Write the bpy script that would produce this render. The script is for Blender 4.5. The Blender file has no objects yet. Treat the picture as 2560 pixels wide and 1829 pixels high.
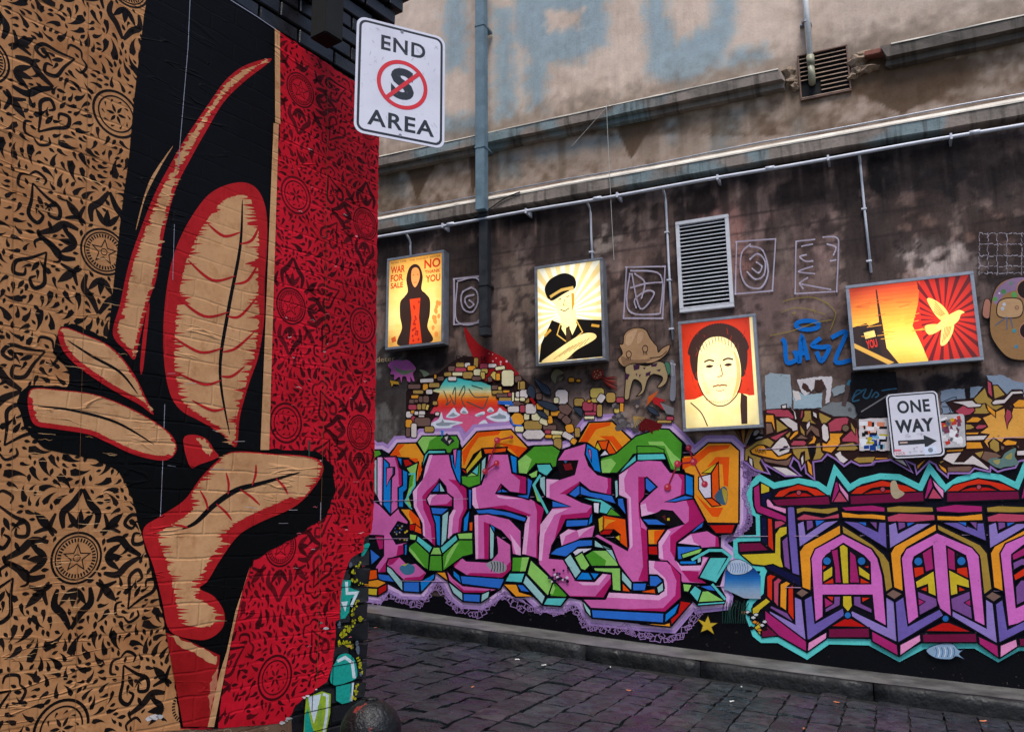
import bpy, bmesh, math, random
import numpy as np
from mathutils import Vector, Matrix
from mathutils.geometry import tessellate_polygon
random.seed(7); np.random.seed(7)
S = bpy.context.scene
COL = S.collection
EYE = 1.55
# ------------------------------------------------------------------ camera
F_PX, PITCH, ROLL, YAW_R, YAW_L = 2095.34, .19491, -.00933, 1.15235, .60119
CX, CY = 1280., 914.5
cp, sp, cr, sr = math.cos(PITCH), math.sin(PITCH), math.cos(ROLL), math.sin(ROLL)
FW = np.array([0, cp, sp]); _r = np.array([1., 0, 0]); _u = np.array([0, -sp, cp])
RT = cr*_r + sr*_u; UP = -sr*_r + cr*_u
cam_d = bpy.data.cameras.new('camera'); cam = bpy.data.objects.new('camera', cam_d); COL.objects.link(cam)
cam_d.sensor_fit = 'HORIZONTAL'; cam_d.sensor_width = 36; cam_d.lens = F_PX/2560*36
cam_d.clip_start = .05; cam_d.clip_end = 400
M = Matrix.Identity(4)
for i in range(3):
    M[i][0], M[i][1], M[i][2] = RT[i], UP[i], -FW[i]
M[2][3] = EYE
cam.matrix_world = M
S.camera = cam
# ------------------------------------------------------------------ sky, sun, exposure
W = bpy.data.worlds.new('World'); S.world = W; W.use_nodes = True
wn = W.node_tree.nodes; wl = W.node_tree.links; wn.clear()
sky = wn.new('ShaderNodeTexSky'); sky.sky_type = 'NISHITA'; sky.sun_disc = False
SUN_EL, SUN_AZ = math.radians(66), math.radians(178)
sky.sun_elevation = SUN_EL; sky.sun_rotation = SUN_AZ
sky.air_density = 1.0; sky.dust_density = 1.5; sky.ozone_density = 1.0
bg = wn.new('ShaderNodeBackground'); bg.inputs[1].default_value = .075
wo = wn.new('ShaderNodeOutputWorld'); wl.new(sky.outputs[0], bg.inputs[0]); wl.new(bg.outputs[0], wo.inputs[0])
sun_d = bpy.data.lights.new('sun', 'SUN'); sun_d.energy = 1.5; sun_d.angle = math.radians(24); sun_d.color = (1, .97, .94)
sun = bpy.data.objects.new('sun', sun_d); COL.objects.link(sun)
sd = Vector((math.sin(SUN_AZ)*math.cos(SUN_EL), math.cos(SUN_AZ)*math.cos(SUN_EL), math.sin(SUN_EL)))
sun.rotation_euler = (-sd).to_track_quat('-Z', 'Y').to_euler(); sun.location = (0, 0, 15)
S.view_settings.view_transform = 'Standard'; S.view_settings.look = 'None'
S.view_settings.exposure = 1.42; S.view_settings.gamma = 1; S.view_settings.use_curve_mapping = False
S.cycles.use_denoising = True
S.cycles.max_bounces = 4; S.cycles.diffuse_bounces = 3; S.cycles.glossy_bounces = 2
# ------------------------------------------------------------------ planes: a pixel of the photograph to a point of a wall
class Plane:
    """a vertical wall plane; pt() takes photograph pixels and a distance out from the wall"""
    def __init__(s, u, D):
        s.u = np.array(u); s.n = np.array([s.u[1], -s.u[0], 0])
        if s.n[1] > 0: s.n = -s.n
        s.D = D; s.e = np.array([0, 0, EYE])
    def pt(s, x, y, o=0.):
        x = np.asarray(x, float); y = np.asarray(y, float)
        d = ((x-CX)/F_PX)[..., None]*RT - ((y-CY)/F_PX)[..., None]*UP + FW
        t = -(s.D-o)/(d @ s.n)
        return d*t[..., None] + s.e
    def uv(s, x, y, o=0.):
        q = s.pt(x, y, o); return float(q @ s.u), float(q[..., 2])
    def w(s, u, z, o=0.):
        u = np.asarray(u, float); z = np.asarray(z, float)
        return u[..., None]*s.u + (o-s.D)*s.n + z[..., None]*np.array([0, 0, 1.])
class UVP:
    """the same wall addressed in metres along it and metres of height"""
    def __init__(s, pl): s.pl = pl; s.n = pl.n; s.u = pl.u
    def pt(s, x, y, o=0.): return s.pl.w(x, y, o)
class Frame:
    """a free rectangle in space: origin, right, up"""
    def __init__(s, O, ex, ey):
        s.O = np.array(O); s.ex = np.array(ex); s.ey = np.array(ey); s.n = np.cross(s.ex, s.ey)
    def pt(s, x, y, o=0.):
        x = np.asarray(x, float); y = np.asarray(y, float)
        return s.O + x[..., None]*s.ex + y[..., None]*s.ey + o*s.n
WR = Plane((math.sin(YAW_R), -math.cos(YAW_R), 0), 8.8)
WL = Plane((math.sin(YAW_L), math.cos(YAW_L), 0), 3.0)
UR, UL = UVP(WR), UVP(WL)
def project(p):
    d = np.asarray(p) - np.array([0, 0, EYE]); z = d @ FW
    return CX + F_PX*(d @ RT)/z, CY - F_PX*(d @ UP)/z
def lin(c):
    c = np.asarray(c, float)/255.
    return np.where(c <= .04045, c/12.92, ((c+.055)/1.055)**2.4)
# ------------------------------------------------------------------ objects
def tag(o, label=None, cat=None, group=None, kind=None):
    if label: o['label'] = label
    if cat: o['category'] = cat
    if group: o['group'] = group
    if kind: o['kind'] = kind
    return o
def empty(name, loc, label=None, cat=None, group=None):
    o = bpy.data.objects.new(name, None); COL.objects.link(o); o.location = loc
    o.empty_display_size = .2
    return tag(o, label, cat, group)
def put(o, parent):
    COL.objects.link(o)
    if parent is not None:
        o.parent = parent; o.matrix_parent_inverse = parent.matrix_basis.inverted()
    return o
def mesh_obj(name, verts, faces, mat, parent=None, cols=None, smooth=False):
    me = bpy.data.meshes.new(name)
    me.from_pydata([tuple(map(float, v)) for v in verts], [], [tuple(f) for f in faces])
    me.materials.append(mat)
    if cols is not None:
        a = me.color_attributes.new('col', 'FLOAT_COLOR', 'CORNER')
        n = np.array([len(f) for f in faces]); c = np.repeat(np.c_[np.array(cols), np.ones(len(cols))], n, axis=0)
        a.data.foreach_set('color', c.ravel().astype(np.float32))
    if smooth: me.polygons.foreach_set('use_smooth', [True]*len(me.polygons))
    me.update()
    return put(bpy.data.objects.new(name, me), parent)
class MB:
    """collects boxes, prisms and tubes into one mesh"""
    def __init__(s): s.v = []; s.f = []
    def add(s, v, f):
        b = len(s.v); s.v += [tuple(map(float, q)) for q in v]; s.f += [tuple(i+b for i in q) for q in f]; return s
    def prism(s, pl, pts, o0, o1):
        pts = np.array(pts, float); n = len(pts)
        a = pl.pt(pts[:, 0], pts[:, 1], o0); 
        if isinstance(pl, Plane):   # keep the section constant along the normal
            fr = pl.pt(pts[:, 0], pts[:, 1], o1); a = fr + (o0-o1)*pl.n
            b = fr
        else: b = pl.pt(pts[:, 0], pts[:, 1], o1)
        tri = tessellate_polygon([[Vector(q) for q in b]])
        f = []
        nn = np.array(pl.n)
        for t in tri:
            v0, v1, v2 = b[t[0]], b[t[1]], b[t[2]]
            if np.cross(v1-v0, v2-v0) @ nn < 0: t = t[::-1]
            f.append(tuple(t[i]+n for i in range(3))); f.append(tuple(t[i] for i in (2, 1, 0)))
        ar = sum(pts[i][0]*pts[(i+1) % n][1]-pts[(i+1) % n][0]*pts[i][1] for i in range(n))
        for i in range(n):
            j = (i+1) % n; f.append((i, j, j+n, i+n))
        s.add(list(a)+list(b), f)
        return s
    def box(s, pl, x0, x1, y0, y1, o0, o1):
        return s.prism(pl, [(x0, y0), (x1, y0), (x1, y1), (x0, y1)], o0, o1)
    def tube(s, pts, r, n=10, cap=True):
        pts = [np.array(p, float) for p in pts]; R = r if hasattr(r, '__len__') else [r]*len(pts)
        rings = []; up = np.array([0, 0, 1.])
        for i, p in enumerate(pts):
            d = pts[min(i+1, len(pts)-1)]-pts[max(i-1, 0)]; d = d/np.linalg.norm(d)
            a = np.cross(d, up)
            if np.linalg.norm(a) < .1: a = np.cross(d, np.array([1., 0, 0]))
            a /= np.linalg.norm(a); b = np.cross(d, a)
            rings.append([p+R[i]*(math.cos(t)*a+math.sin(t)*b) for t in np.linspace(0, 2*math.pi, n, endpoint=False)])
        v = [q for rg in rings for q in rg]; f = []
        for i in range(len(pts)-1):
            for k in range(n):
                f.append((i*n+k, i*n+(k+1) % n, (i+1)*n+(k+1) % n, (i+1)*n+k))
        if cap: f.append(tuple(range(n))[::-1]); f.append(tuple((len(pts)-1)*n+k for k in range(n)))
        return s.add(v, f)
    def build(s, name, mat, parent=None, smooth=False, bevel=0):
        o = mesh_obj(name, s.v, s.f, mat, parent, smooth=smooth)
        bm = bmesh.new(); bm.from_mesh(o.data); bmesh.ops.recalc_face_normals(bm, faces=bm.faces)
        if bevel:
            bmesh.ops.dissolve_limit(bm, angle_limit=.02, verts=bm.verts, edges=bm.edges)
            bmesh.ops.bevel(bm, geom=list(bm.edges), offset=bevel, segments=2, affect='EDGES', clamp_overlap=True)
        bm.to_mesh(o.data); bm.free()
        return o
# ------------------------------------------------------------------ flat paint and print: coloured shapes lying on a plane
def catmull(p, closed=True, k=6):
    p = [np.array(q, float) for q in p]; n = len(p); out = []
    rng = range(n) if closed else range(n-1)
    for i in rng:
        a, b, c, d = (p[(i-1) % n], p[i], p[(i+1) % n], p[(i+2) % n]) if closed else (p[max(i-1, 0)], p[i], p[i+1], p[min(i+2, n-1)])
        for t in np.linspace(0, 1, k, endpoint=False):
            out.append(.5*((2*b)+(c-a)*t+(2*a-5*b+4*c-d)*t*t+(3*b-a-3*c+d)*t**3))
    if not closed: out.append(p[-1])
    return [tuple(q) for q in out]
def jag(pts, amp, seed, step=7., horiz=False):
    rn = random.Random(seed); out = []; n = len(pts)
    for i in range(n):
        a = np.array(pts[i]); b = np.array(pts[(i+1) % n]); L = np.linalg.norm(b-a); k = max(1, int(L/step))
        d = (b-a)/(L+1e-9); nn = np.array([1., 0]) if horiz else np.array([-d[1], d[0]])
        for j in range(k):
            out.append(tuple(a+(b-a)*j/k+nn*rn.uniform(-amp, amp)))
    return out
class Art:
    STEP = .00007
    def __init__(s, pl, off, fr=(0, 0, 1.)):
        s.pl = pl; s.o = off; s.v = []; s.f = []; s.c = []; s.F = fr
    def fr(s, x, y, k): s.F = (x, y, k); return s
    def P(s, pts):
        x, y, k = s.F; return [(q[0]/k+x, q[1]/k+y) for q in pts]
    def raw(s, p2, tris, col, bump=True):
        p2 = np.array(p2, float); q = s.pl.pt(p2[:, 0], p2[:, 1], s.o); b = len(s.v)
        s.v += [tuple(a) for a in q]
        c = tuple(lin(col)) if max(col) > 1 else tuple(col)
        for t in tris:
            v0, v1, v2 = q[t[0]], q[t[1]], q[t[2]]
            if np.cross(v1-v0, v2-v0) @ s.pl.n < 0: t = tuple(t)[::-1]
            s.f.append(tuple(i+b for i in t)); s.c.append(c)
        if bump: s.o += s.STEP
    def fill(s, pts, col, sm=False, raw=False, bump=True):
        p = pts if raw else s.P(pts)
        if sm: p = catmull(p)
        t = tessellate_polygon([[Vector((a, b, 0)) for a, b in p]])
        s.raw(p, t, col, bump); return s
    def line(s, pts, w, col, closed=False, sm=False, raw=False, bump=True, taper=False):
        p = pts if raw else s.P(pts)
        if sm: p = catmull(p, closed)
        p = [np.array(q) for q in p]
        p = [q for i, q in enumerate(p) if i == 0 or np.linalg.norm(q-p[i-1]) > 1e-6]
        if closed and np.linalg.norm(p[0]-p[-1]) < 1e-6: p.pop()
        n = len(p); A = []; Bq = []
        for i in range(n):
            a = p[(i-1) % n] if (closed or i > 0) else p[i]; b = p[(i+1) % n] if (closed or i < n-1) else p[i]
            d1 = p[i]-a; d2 = b-p[i]; l1 = np.linalg.norm(d1); l2 = np.linalg.norm(d2)
            d1 = d1/l1 if l1 > 0 else d2/l2; d2 = d2/l2 if l2 > 0 else d1
            n1 = np.array([-d1[1], d1[0]]); n2 = np.array([-d2[1], d2[0]]); m = n1+n2; lm = np.linalg.norm(m)
            m = m/lm if lm > .2 else n1
            k = min(1/max(m @ n1, .1), 1.9)*w/2
            if taper: k *= math.sin(math.pi*(i+.3)/(n-.4))**.6
            A.append(p[i]+m*k); Bq.append(p[i]-m*k)
        v = A+Bq; tr = []
        for i in range(n if closed else n-1):
            j = (i+1) % n; tr += [(i, j, n+j), (i, n+j, n+i)]
        s.raw(v, tr, col, bump); return s
    def shape(s, pts, col, w=4.2, oc=(7, 7, 16), sm=False):
        s.fill(pts, col, sm); s.line(pts, w, oc, True, sm); return s
    def disc(s, c, r, col, w=0, oc=(7, 7, 16), n=18):
        pts = [(c[0]+r*math.cos(t), c[1]+r*math.sin(t)) for t in np.linspace(0, 2*math.pi, n, endpoint=False)]
        s.fill(pts, col)
        if w: s.line(pts, w, oc, True)
        return s
    def grad(s, pts, stops, n=28, sm=False):
        """bands of colour from top to bottom: stops are (y, colour) in the current frame"""
        if sm: pts = catmull(pts)
        ys = np.linspace(stops[0][0], stops[-1][0], n+1)
        sy = [q[0] for q in stops]; sc = np.array([q[1] for q in stops], float)
        for i in range(n):
            y0 = ys[i] if i else -1e6; y1 = ys[i+1] if i < n-1 else 1e6
            p = clip(clip(pts, 1, y0, 1), 1, y1, -1)
            if len(p) < 3: continue
            ym = (ys[i]+ys[i+1])/2
            s.fill(p, [np.interp(ym, sy, sc[:, k]) for k in range(3)], bump=False)
        s.o += s.STEP; return s
    def text(s, txt, quad, col, bold=.0, spacing=1.0):
        """lettering stretched into a quad TL, TR, BR, BL of the current frame"""
        q = np.array(s.P(quad)); p, t = glyphs(txt, bold, spacing)
        a, b = p[:, 0:1], p[:, 1:2]
        m = q[0]*(1-a)*b+q[1]*a*b+q[2]*a*(1-b)+q[3]*(1-a)*(1-b)
        s.raw(m, t, col); return s
    def build(s, name, mat, parent=None):
        return mesh_obj(name, s.v, s.f, mat, parent, s.c)
def clip(p, ax, val, sgn):
    out = []; n = len(p)
    for i in range(n):
        a, b = p[i], p[(i+1) % n]; da = (a[ax]-val)*sgn; db = (b[ax]-val)*sgn
        if da >= 0: out.append(a)
        if (da >= 0) != (db >= 0):
            t = da/(da-db); out.append((a[0]+(b[0]-a[0])*t, a[1]+(b[1]-a[1])*t))
    return out
_gl = {}
def glyphs(txt, bold, spacing):
    k = (txt, bold, spacing)
    if k in _gl: return _gl[k]
    cu = bpy.data.curves.new('t', 'FONT'); cu.body = txt; cu.offset = bold; cu.space_character = spacing; cu.resolution_u = 4
    o = bpy.data.objects.new('t', cu); COL.objects.link(o)
    dg = bpy.context.evaluated_depsgraph_get(); me = bpy.data.meshes.new_from_object(o.evaluated_get(dg))
    v = np.array([w.co[:2] for w in me.vertices]); me.calc_loop_triangles()
    t = [tuple(q.vertices) for q in me.loop_triangles]
    v = (v-v.min(0))/(v.max(0)-v.min(0)+1e-9)
    bpy.data.objects.remove(o); bpy.data.curves.remove(cu); bpy.data.meshes.remove(me)
    _gl[k] = (v, t); return v, t
def inside(poly, x, y):
    x = np.asarray(x); y = np.asarray(y); r = np.zeros(x.shape, bool); n = len(poly)
    for i in range(n):
        x0, y0 = poly[i]; x1, y1 = poly[(i+1) % n]
        c = ((y0 > y) != (y1 > y)) & (x < (x1-x0)*(y-y0)/((y1-y0) if y1 != y0 else 1e-9)+x0); r ^= c
    return r
def sdist(poly, x, y):
    """signed distance to a polygon, positive inside"""
    d = np.full(np.shape(x), 1e9); n = len(poly)
    for i in range(n):
        a = np.array(poly[i], float); b = np.array(poly[(i+1) % n], float); e = b-a; L = e @ e+1e-9
        t = np.clip(((x-a[0])*e[0]+(y-a[1])*e[1])/L, 0, 1)
        d = np.minimum(d, np.hypot(x-a[0]-t*e[0], y-a[1]-t*e[1]))
    return np.where(inside(poly, x, y), d, -d)
def vnoise(x, y, seed):
    rs = np.random.RandomState(seed); G = rs.rand(256, 256)
    xi = np.floor(x).astype(int); yi = np.floor(y).astype(int); fx = x-xi; fy = y-yi
    fx = fx*fx*(3-2*fx); fy = fy*fy*(3-2*fy)
    g = lambda a, b: G[a % 256, b % 256]
    return (g(xi, yi)*(1-fx)+g(xi+1, yi)*fx)*(1-fy)+(g(xi, yi+1)*(1-fx)+g(xi+1, yi+1)*fx)*fy
def fbm(x, y, seed, oct=5):
    s = 0; a = .5
    for i in range(oct):
        s = s+a*vnoise(x, y, seed+i); x = x*2.03; y = y*2.03; a *= .5
    return s/(1-.5**oct)
def sstep(a, b, x):
    t = np.clip((x-a)/(b-a), 0, 1); return t*t*(3-2*t)
# ------------------------------------------------------------------ materials
class NT:
    def __init__(s, name):
        s.m = bpy.data.materials.new(name); s.m.use_nodes = True; s.t = s.m.node_tree; s.t.nodes.clear()
        s.out = s.n('ShaderNodeOutputMaterial'); s.p = s.n('ShaderNodeBsdfPrincipled'); s.l(s.p.outputs[0], s.out.inputs[0])
        s.geo = s.n('ShaderNodeNewGeometry'); s.pos = s.geo.outputs['Position']
    def n(s, k, **kw):
        q = s.t.nodes.new(k)
        for a, b in kw.items(): setattr(q, a, b)
        return q
    def l(s, a, b): s.t.links.new(a, b)
    def val(s, sock, v):
        if hasattr(v, 'is_linked') or hasattr(v, 'links'): s.l(v, sock)
        elif isinstance(v, (tuple, list)) and len(v) == 3 and sock.type == 'RGBA': sock.default_value = (*v, 1)
        else: sock.default_value = v
    def noise(s, scale, detail=3, rough=.6, vec=None, dist=0):
        q = s.n('ShaderNodeTexNoise'); q.inputs['Scale'].default_value = scale; q.inputs['Detail'].default_value = detail
        q.inputs['Roughness'].default_value = rough; q.inputs['Distortion'].default_value = dist
        s.l(vec if vec is not None else s.pos, q.inputs['Vector']); return q.outputs[0]
    def math(s, op, a, b=0., c=0.):
        q = s.n('ShaderNodeMath', operation=op); s.val(q.inputs[0], a); s.val(q.inputs[1], b); s.val(q.inputs[2], c); return q.outputs[0]
    def ramp(s, x, a, b, lo=0., hi=1.):
        q = s.n('ShaderNodeMapRange'); q.clamp = True
        s.val(q.inputs[0], x)
        for i, v in enumerate((a, b, lo, hi)): q.inputs[i+1].default_value = v
        return q.outputs[0]
    def mix(s, f, a, b, mode='MIX'):
        q = s.n('ShaderNodeMix', data_type='RGBA', blend_type=mode); s.val(q.inputs[0], f); s.val(q.inputs[6], a); s.val(q.inputs[7], b); return q.outputs[2]
    def wallvec(s, pl, su=1., sz=1.):
        d = s.n('ShaderNodeVectorMath', operation='DOT_PRODUCT'); s.l(s.pos, d.inputs[0]); d.inputs[1].default_value = tuple(pl.u)
        x = s.n('ShaderNodeSeparateXYZ'); s.l(s.pos, x.inputs[0])
        c = s.n('ShaderNodeCombineXYZ'); s.l(s.math('MULTIPLY', d.outputs['Value'], su), c.inputs[0]); s.l(s.math('MULTIPLY', x.outputs[2], sz), c.inputs[1])
        return c.outputs[0]
    def bump(s, h, strength=.5, dist=.01, prev=None):
        q = s.n('ShaderNodeBump'); q.inputs['Strength'].default_value = strength; q.inputs['Distance'].default_value = dist
        s.l(h, q.inputs['Height'])
        if prev is not None: s.l(prev, q.inputs['Normal'])
        s.l(q.outputs[0], s.p.inputs['Normal']); return q.outputs[0]
    def attr(s, name='col'):
        q = s.n('ShaderNodeAttribute'); q.attribute_name = name; return q.outputs['Color']
    def set(s, col=None, rough=None, metal=None, spec=None):
        if col is not None: s.val(s.p.inputs['Base Color'], col)
        if rough is not None: s.val(s.p.inputs['Roughness'], rough)
        if metal is not None: s.val(s.p.inputs['Metallic'], metal)
        if spec is not None: s.val(s.p.inputs['Specular IOR Level'], spec)
        return s
def plain(name, col, rough=.6, metal=0., var=.25, scale=9., bump=.15, spec=.4):
    k = NT(name); c = lin(col); n = k.noise(scale, 5); n2 = k.noise(scale*9, 3)
    d = k.mix(k.ramp(n, .3, .75), tuple(c*(1-var)), tuple(np.minimum(c*(1+var*.6), .95)))
    k.set(k.mix(k.ramp(n2, .35, .8, 0, .35), d, tuple(c*.5)), k.ramp(n, .3, .7, max(rough-.12, .05), min(rough+.12, 1)), metal, spec)
    if bump: k.bump(n2, bump, .004)
    return k.m
Z_COR = WR.uv(1720, 221, .14)[1]-EYE; Z_LED = WR.uv(1720, 399, 0)[1]-EYE
# ------------------------------------------------------------------ materials of the place
def mat_attr_wall(name, pl, rough, bump_s, dirt=.35, brick=False, vary=.12, spec=.1, streak=0., chips=0., stain=0.):
    k = NT(name); c = k.attr()
    big = k.noise(1.7, 3); fine = k.noise(38, 3, .65)
    c = k.mix(k.ramp(big, .3, .7, 0, vary*2), c, k.mix(1., c, (.62, .58, .56), 'MULTIPLY'))
    c = k.mix(k.ramp(fine, .5, .8, 0, dirt), c, k.mix(1., c, (.45, .42, .42), 'MULTIPLY'))
    k.set(c, k.ramp(fine, .3, .7, rough-.1, rough+.15), 0, spec)
    if chips:
        ch = k.noise(21, 4, .72); c = k.mix(k.ramp(ch, .665, .69, 0, chips), c, tuple(lin((92, 80, 76)))); mo = k.noise(4.5, 4, .7)
        c = k.mix(k.ramp(mo, .4, .7, 0, .45), c, k.mix(1., c, (.66, .62, .64), 'MULTIPLY')); k.set(c)
    if stain:
        sn1 = k.noise(3.1, 5, .7); sn2 = k.noise(15, 4, .75)
        c = k.mix(k.ramp(sn1, .46, .68, 0, stain), c, k.mix(1., c, (.62, .50, .42), 'MULTIPLY')); c = k.mix(k.ramp(sn2, .52, .7, 0, stain), c, k.mix(1., c, (.7, .6, .52), 'MULTIPLY')); k.set(c)
    if streak:
        sv0 = k.n('ShaderNodeVectorMath', operation='MULTIPLY'); k.l(k.wallvec(pl), sv0.inputs[0]); sv0.inputs[1].default_value = (14, 1.3, 0)
        sn = k.noise(1., 5, .7, sv0.outputs[0]); md = k.noise(9, 4, .7)
        sz = k.n('ShaderNodeSeparateXYZ'); k.l(k.pos, sz.inputs[0]); hz = k.ramp(sz.outputs[2], EYE+Z_LED-.3, EYE+Z_LED, 1., .3); pz = k.ramp(k.noise(.8, 3), .38, .62, .3, 1.)
        hz = k.math('MULTIPLY', hz, pz)
        c = k.mix(k.math('MULTIPLY', k.ramp(sn, .50, .68, 0, streak), hz), c, k.mix(1., c, (.40, .36, .35), 'MULTIPLY')); c = k.mix(k.math('MULTIPLY', k.ramp(sn, .45, .3, 0, streak), hz), c, k.mix(1., c, (1.7, 1.6, 1.55), 'MULTIPLY'))
        c = k.mix(k.math('MULTIPLY', k.ramp(md, .5, .62, 0, streak), hz), c, k.mix(1., c, (.6, .56, .55), 'MULTIPLY')); k.set(c)
    h = k.math("MULTIPLY", fine, .7)
    if brick:
        v = k.wallvec(pl)
        # brick courses telegraph softly through the pasted paper
        wob = k.n('ShaderNodeVectorMath', operation='MULTIPLY_ADD')
        nz = k.n('ShaderNodeTexNoise'); nz.inputs['Scale'].default_value = 5; k.l(k.pos, nz.inputs['Vector'])
        k.l(nz.outputs[1], wob.inputs[0]); wob.inputs[1].default_value = (.03, .03, 0); k.l(v, wob.inputs[2])
        mp = k.n('ShaderNodeMapping'); mp.inputs['Location'].default_value = (-BR_U0, -BR_Z0, 0); k.l(wob.outputs[0], mp.inputs['Vector'])
        b = k.n('ShaderNodeTexBrick'); b.inputs['Scale'].default_value = 1; b.inputs['Mortar Size'].default_value = .007
        b.inputs['Mortar Smooth'].default_value = .9; b.inputs['Brick Width'].default_value = BR_L; b.inputs['Row Height'].default_value = BR_H
        b.inputs['Color1'].default_value = (1, 1, 1, 1); b.inputs['Color2'].default_value = (.72, .72, .72, 1); b.inputs['Mortar'].default_value = (.1, .1, .1, 1)
        k.l(mp.outputs[0], b.inputs['Vector'])
        bw = k.n('ShaderNodeRGBToBW'); k.l(b.outputs[0], bw.inputs[0])
        amt = k.ramp(k.noise(1.1, 3), .38, .64, .15, .75)
        # wrinkles of the paper: thin ridges running mostly along the courses
        wv = k.n('ShaderNodeTexNoise'); wv.inputs['Scale'].default_value = 1; wv.inputs['Detail'].default_value = 3; wv.inputs['Distortion'].default_value = .6
        sv = k.n('ShaderNodeVectorMath', operation='MULTIPLY'); k.l(v, sv.inputs[0]); sv.inputs[1].default_value = (1.6, 8.5, 0); k.l(sv.outputs[0], wv.inputs['Vector'])
        ridge = k.ramp(k.math('ABSOLUTE', k.math('SUBTRACT', wv.outputs[0], .5)), 0, .018, 1, 0)
        gate = k.ramp(k.noise(2.3, 2), .5, .62)
        h2 = k.math('ADD', k.math('MULTIPLY', bw.outputs[0], amt), k.math('MULTIPLY', k.math('MULTIPLY', ridge, gate), .9))
        n1 = k.bump(h2, .7, .006); k.bump(h, .25, .003, n1)
    else:
        k.bump(h, bump_s, .006)
    return k.m
# brick bond of the corner building
BR_L, BR_H = .24, .088
V_TOP = WL.uv(699.5, 81)[1]           # upper edge of the paste-up lies on a course
U_CORNER = WL.uv(940, 900)[0]
BR_U0, BR_Z0 = U_CORNER-40*BR_L, V_TOP-60*BR_H
m_wallR = mat_attr_wall('stained_render', WR, .7, .5, dirt=.25, vary=.05, streak=.7)
m_paintR = mat_attr_wall('spray_paint', WR, .5, .5, dirt=.22, chips=.55)
m_paper = mat_attr_wall('pasted_paper', WL, .46, .2, dirt=.25, brick=True, vary=.22, spec=.08, stain=.7)
def mat_stone(name, base, rough0, rough1, red=True, spec=.9):
    k = NT(name); oi = k.n('ShaderNodeObjectInfo')
    tc = k.n('ShaderNodeTexCoord'); add = k.n('ShaderNodeVectorMath', operation='ADD')
    k.l(k.pos, add.inputs[0]); 
    n = k.noise(7, 5); f = k.noise(60, 4); lo = k.noise(3.2, 3)
    c = k.mix(oi.outputs['Random'], tuple(lin(base)*.55), tuple(lin(base)*1.5))
    if red: c = k.mix(k.ramp(oi.outputs['Random'], .80, .9, 0, .22), c, tuple(lin((70, 36, 40))))
    c = k.mix(k.ramp(f, .5, .8, 0, .5), c, tuple(lin(base)*.4))
    wv_ = k.n('ShaderNodeVectorMath', operation='MULTIPLY'); k.l(k.wallvec(WR), wv_.inputs[0]); wv_.inputs[1].default_value = (6, 60, 0)
    wet = k.noise(8.5, 3, .6, None, .8)
    c = k.mix(k.ramp(wet, .40, .56, .75, 0), c, tuple(lin((13, 13, 14)))); c = k.mix(k.ramp(lo, .62, .75, 0, .25), c, tuple(lin((84, 82, 84))))
    k.set(c, k.ramp(n, .35, .65, rough0, rough1), 0, spec)
    k.bump(k.math('ADD', k.math('MULTIPLY', k.noise(11, 2), 1.), k.math('MULTIPLY', f, .12)), .8, .022)
    return k.m
m_sett = mat_stone('wet_bluestone', (36, 43, 46), .2, .46)
m_kerb = mat_stone('kerb_bluestone', (17, 17, 19), .45, .75, False, .3)
m_joint = plain('joint_grit', (24, 23, 21), .6, 0, .5, 14, .6)
m_path = plain('wet_concrete', (100, 98, 95), .4, 0, .55, 3.0, .35)
m_trim = None
def mat_trim(name='stained_moulding', b0=.49, dk=1.):
    k = NT(name); v = k.wallvec(WR, 1., 1.)
    n = k.noise(2.2, 6, .65); st = k.n('ShaderNodeVectorMath', operation='MULTIPLY'); k.l(v, st.inputs[0]); st.inputs[1].default_value = (9, .9, 0)
    streak = k.noise(1., 4, .6, st.outputs[0]); f = k.noise(30, 4); blue = k.noise(.9, 2)
    c = k.mix(k.ramp(n, .3, .7), tuple(lin((92, 84, 78))*dk), tuple(lin((146, 132, 122))*dk))
    c = k.mix(k.ramp(blue, b0, b0+.05, 0, .7), c, tuple(lin((112, 136, 142))))
    c = k.mix(k.ramp(streak, .5, .66, 0, .75), c, tuple(lin((44, 40, 34))))
    c = k.mix(k.ramp(f, .55, .75, 0, .5), c, tuple(lin((52, 54, 34))))
    k.set(c, .75, 0, .3); k.bump(f, .5, .008); return k.m
m_trim = mat_trim(); m_trim_dark = mat_trim('mossy_moulding', .8, .5)
m_cap = plain('pale_ledge_cap', (214, 204, 190), .7, 0, .3, 5, .3)
m_galv = plain('galvanised_steel', (150, 152, 160), .42, .55, .2, 12, .1)
m_white = plain('white_conduit', (205, 206, 215), .4, 0, .18, 8, .08)
m_blue_pipe = plain('faded_blue_pipe', (104, 126, 138), .55, 0, .3, 5, .3)
m_dark_pipe = plain('sooty_pipe', (40, 42, 46), .5, 0, .4, 7, .3)
m_pvc = plain('pvc', (240, 239, 236), .4, 0, .12, 6, .08)
m_pvc_old = plain('old_pvc', (150, 146, 122), .5, 0, .3, 8, .1)
m_louvre = plain('white_louvre', (206, 206, 210), .45, 0, .15, 9, .05)
m_rust = plain('brown_louvre', (112, 84, 72), .6, .2, .35, 14, .2)
m_slat = plain('weathered_slat', (150, 124, 106), .6, .1, .35, 14, .2)
m_void = plain('dark_void', (8, 8, 9), .9, 0, .1, 5, 0)
m_rubble = plain('broken_render', (150, 128, 108), .9, 0, .5, 22, 1.)
m_redbrick = plain('red_brick', (140, 84, 70), .85, 0, .35, 25, .6)
m_blackbrick = plain('black_painted_brick', (24, 22, 27), .36, 0, .6, 12, .5, .5)
m_mortar = plain('dark_mortar', (16, 15, 17), .8, 0, .4, 20, .4)
m_brickpaint = mat_attr_wall('painted_brick', WL, .42, .6, dirt=.3)
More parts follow.
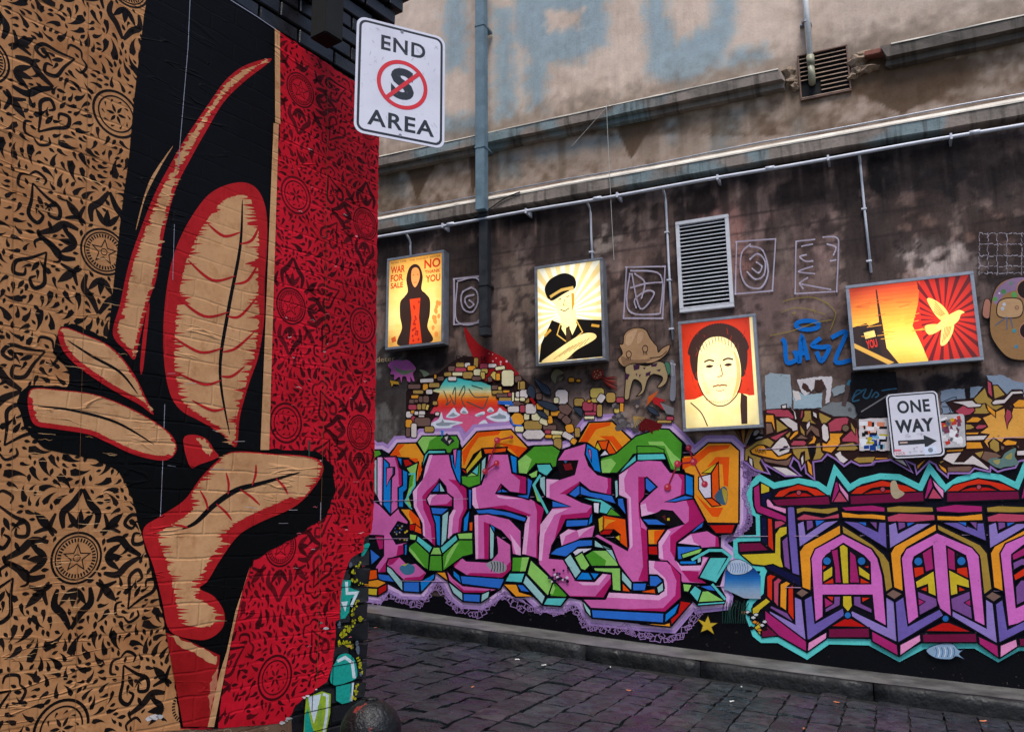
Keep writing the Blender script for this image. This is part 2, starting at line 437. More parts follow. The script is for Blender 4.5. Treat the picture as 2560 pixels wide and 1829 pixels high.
m_sign = NT('sign_sheeting'); _c = m_sign.attr(); _n = m_sign.noise(34, 4, .7); _g = m_sign.noise(4, 3)
_c = m_sign.mix(m_sign.ramp(_n, .62, .78, 0, .5), _c, (.03, .03, .035)); _c = m_sign.mix(m_sign.ramp(_g, .45, .8, 0, .4), _c, m_sign.mix(1., _c, (.6, .58, .62), 'MULTIPLY'))
m_sign.set(_c, .38, 0, .5); m_sign = m_sign.m
m_signback = plain('aluminium_plate', (176, 178, 188), .4, .6, .12, 10, .05)
def mat_glow(name, strength):
    k = NT(name); c = k.attr(); n = k.noise(5, 4); f = k.noise(60, 4, .7)
    c2 = k.mix(k.ramp(n, .38, .68, 0, .8), c, k.mix(1., c, (.93, .80, .60), 'MULTIPLY'))
    c2 = k.mix(k.ramp(f, .58, .8, 0, .25), c2, k.mix(1., c2, (.4, .3, .25), 'MULTIPLY'))
    k.set(k.mix(1., c2, (.35, .35, .35), 'MULTIPLY'), .35, 0, .4)
    # tubes behind the sheet: bright towards the middle, falling off to the frame
    tc = k.n('ShaderNodeTexCoord'); sx = k.n('ShaderNodeSeparateXYZ'); k.l(tc.outputs['Generated'], sx.inputs[0])
    dx = k.math('ABSOLUTE', k.math('SUBTRACT', sx.outputs[0], .5)); dz = k.math('ABSOLUTE', k.math('SUBTRACT', sx.outputs[2], .5))
    d2 = k.math('ADD', k.math('MULTIPLY', dx, dx), k.math('MULTIPLY', dz, dz))
    k.l(c2, k.p.inputs['Emission Color']); k.l(k.ramp(d2, .0, .4, strength*1.5, strength*.55), k.p.inputs['Emission Strength'])
    return k.m
m_glow = mat_glow('backlit_print', .40)
# ------------------------------------------------------------------ ground: a sloping lane of setts, a footpath and a kerb
GU, GZ = (-5.898, -2.039, .911), (-.826, -1.170, -1.379)
_pc = np.polyfit(GU, GZ, 2)
def gz(u):
    """height of the footpath along the far wall"""
    u = np.asarray(u, float); a, b = -7.5, 1.6
    q = np.polyval(_pc, np.clip(u, a, b)); d = np.polyder(_pc)
    q = q+np.where(u < a, (u-a)*np.polyval(d, a), 0)+np.where(u > b, (u-b)*np.polyval(d, b), 0)
    return q+EYE
def ground_hit(x, y, dz):
    lo, hi = 0., 6.
    for _ in range(40):
        m = (lo+hi)/2; q = WR.pt(x, y, m); 
        if q[2] > gz(q @ WR.u)+dz: hi = m if False else hi; lo = m
        else: hi = m
    return lo
def _edge(x, y, dz):
    best = min(np.linspace(0, 3, 601), key=lambda m: abs(WR.pt(x, y, m)[2]-(gz(WR.pt(x, y, m) @ WR.u)+dz))); return best
PATH_W = .66
KERB = .12
def sheet(name, mat, u0, u1, o0, o1, dz, nu=60, no=8, kind='structure'):
    v, f = [], []
    for i in range(nu+1):
        for j in range(no+1):
            u = u0+(u1-u0)*i/nu; o = o0+(o1-o0)*j/no; q = WR.w(u, gz(u)+dz, o); v.append(q)
    for i in range(nu):
        for j in range(no):
            a = i*(no+1)+j; f.append((a, a+1, a+no+2, a+no+1))
    o = mesh_obj(name, v, f, mat, None, smooth=True); tag(o, kind=kind)
    bm = bmesh.new(); bm.from_mesh(o.data); bmesh.ops.recalc_face_normals(bm, faces=bm.faces)
    if bm.faces[0].normal.z < 0: bmesh.ops.reverse_faces(bm, faces=bm.faces)
    bm.to_mesh(o.data); bm.free(); return o
street = sheet('street', m_joint, -60, 60, PATH_W-.05, 60, -KERB-.026, 160, 20)
footpath = sheet('footpath', m_path, -12, 8, -.02, PATH_W-.065, 0, 80, 4); print('PATH_W', PATH_W)
# kerb stones: long worn bluestone blocks along the lane
u = -9.; ki = 0; rk = random.Random(3)
while u < 5:
    L = rk.uniform(1.0, 1.5); v, f = [], []; n = 8
    prof = [(PATH_W-.07, -.3), (PATH_W-.07, .002), (PATH_W-.05, .003), (PATH_W-.03, .0), (PATH_W-.008, -.014), (PATH_W+.004, -.04), (PATH_W+.008, -KERB*.6), (PATH_W+.012, -.3)]
    for i in range(n+1):
        uu = u+.006+(L-.012)*i/n; e = .012 if i in (0, n) else 0
        for k, (o, z) in enumerate(prof):
            w = rk.uniform(-.005, .005)
            v.append(WR.w(uu, gz(uu)+z-(e if k in (1, 2, 3, 4) else 0)+w*.7, o-(e if k >= 4 else 0)+w))
    m = len(prof)
    for i in range(n):
        for k in range(m-1): f.append((i*m+k, (i+1)*m+k, (i+1)*m+k+1, i*m+k+1))
    f.append(tuple(range(m))); f.append(tuple(n*m+k for k in range(m))[::-1])
    o = mesh_obj('kerb_stone', v, f, m_kerb, footpath, smooth=True); u += L
# setts: courses run across the lane, square to the wall
def sett_mesh(seed):
    rs = random.Random(seed); n = 5; v, f = [], []
    for i in range(n):
        for j in range(n):
            x = -.5+i/(n-1); y = -.5+j/(n-1); ed = max(abs(x), abs(y))
            z = rs.uniform(-.004, .004)-(.006 if (abs(x) > .49 and abs(y) > .49) else .002 if ed > .49 else 0)
            jx = rs.uniform(-.03, .03); jy = rs.uniform(-.02, .02)
            sx = .985 if ed > .49 else 1
            v.append((x*sx+jx, y*sx+jy, z))
    for i in range(n-1):
        for j in range(n-1): f.append((i*n+j, (i+1)*n+j, (i+1)*n+j+1, i*n+j+1))
    ring = [j for j in range(n)]+[i*n+n-1 for i in range(1, n)]+[(n-1)*n+j for j in range(n-2, -1, -1)]+[i*n for i in range(n-2, 0, -1)]
    b = len(v)
    for q in ring: x, y, z = v[q]; v.append((x*1.01, y*1.01, -.09))
    for i in range(len(ring)):
        j = (i+1) % len(ring); f.append((ring[i], ring[j], b+j, b+i))
    me = bpy.data.meshes.new('sett'); me.from_pydata(v, [], f); me.materials.append(m_sett)
    me.polygons.foreach_set('use_smooth', [False]*len(f)); me.update()
    bm = bmesh.new(); bm.from_mesh(me); bmesh.ops.recalc_face_normals(bm, faces=bm.faces); bm.to_mesh(me); bm.free()
    return me
setts = [sett_mesh(i) for i in range(12)]
rs = random.Random(11); cells = []; u = -7.2
while u < 3.2:
    cw = rs.uniform(.205, .26); o = PATH_W+.02+rs.uniform(0, .2)
    first = True
    while o < 5.2:
        L = rs.uniform(.25, .42)
        cells.append((u+cw/2, o+L/2, cw, L)); o += L
    u += cw
def sett_matrix(c):
    uc, oc, cw, L = c; z = gz(uc)-KERB+rs.uniform(-.006, .006)
    ex = WR.w(uc+.1, gz(uc+.1), 0)-WR.w(uc, gz(uc), 0); ex /= np.linalg.norm(ex)
    ey = np.array(WR.n); ez = np.cross(ex, ey)
    if ez[2] < 0: ey = -ey; ez = -ez
    R = Matrix(((ex[0], ey[0], ez[0]), (ex[1], ey[1], ez[1]), (ex[2], ey[2], ez[2]))).to_4x4()
    return Matrix.Translation(Vector(WR.w(uc, z, oc))) @ R @ Matrix.Rotation(rs.uniform(-.04, .04), 4, 'Z') @ Matrix.Rotation(rs.uniform(-.025, .025), 4, 'X') @ Matrix.Rotation(rs.uniform(-.03, .03), 4, 'Y') @ Matrix.Diagonal((cw-.010, L-.012, 1, 1))
vis = []
for c in cells:
    q = WR.w(c[0], gz(c[0])-KERB, c[1]); x, y = project(q)
    vis.append((0 if (860 < x < 2620 and y < 1900) else 1)*100-y*1e-3)
order = sorted(range(len(cells)), key=lambda i: vis[i])
rest_v, rest_f = [], []
for k, i in enumerate(order):
    Mx = sett_matrix(cells[i]); me = setts[rs.randrange(12)]
    if k < 300 and vis[i] < 50:
        o = bpy.data.objects.new('sett', me); put(o, street); o.matrix_basis = Mx
    else:
        b = len(rest_v); rest_v += [tuple(Mx @ q.co) for q in me.vertices]; rest_f += [tuple(j+b for j in p.vertices) for p in me.polygons]
o = mesh_obj('outer_setts', rest_v, rest_f, m_sett, street, smooth=False); tag(o, kind='stuff')
# ------------------------------------------------------------------ the far building: stained rendered wall with mouldings
bR = empty('rendered_building', tuple(WR.w(-2., float(gz(-2.)), -.1)), 'tall stained rendered wall with faded blue paint above and graffiti below', 'building')
def wall_grid(name, pl, u0, u1, z0, z1, step, colour, mat, parent, o=0.):
    nu = int((u1-u0)/step)+1; nz = int((z1-z0)/step)+1
    U, Z = np.meshgrid(np.linspace(u0, u1, nu), np.linspace(z0, z1, nz), indexing='ij')
    V = pl.w(U.ravel(), Z.ravel(), o); X, Y = project(V)
    C = lin(colour(X, Y, U.ravel(), Z.ravel()-EYE))
    i, j = np.meshgrid(np.arange(nu-1), np.arange(nz-1), indexing='ij'); a = (i*nz+j).ravel()
    Fq = np.stack([a, a+nz, a+nz+1, a+1], 1)
    q = V[Fq[0]]; 
    if np.cross(q[1]-q[0], q[2]-q[0]) @ pl.n < 0: Fq = Fq[:, ::-1]
    me = bpy.data.meshes.new(name); me.vertices.add(len(V)); me.vertices.foreach_set('co', V.ravel().astype(np.float32))
    me.loops.add(Fq.size); me.loops.foreach_set('vertex_index', Fq.ravel().astype(np.int32))
    me.polygons.add(len(Fq)); me.polygons.foreach_set('loop_start', np.arange(0, Fq.size, 4, dtype=np.int32))
    me.update(calc_edges=True); me.validate()
    a = me.color_attributes.new('col', 'FLOAT_COLOR', 'POINT'); a.data.foreach_set('color', np.c_[C, np.ones(len(C))].ravel().astype(np.float32))
    me.materials.append(mat)
    return put(bpy.data.objects.new(name, me), parent)
BLUE = [[(1117, -60), (1158, -60), (1163, 170), (1112, 182), (1108, 100)], [(1108, 285), (1200, 290), (1200, 330), (1105, 340)],
        [(1236, 20), (1282, 20), (1288, 292), (1240, 300)], [(1287, -60), (1519, -60), (1515, 110), (1450, 148), (1364, 160), (1364, 275), (1318, 275), (1318, 140), (1282, 90)],
        [(1604, -60), (1660, -60), (1668, 40), (1690, 115), (1780, 60), (1790, -60), (1845, -60), (1838, 60), (1805, 170), (1700, 212), (1622, 190)],
        [(1815, 125), (1915, 112), (1920, 150), (1820, 175)], [(1246, 388), (1301, 385), (1300, 440), (1250, 445)], [(972, 436), (1017, 430), (1015, 488), (975, 490)],
        [(1800, 290), (1860, 275), (1845, 330), (1810, 372), (1780, 370)], [(1985, 300), (2005, 300), (2000, 335), (1985, 335)], [(1340, 375), (1560, 330), (1560, 350), (1345, 400)], [(1660, 300), (1700, 290), (1695, 350), (1665, 355)], [(940, 100), (985, 90), (990, 250), (945, 260)]]
HOLE = [[(1360, 30), (1458, 22), (1455, 68), (1370, 78)]]
def blot(X, Y, x, y, rx, ry, n, p=1.): return sstep(.34, .56, np.exp(-(((X-x)/rx)**2+((Y-y)/ry)**2)**p)+(n-.5)*.75)
def col_wallR(X, Y, U, V):
    n1 = fbm(U*1.1, V*1.1, 5); n2 = fbm(U*3.3+9, V*3.3, 21); n3 = fbm(U*11, V*11, 40); st = fbm(U*5, V*.55+3, 60); st2 = fbm(U*14, V*.8, 70)
    mixc = lambda C, c, w: C*(1-np.clip(w, 0, 1)[:, None])+np.array(c, float)*np.clip(w, 0, 1)[:, None]
    C = np.zeros((len(X), 3))+np.array((208, 186, 169.))
    C = mixc(C, (194, 172, 156), sstep(.4, .65, n1)*.7)
    C = mixc(C, (182, 164, 151), sstep(1900, 2400, X)*.7)
    C = mixc(C, (150, 130, 112), sstep(.55, .78, n2)*.25)
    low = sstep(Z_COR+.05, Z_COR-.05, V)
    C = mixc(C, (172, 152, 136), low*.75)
    b = np.zeros(len(X))
    for P in BLUE: b = np.maximum(b, sstep(-24, 20, sdist(P, X, Y)+(n3-.5)*40+(n2-.5)*16))
    for P in HOLE: b = b*(1-sstep(-14, 14, sdist(P, X, Y)+(n3-.5)*30))
    C = mixc(C, (126, 154, 168), b*(.72-.15*low))
    # brown run-off tongues below the cornice
    for (x, y, w, h) in ((1052, 400, 46, 100), (1585, 320, 46, 80), (2260, 205, 190, 80), (1190, 400, 20, 90)):
        d = (1-np.abs(X-x+ (Y-y)*.1)/(w*np.clip(1-(Y-y)/h, .02, 1)))*((Y > y-60) & (Y < y+h))
        C = mixc(C, (78, 58, 42), sstep(-.1, .25, d+(n3-.5)*.25)*.75*(V < Z_COR))
    C = mixc(C, (92, 76, 60), sstep(.5, .72, st)*sstep(Z_COR-1.1, Z_COR-.2, V)*(V < Z_COR)*.55)
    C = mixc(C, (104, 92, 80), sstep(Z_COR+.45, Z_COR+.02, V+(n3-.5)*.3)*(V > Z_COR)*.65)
    # below the lower ledge: soot-dark, streaked and blotched render
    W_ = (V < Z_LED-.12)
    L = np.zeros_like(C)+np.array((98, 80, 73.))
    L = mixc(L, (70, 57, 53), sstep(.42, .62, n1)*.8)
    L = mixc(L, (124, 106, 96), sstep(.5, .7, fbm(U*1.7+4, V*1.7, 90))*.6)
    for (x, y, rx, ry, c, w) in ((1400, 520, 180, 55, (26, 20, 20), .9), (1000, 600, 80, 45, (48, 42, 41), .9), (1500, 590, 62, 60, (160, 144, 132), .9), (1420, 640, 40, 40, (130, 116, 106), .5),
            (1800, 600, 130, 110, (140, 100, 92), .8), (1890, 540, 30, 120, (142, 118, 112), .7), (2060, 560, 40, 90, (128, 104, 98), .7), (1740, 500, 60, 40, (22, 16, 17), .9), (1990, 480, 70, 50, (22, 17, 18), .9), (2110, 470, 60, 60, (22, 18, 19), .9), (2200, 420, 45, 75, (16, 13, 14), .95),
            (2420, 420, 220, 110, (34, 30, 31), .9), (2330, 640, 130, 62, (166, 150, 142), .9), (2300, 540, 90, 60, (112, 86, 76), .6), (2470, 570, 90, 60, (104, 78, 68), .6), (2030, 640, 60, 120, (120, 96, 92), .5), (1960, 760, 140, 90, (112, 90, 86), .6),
            (1300, 760, 60, 130, (112, 96, 84), .7), (1340, 880, 50, 70, (134, 120, 112), .6), (1200, 700, 60, 160, (70, 60, 57), .6), (1010, 700, 60, 120, (86, 76, 72), .5), (1600, 720, 90, 120, (104, 82, 74), .6), (2480, 800, 100, 200, (74, 62, 60), .7), (950, 1000, 90, 150, (92, 87, 84), 1.), (2200, 990, 120, 60, (34, 28, 30), .8), (1440, 960, 120, 40, (50, 38, 36), .8), (2400, 960, 110, 40, (26, 22, 24), .9), (1080, 900, 70, 30, (40, 32, 32), .8)):  # dark blots beneath the poster boxes mix painted-in box shade with dirt
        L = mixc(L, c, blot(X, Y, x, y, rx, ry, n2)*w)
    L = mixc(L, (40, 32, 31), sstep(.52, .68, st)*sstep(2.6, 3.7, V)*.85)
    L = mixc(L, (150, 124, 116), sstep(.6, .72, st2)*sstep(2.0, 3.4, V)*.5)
    L = mixc(L, (36, 30, 29), sstep(3.45, 3.8, V+(n2-.5)*.9)*.75)  # dark band under the ledge: dirt plus the ledge's shade painted in
    # narrow dark pour joints between the lifts of the wall
    for z in JOINTS:
        L = mixc(L, (46, 38, 37), sstep(.016, .006, np.abs(V-z+(n3-.5)*.006))*.6)
    L = mixc(L, (52, 42, 40), sstep(.5, .72, n3)*.5)
    L = mixc(L, (140, 122, 114), sstep(.60, .8, fbm(U*5+50, V*5, 140))*.35)
    pal = sstep(.56, .64, fbm(U*1.3+15, V*1.3, 170)+(n3-.5)*.25); L = mixc(L, (150, 126, 116), pal*.5)
    drk = sstep(.55, .62, fbm(U*1.5+45, V*1.1, 180)+(n3-.5)*.3); L = mixc(L, (40, 32, 31), drk*.65)
    L = L*(.86+.5*fbm(U*2.2+70, V*2.2, 160))[:, None]
    cr = np.abs(fbm(U*1.6+30, V*1.6, 120)-.5); L = mixc(L, (42, 34, 33), sstep(.008, .002, cr)*sstep(-.8, .4, U)*.7)
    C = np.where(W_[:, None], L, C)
    return C*(.93+.14*n3[:, None])
JOINTS = [WR.uv(1300, y)[1]-EYE for y in (1237.,)]+[WR.uv(2000, 858)[1]-EYE, WR.uv(2200, 560)[1]-EYE+.32, WR.uv(2200, 590)[1]-EYE, WR.uv(1000, 1050)[1]-EYE, 1.75, 3.1]
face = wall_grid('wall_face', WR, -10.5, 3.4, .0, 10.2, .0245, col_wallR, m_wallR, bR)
MB().box(UR, -10.6, 3.6, -1, 10.3, -.35, -.012).build('wall_core', plain('core_render', (150, 132, 118), .8), bR)
def moulding(name, prof, u0, u1, mat, parent, seed=0, rag0=False, rag1=False, wob=.004, step=.22):
    rm = random.Random(seed); n = max(2, int((u1-u0)/step)); v, f = [], []; m = len(prof)
    for i in range(n+1):
        uu = u0+(u1-u0)*i/n
        for o, z in prof:
            ju = rm.uniform(-.06, .03) if (rag0 and i == 0) or (rag1 and i == n) else 0
            v.append(WR.w(uu+ju, z+EYE+rm.uniform(-wob, wob), o+rm.uniform(-wob, wob)*(o > .01)))
    for i in range(n):
        for k in range(m-1): f.append((i*m+k, (i+1)*m+k, (i+1)*m+k+1, i*m+k+1))
    f.append(tuple(range(m))); f.append(tuple(n*m+k for k in range(m))[::-1])
    o = mesh_obj(name, v, f, mat, parent); bm = bmesh.new(); bm.from_mesh(o.data); bmesh.ops.recalc_face_normals(bm, faces=bm.faces); bm.to_mesh(o.data); bm.free(); return o
u_v0, u_v1 = WR.uv(1960, 180, .05)[0], WR.uv(2215, 130, .05)[0]
corn = [(-.005, Z_COR+.02), (.14, Z_COR-.005), (.14, Z_COR-.13), (.075, Z_COR-.135), (.075, Z_COR-.20), (-.005, Z_COR-.21)]
ca = moulding('cornice', corn, -10.4, u_v0, m_trim, bR, 1, rag1=True); cb = moulding('cornice', corn, u_v1, 3.4, m_trim_dark, bR, 2, rag0=True)
for p_, a_, b_ in ((ca, -10.4, u_v0-.05), (cb, u_v1+.05, 3.4)):
    moulding('cornice_cap', [(-.003, Z_COR+.026), (.145, Z_COR+.001), (.147, Z_COR-.012), (.135, Z_COR-.012)], a_, b_, m_cap, p_, 5, wob=.003)
led = moulding('ledge', [(-.005, Z_LED), (.02, Z_LED-.012), (.125, Z_LED-.085), (.125, Z_LED-.225), (.10, Z_LED-.235), (-.005, Z_LED-.24)], -10.4, 3.4, m_trim, bR, 3)
moulding('ledge_cap', [(.004, Z_LED+.004), (.022, Z_LED-.008), (.13, Z_LED-.083), (.13, Z_LED-.1), (.12, Z_LED-.1)], -10.4, 3.4, m_cap, led, 6, wob=.002)
# broken lumps where the cornice was hacked away for the vent
def rubble(cx_, cz, w, h, d, seed, mat):
    rm = random.Random(seed); bm = bmesh.new(); bmesh.ops.create_icosphere(bm, subdivisions=2, radius=1)
    for q in bm.verts:
        k = rm.uniform(.6, 1.12); p3 = WR.w(cx_+q.co.x*w*k, cz+q.co.z*h*k, .0+q.co.y*d*k); q.co = Vector(p3)
    me = bpy.data.meshes.new('rubble'); bm.to_mesh(me); bm.free(); me.materials.append(mat)
    put(bpy.data.objects.new('broken_render', me), bR)
for i, (x, y, w, h) in enumerate(((1968, 178, .09, .07), (1975, 200, .10, .06), (1985, 215, .06, .05), (2145, 150, .12, .09), (2160, 135, .10, .06), (2170, 170, .13, .05), (2140, 178, .09, .06), (2130, 190, .06, .04))):
    uu, zz = WR.uv(x, y, .04); rubble(uu, zz, w, h, .085, i, m_rubble)
uu, zz = WR.uv(2190, 128, .1); MB().box(UR, uu-.11, uu+.12, zz-.035, zz+.02, .01, .115).build('exposed_brick', m_redbrick, bR, bevel=.006)
# form ridges that run across the painted wall
for y, x0, x1 in ((1237, 905, 1840), (1342, 905, 2700), (1459, 1000, 2700), (1118, 1700, 2700)):
    zz = WR.uv(1500 if x0 < 1500 else 2000, y)[1]; ua = WR.uv(x0, y)[0]; ub = WR.uv(x1, y)[0]; rm = random.Random(y); uu = ua
    mb = MB()
    while uu < ub:
        L = rm.uniform(.3, 1.4); mb.box(UR, uu, min(uu+L, ub), zz-.0022, zz+.0022, .0, .0155); uu += L+rm.choice((.0, .02, .25))
    mb.build('form_ridge', plain('ridge_highlight', (196, 160, 190), .5, 0, .3, 30, 0), bR)['kind'] = 'stuff'  # pale tone paints in the light caught along each ridge
# ------------------------------------------------------------------ the corner building: black-painted brick
bL = empty('brick_building', tuple(WL.w(2.2, .0, -.2)), 'black painted brick corner building carrying the huge pasted poster', 'building')
MB().box(UL, -3.5, U_CORNER-.02, -1.5, 9.5, -6, -.024).build('wall_core', m_mortar, bL)
def brick_mesh(L, seed, rough_edge=0.):
    rb = random.Random(seed); bm = bmesh.new(); bmesh.ops.create_cube(bm, size=1)
    for q in bm.verts: q.co = Vector((q.co.x*(L-.011), q.co.y*.10, q.co.z*(BR_H-.011)))
    bmesh.ops.bevel(bm, geom=list(bm.edges), offset=.006, segments=1, affect='EDGES')
    for q in bm.verts: q.co += Vector([rb.uniform(-1, 1)*(.0015+rough_edge) for _ in range(3)])
    me = bpy.data.meshes.new('brick'); bm.to_mesh(me); bm.free(); me.materials.append(m_blackbrick); return me
bricks = [brick_mesh(BR_L, i) for i in range(5)]; halves = [brick_mesh(BR_L/2, 20+i) for i in range(4)]
chips = [brick_mesh(BR_L, 40+i, .007) for i in range(5)]; chiph = [brick_mesh(BR_L/2, 50+i, .007) for i in range(4)]
RL = Matrix(((WL.u[0], -WL.n[0], 0), (WL.u[1], -WL.n[1], 0), (0, 0, 1))).to_4x4()
def lay(row0, row1, u_min, chipped, out=lambda r: 0., ext=lambda r: 0.):
    rb = random.Random(row0+99)
    for r in range(row0, row1):
        z = V_TOP+(r+.5)*BR_H; uu = U_CORNER+ext(r); k = 0
        while uu > (u_min(r) if callable(u_min) else u_min):
            half = (r % 2 == 0 and k == 0); L = BR_L/2 if half else BR_L
            me = rb.choice((chiph if half else chips) if chipped and k == 0 else (halves if half else bricks))
            o = bpy.data.objects.new('brick', me); put(o, bL)
            o.matrix_basis = Matrix.Translation(Vector(WL.w(uu-L/2, z, -.05+out(r)+rb.uniform(-.003, .003)))) @ RL @ Matrix.Rotation(rb.uniform(-.01, .01), 4, 'Z')
            uu -= L; k += 1
lay(0, 10, 1.45, False, lambda r: .03*max(0, r-4) if r < 7 else .09, lambda r: .035*max(0, r-3) if r < 7 else .14)
n_low = int((V_TOP-.15)/BR_H)+1
lay(-n_low, -24, lambda r: WL.uv(690, 1700)[0], True, lambda r: -.009)
lay(-24, 0, U_CORNER-.05, False, lambda r: -.009)
# ------------------------------------------------------------------ the paste-up on the brick wall
TAN, INK, RED, CRIM, DRED = (188, 132, 86), (20, 15, 15), (180, 30, 34), (204, 22, 42), (74, 9, 16)
pu = empty('paste_up', tuple(WL.w(2.3, V_TOP-1.4, .003)), 'huge pasted paper mural of tan and crimson floral paper round a black panel', 'poster')
Q = 2.273
red_edge = [(690, 72), (700, 80), (875, 198), (949, 246), (947, 352), (941, 800), (935, 1261), (933, 1300), (928, 1332), (912, 1342), (908, 1378), (876, 1394), (868, 1415), (860, 1440), (853, 1469), (850, 1548), (840, 1551), (838, 1609), (830, 1668), (817, 1704), (790, 1722), (765, 1740), (739, 1762), (726, 1788), (700, 1806), (640, 1812), (500, 1822), (450, 1822), (560, 1500), (640, 1300)]
tan_edge = [(-420, -330), (330, -330), (420, -30), (420, 400), (330, 900), (420, 1300), (470, 1640), (480, 1822), (380, 1830), (-420, 1905)]
a = Art(WL, .0040); a.fill(tan_edge, TAN); a.build('tan_paper', m_paper, pu)
a = Art(WL, .0041); a.fill(jag([(a_, b_) for a_, b_ in red_edge], 1.6, 5, 9), CRIM); a.build('red_paper', m_paper, pu)
# lower scrap of another sheet under the mural and the white torn rim of the red sheet
a = Art(WL, .0030)
a.fill([(380, 1780), (720, 1770), (728, 1800), (735, 1900), (380, 1930)], (118, 92, 74))
rn = random.Random(4)
for i in range(46):
    x = 400+rn.random()*320; y = 1800+rn.random()*40; r = rn.uniform(4, 12)
    a.line([(x+r*math.cos(t), y+r*.6*math.sin(t)) for t in np.linspace(0, 6.28, 9)], 1.6, rn.choice(((120, 24, 48), (168, 144, 116), (60, 46, 38))), bump=False)
a.build('scrap_paper', m_paper, pu)['kind'] = 'stuff'
a = Art(WL, .0046)
for i, (x, y, r) in enumerate(((815, 1570, 7), (803, 1556, 5), (722, 1795, 8), (716, 1800, 6), (770, 1738, 6), (760, 1742, 5), (705, 1806, 8), (790, 1722, 4), (387, 1792, 14), (400, 1790, 10), (372, 1796, 9))):
    rn = random.Random(i); a.fill([(x+r*rn.uniform(.5, 1.3)*math.cos(t), y+r*rn.uniform(.3, .8)*math.sin(t)) for t in np.linspace(0, 5.6, 7)], rn.choice(((214, 206, 204), (70, 120, 110), (190, 190, 190))), bump=False)
a.build('torn_patch', m_paper, pu)['kind'] = 'stuff'
# --- a scrolling floral print: star medallions, plain medallions, palmettes, hearts, commas
TT7, TT6 = [k/6 for k in range(7)], [k/5 for k in range(6)]
def motif_lib():
    """shapes in one lattice cell, metres, centred on a star medallion; (kind, points)"""
    out = []
    def leaf(x, y, ang, L, w, bend=0.):
        c, s_ = math.cos(ang), math.sin(ang); up, dn = [], []
        for t in TT6:
            m = math.sin(math.pi*t**.8)*w/2; b = bend*math.sin(math.pi*t/1.5)
            up.append((t*L, m+b)); dn.append((t*L, -m+b))
        return [(x+c*p-s_*q, y+s_*p+c*q) for p, q in up+dn[::-1]]
    def comma(x, y, ang, L, w, turn):
        """a teardrop whose tail curls"""
        c, s_ = math.cos(ang), math.sin(ang); up, dn = [], []
        for t in TT7:
            m = w/2*math.sqrt(max(0, 1-((t-.22)/.22)**2)) if t < .22 else w/2*(1-(t-.22)/.78)**1.15
            th = turn*t*t; px_ = L*(t-.12*turn*turn*t*t*t); py_ = L*turn*.5*t*t
            up.append((px_-m*math.sin(th), py_+m*math.cos(th))); dn.append((px_+m*math.sin(th), py_-m*math.cos(th)))
        return [(x+c*p-s_*q, y+s_*p+c*q) for p, q in up+dn[::-1]]
    return leaf, comma
leaf, comma = motif_lib()
def ribbon(pts, w):
    pts = [np.array(p) for p in catmull(pts, False, 5)]; n = len(pts); A, B = [], []
    for i in range(n):
        d = pts[min(i+1, n-1)]-pts[max(i-1, 0)]; d /= np.linalg.norm(d)+1e-9; k = w/2*(.35+.65*math.sin(math.pi*(i+.5)/n))
        A.append(pts[i]+k*np.array([-d[1], d[0]])); B.append(pts[i]-k*np.array([-d[1], d[0]]))
    return [tuple(p) for p in A+B[::-1]]
def ring(x, y, r0, r1, n=36):
    """an annulus cut into two halves so each is a simple polygon"""
    o = []
    for h in (0, 1):
        t = np.linspace(h*math.pi, (h+1)*math.pi, n//2+1)
        o.append([(x+r1*math.cos(q), y+r1*math.sin(q)) for q in t]+[(x+r0*math.cos(q), y+r0*math.sin(q)) for q in t[::-1]])
    return o
def star_cell():
    o = []
    o += ring(0, 0, .081, .089)+ring(0, 0, .070, .075)
    for k in range(36):
        t = k*math.pi/18; o.append([(r*math.cos(t+d), r*math.sin(t+d)) for r, d in ((.054, -.05), (.067, -.045), (.067, .045), (.054, .05))])
    st = [((.052 if i % 2 == 0 else .022)*math.sin(i*math.pi/5), (.052 if i % 2 == 0 else .022)*math.cos(i*math.pi/5)) for i in range(10)]
    for i in range(10):   # a plain outlined star
        p, q = np.array(st[i]), np.array(st[(i+1) % 10]); o.append([tuple(p), tuple(q), tuple(q*.8), tuple(p*.8)])
    o += ring(0, 0, .010, .013)
    for k in range(4):
        t0 = k*math.pi/2
        def rot(P): return [(math.cos(t0)*x-math.sin(t0)*y, math.sin(t0)*x+math.cos(t0)*y) for x, y in P]
        for s in (-1, 1):
            o.append(rot([(x, s*y) for x, y in leaf(.098, .004, .62, .075, .022)]))
            o.append(rot([(x, s*y) for x, y in ribbon([(.10, .055), (.15, .062), (.185, .03), (.235, .002)], .026)]))
            o.append(rot([(x, s*y) for x, y in ribbon([(.075, .085), (.105, .10), (.15, .085)], .016)]))
        o.append(rot(leaf(.096, 0, 0, .07, .026))); o.append(rot(leaf(.245, 0, 0, .035, .014)))
        t0 += math.pi/4
        o.append(rot(leaf(.135, 0, 0, .085, .03)))
        for s in (-1, 1): o.append(rot([(x, s*y) for x, y in comma(.215, .035, 1.0, .06, .022, 1.0)]))
    return o
def seal_cell():
    o = ring(0, 0, .084, .094)+ring(0, 0, .066, .072)
    for k in range(10):
        t = k*math.pi/5; o.append(comma(.056*math.cos(t), .056*math.sin(t), t+2.0, .02, .008, .8))
    for k in range(6):
        t = k*math.pi/3; o.append(leaf(0.006*math.cos(t), .006*math.sin(t), t, .034, .012))
    for k in range(14):
        t = k*math.pi/7; o.append(comma(.100*math.cos(t), .100*math.sin(t), t+.35, .05, .018, 1.0 if k % 2 else -1.0))
        o.append(comma(.152*math.cos(t+.2), .152*math.sin(t+.2), t+.2+(.7 if k % 2 else -.7), .046, .018, -1.2 if k % 2 else 1.2))
    return o
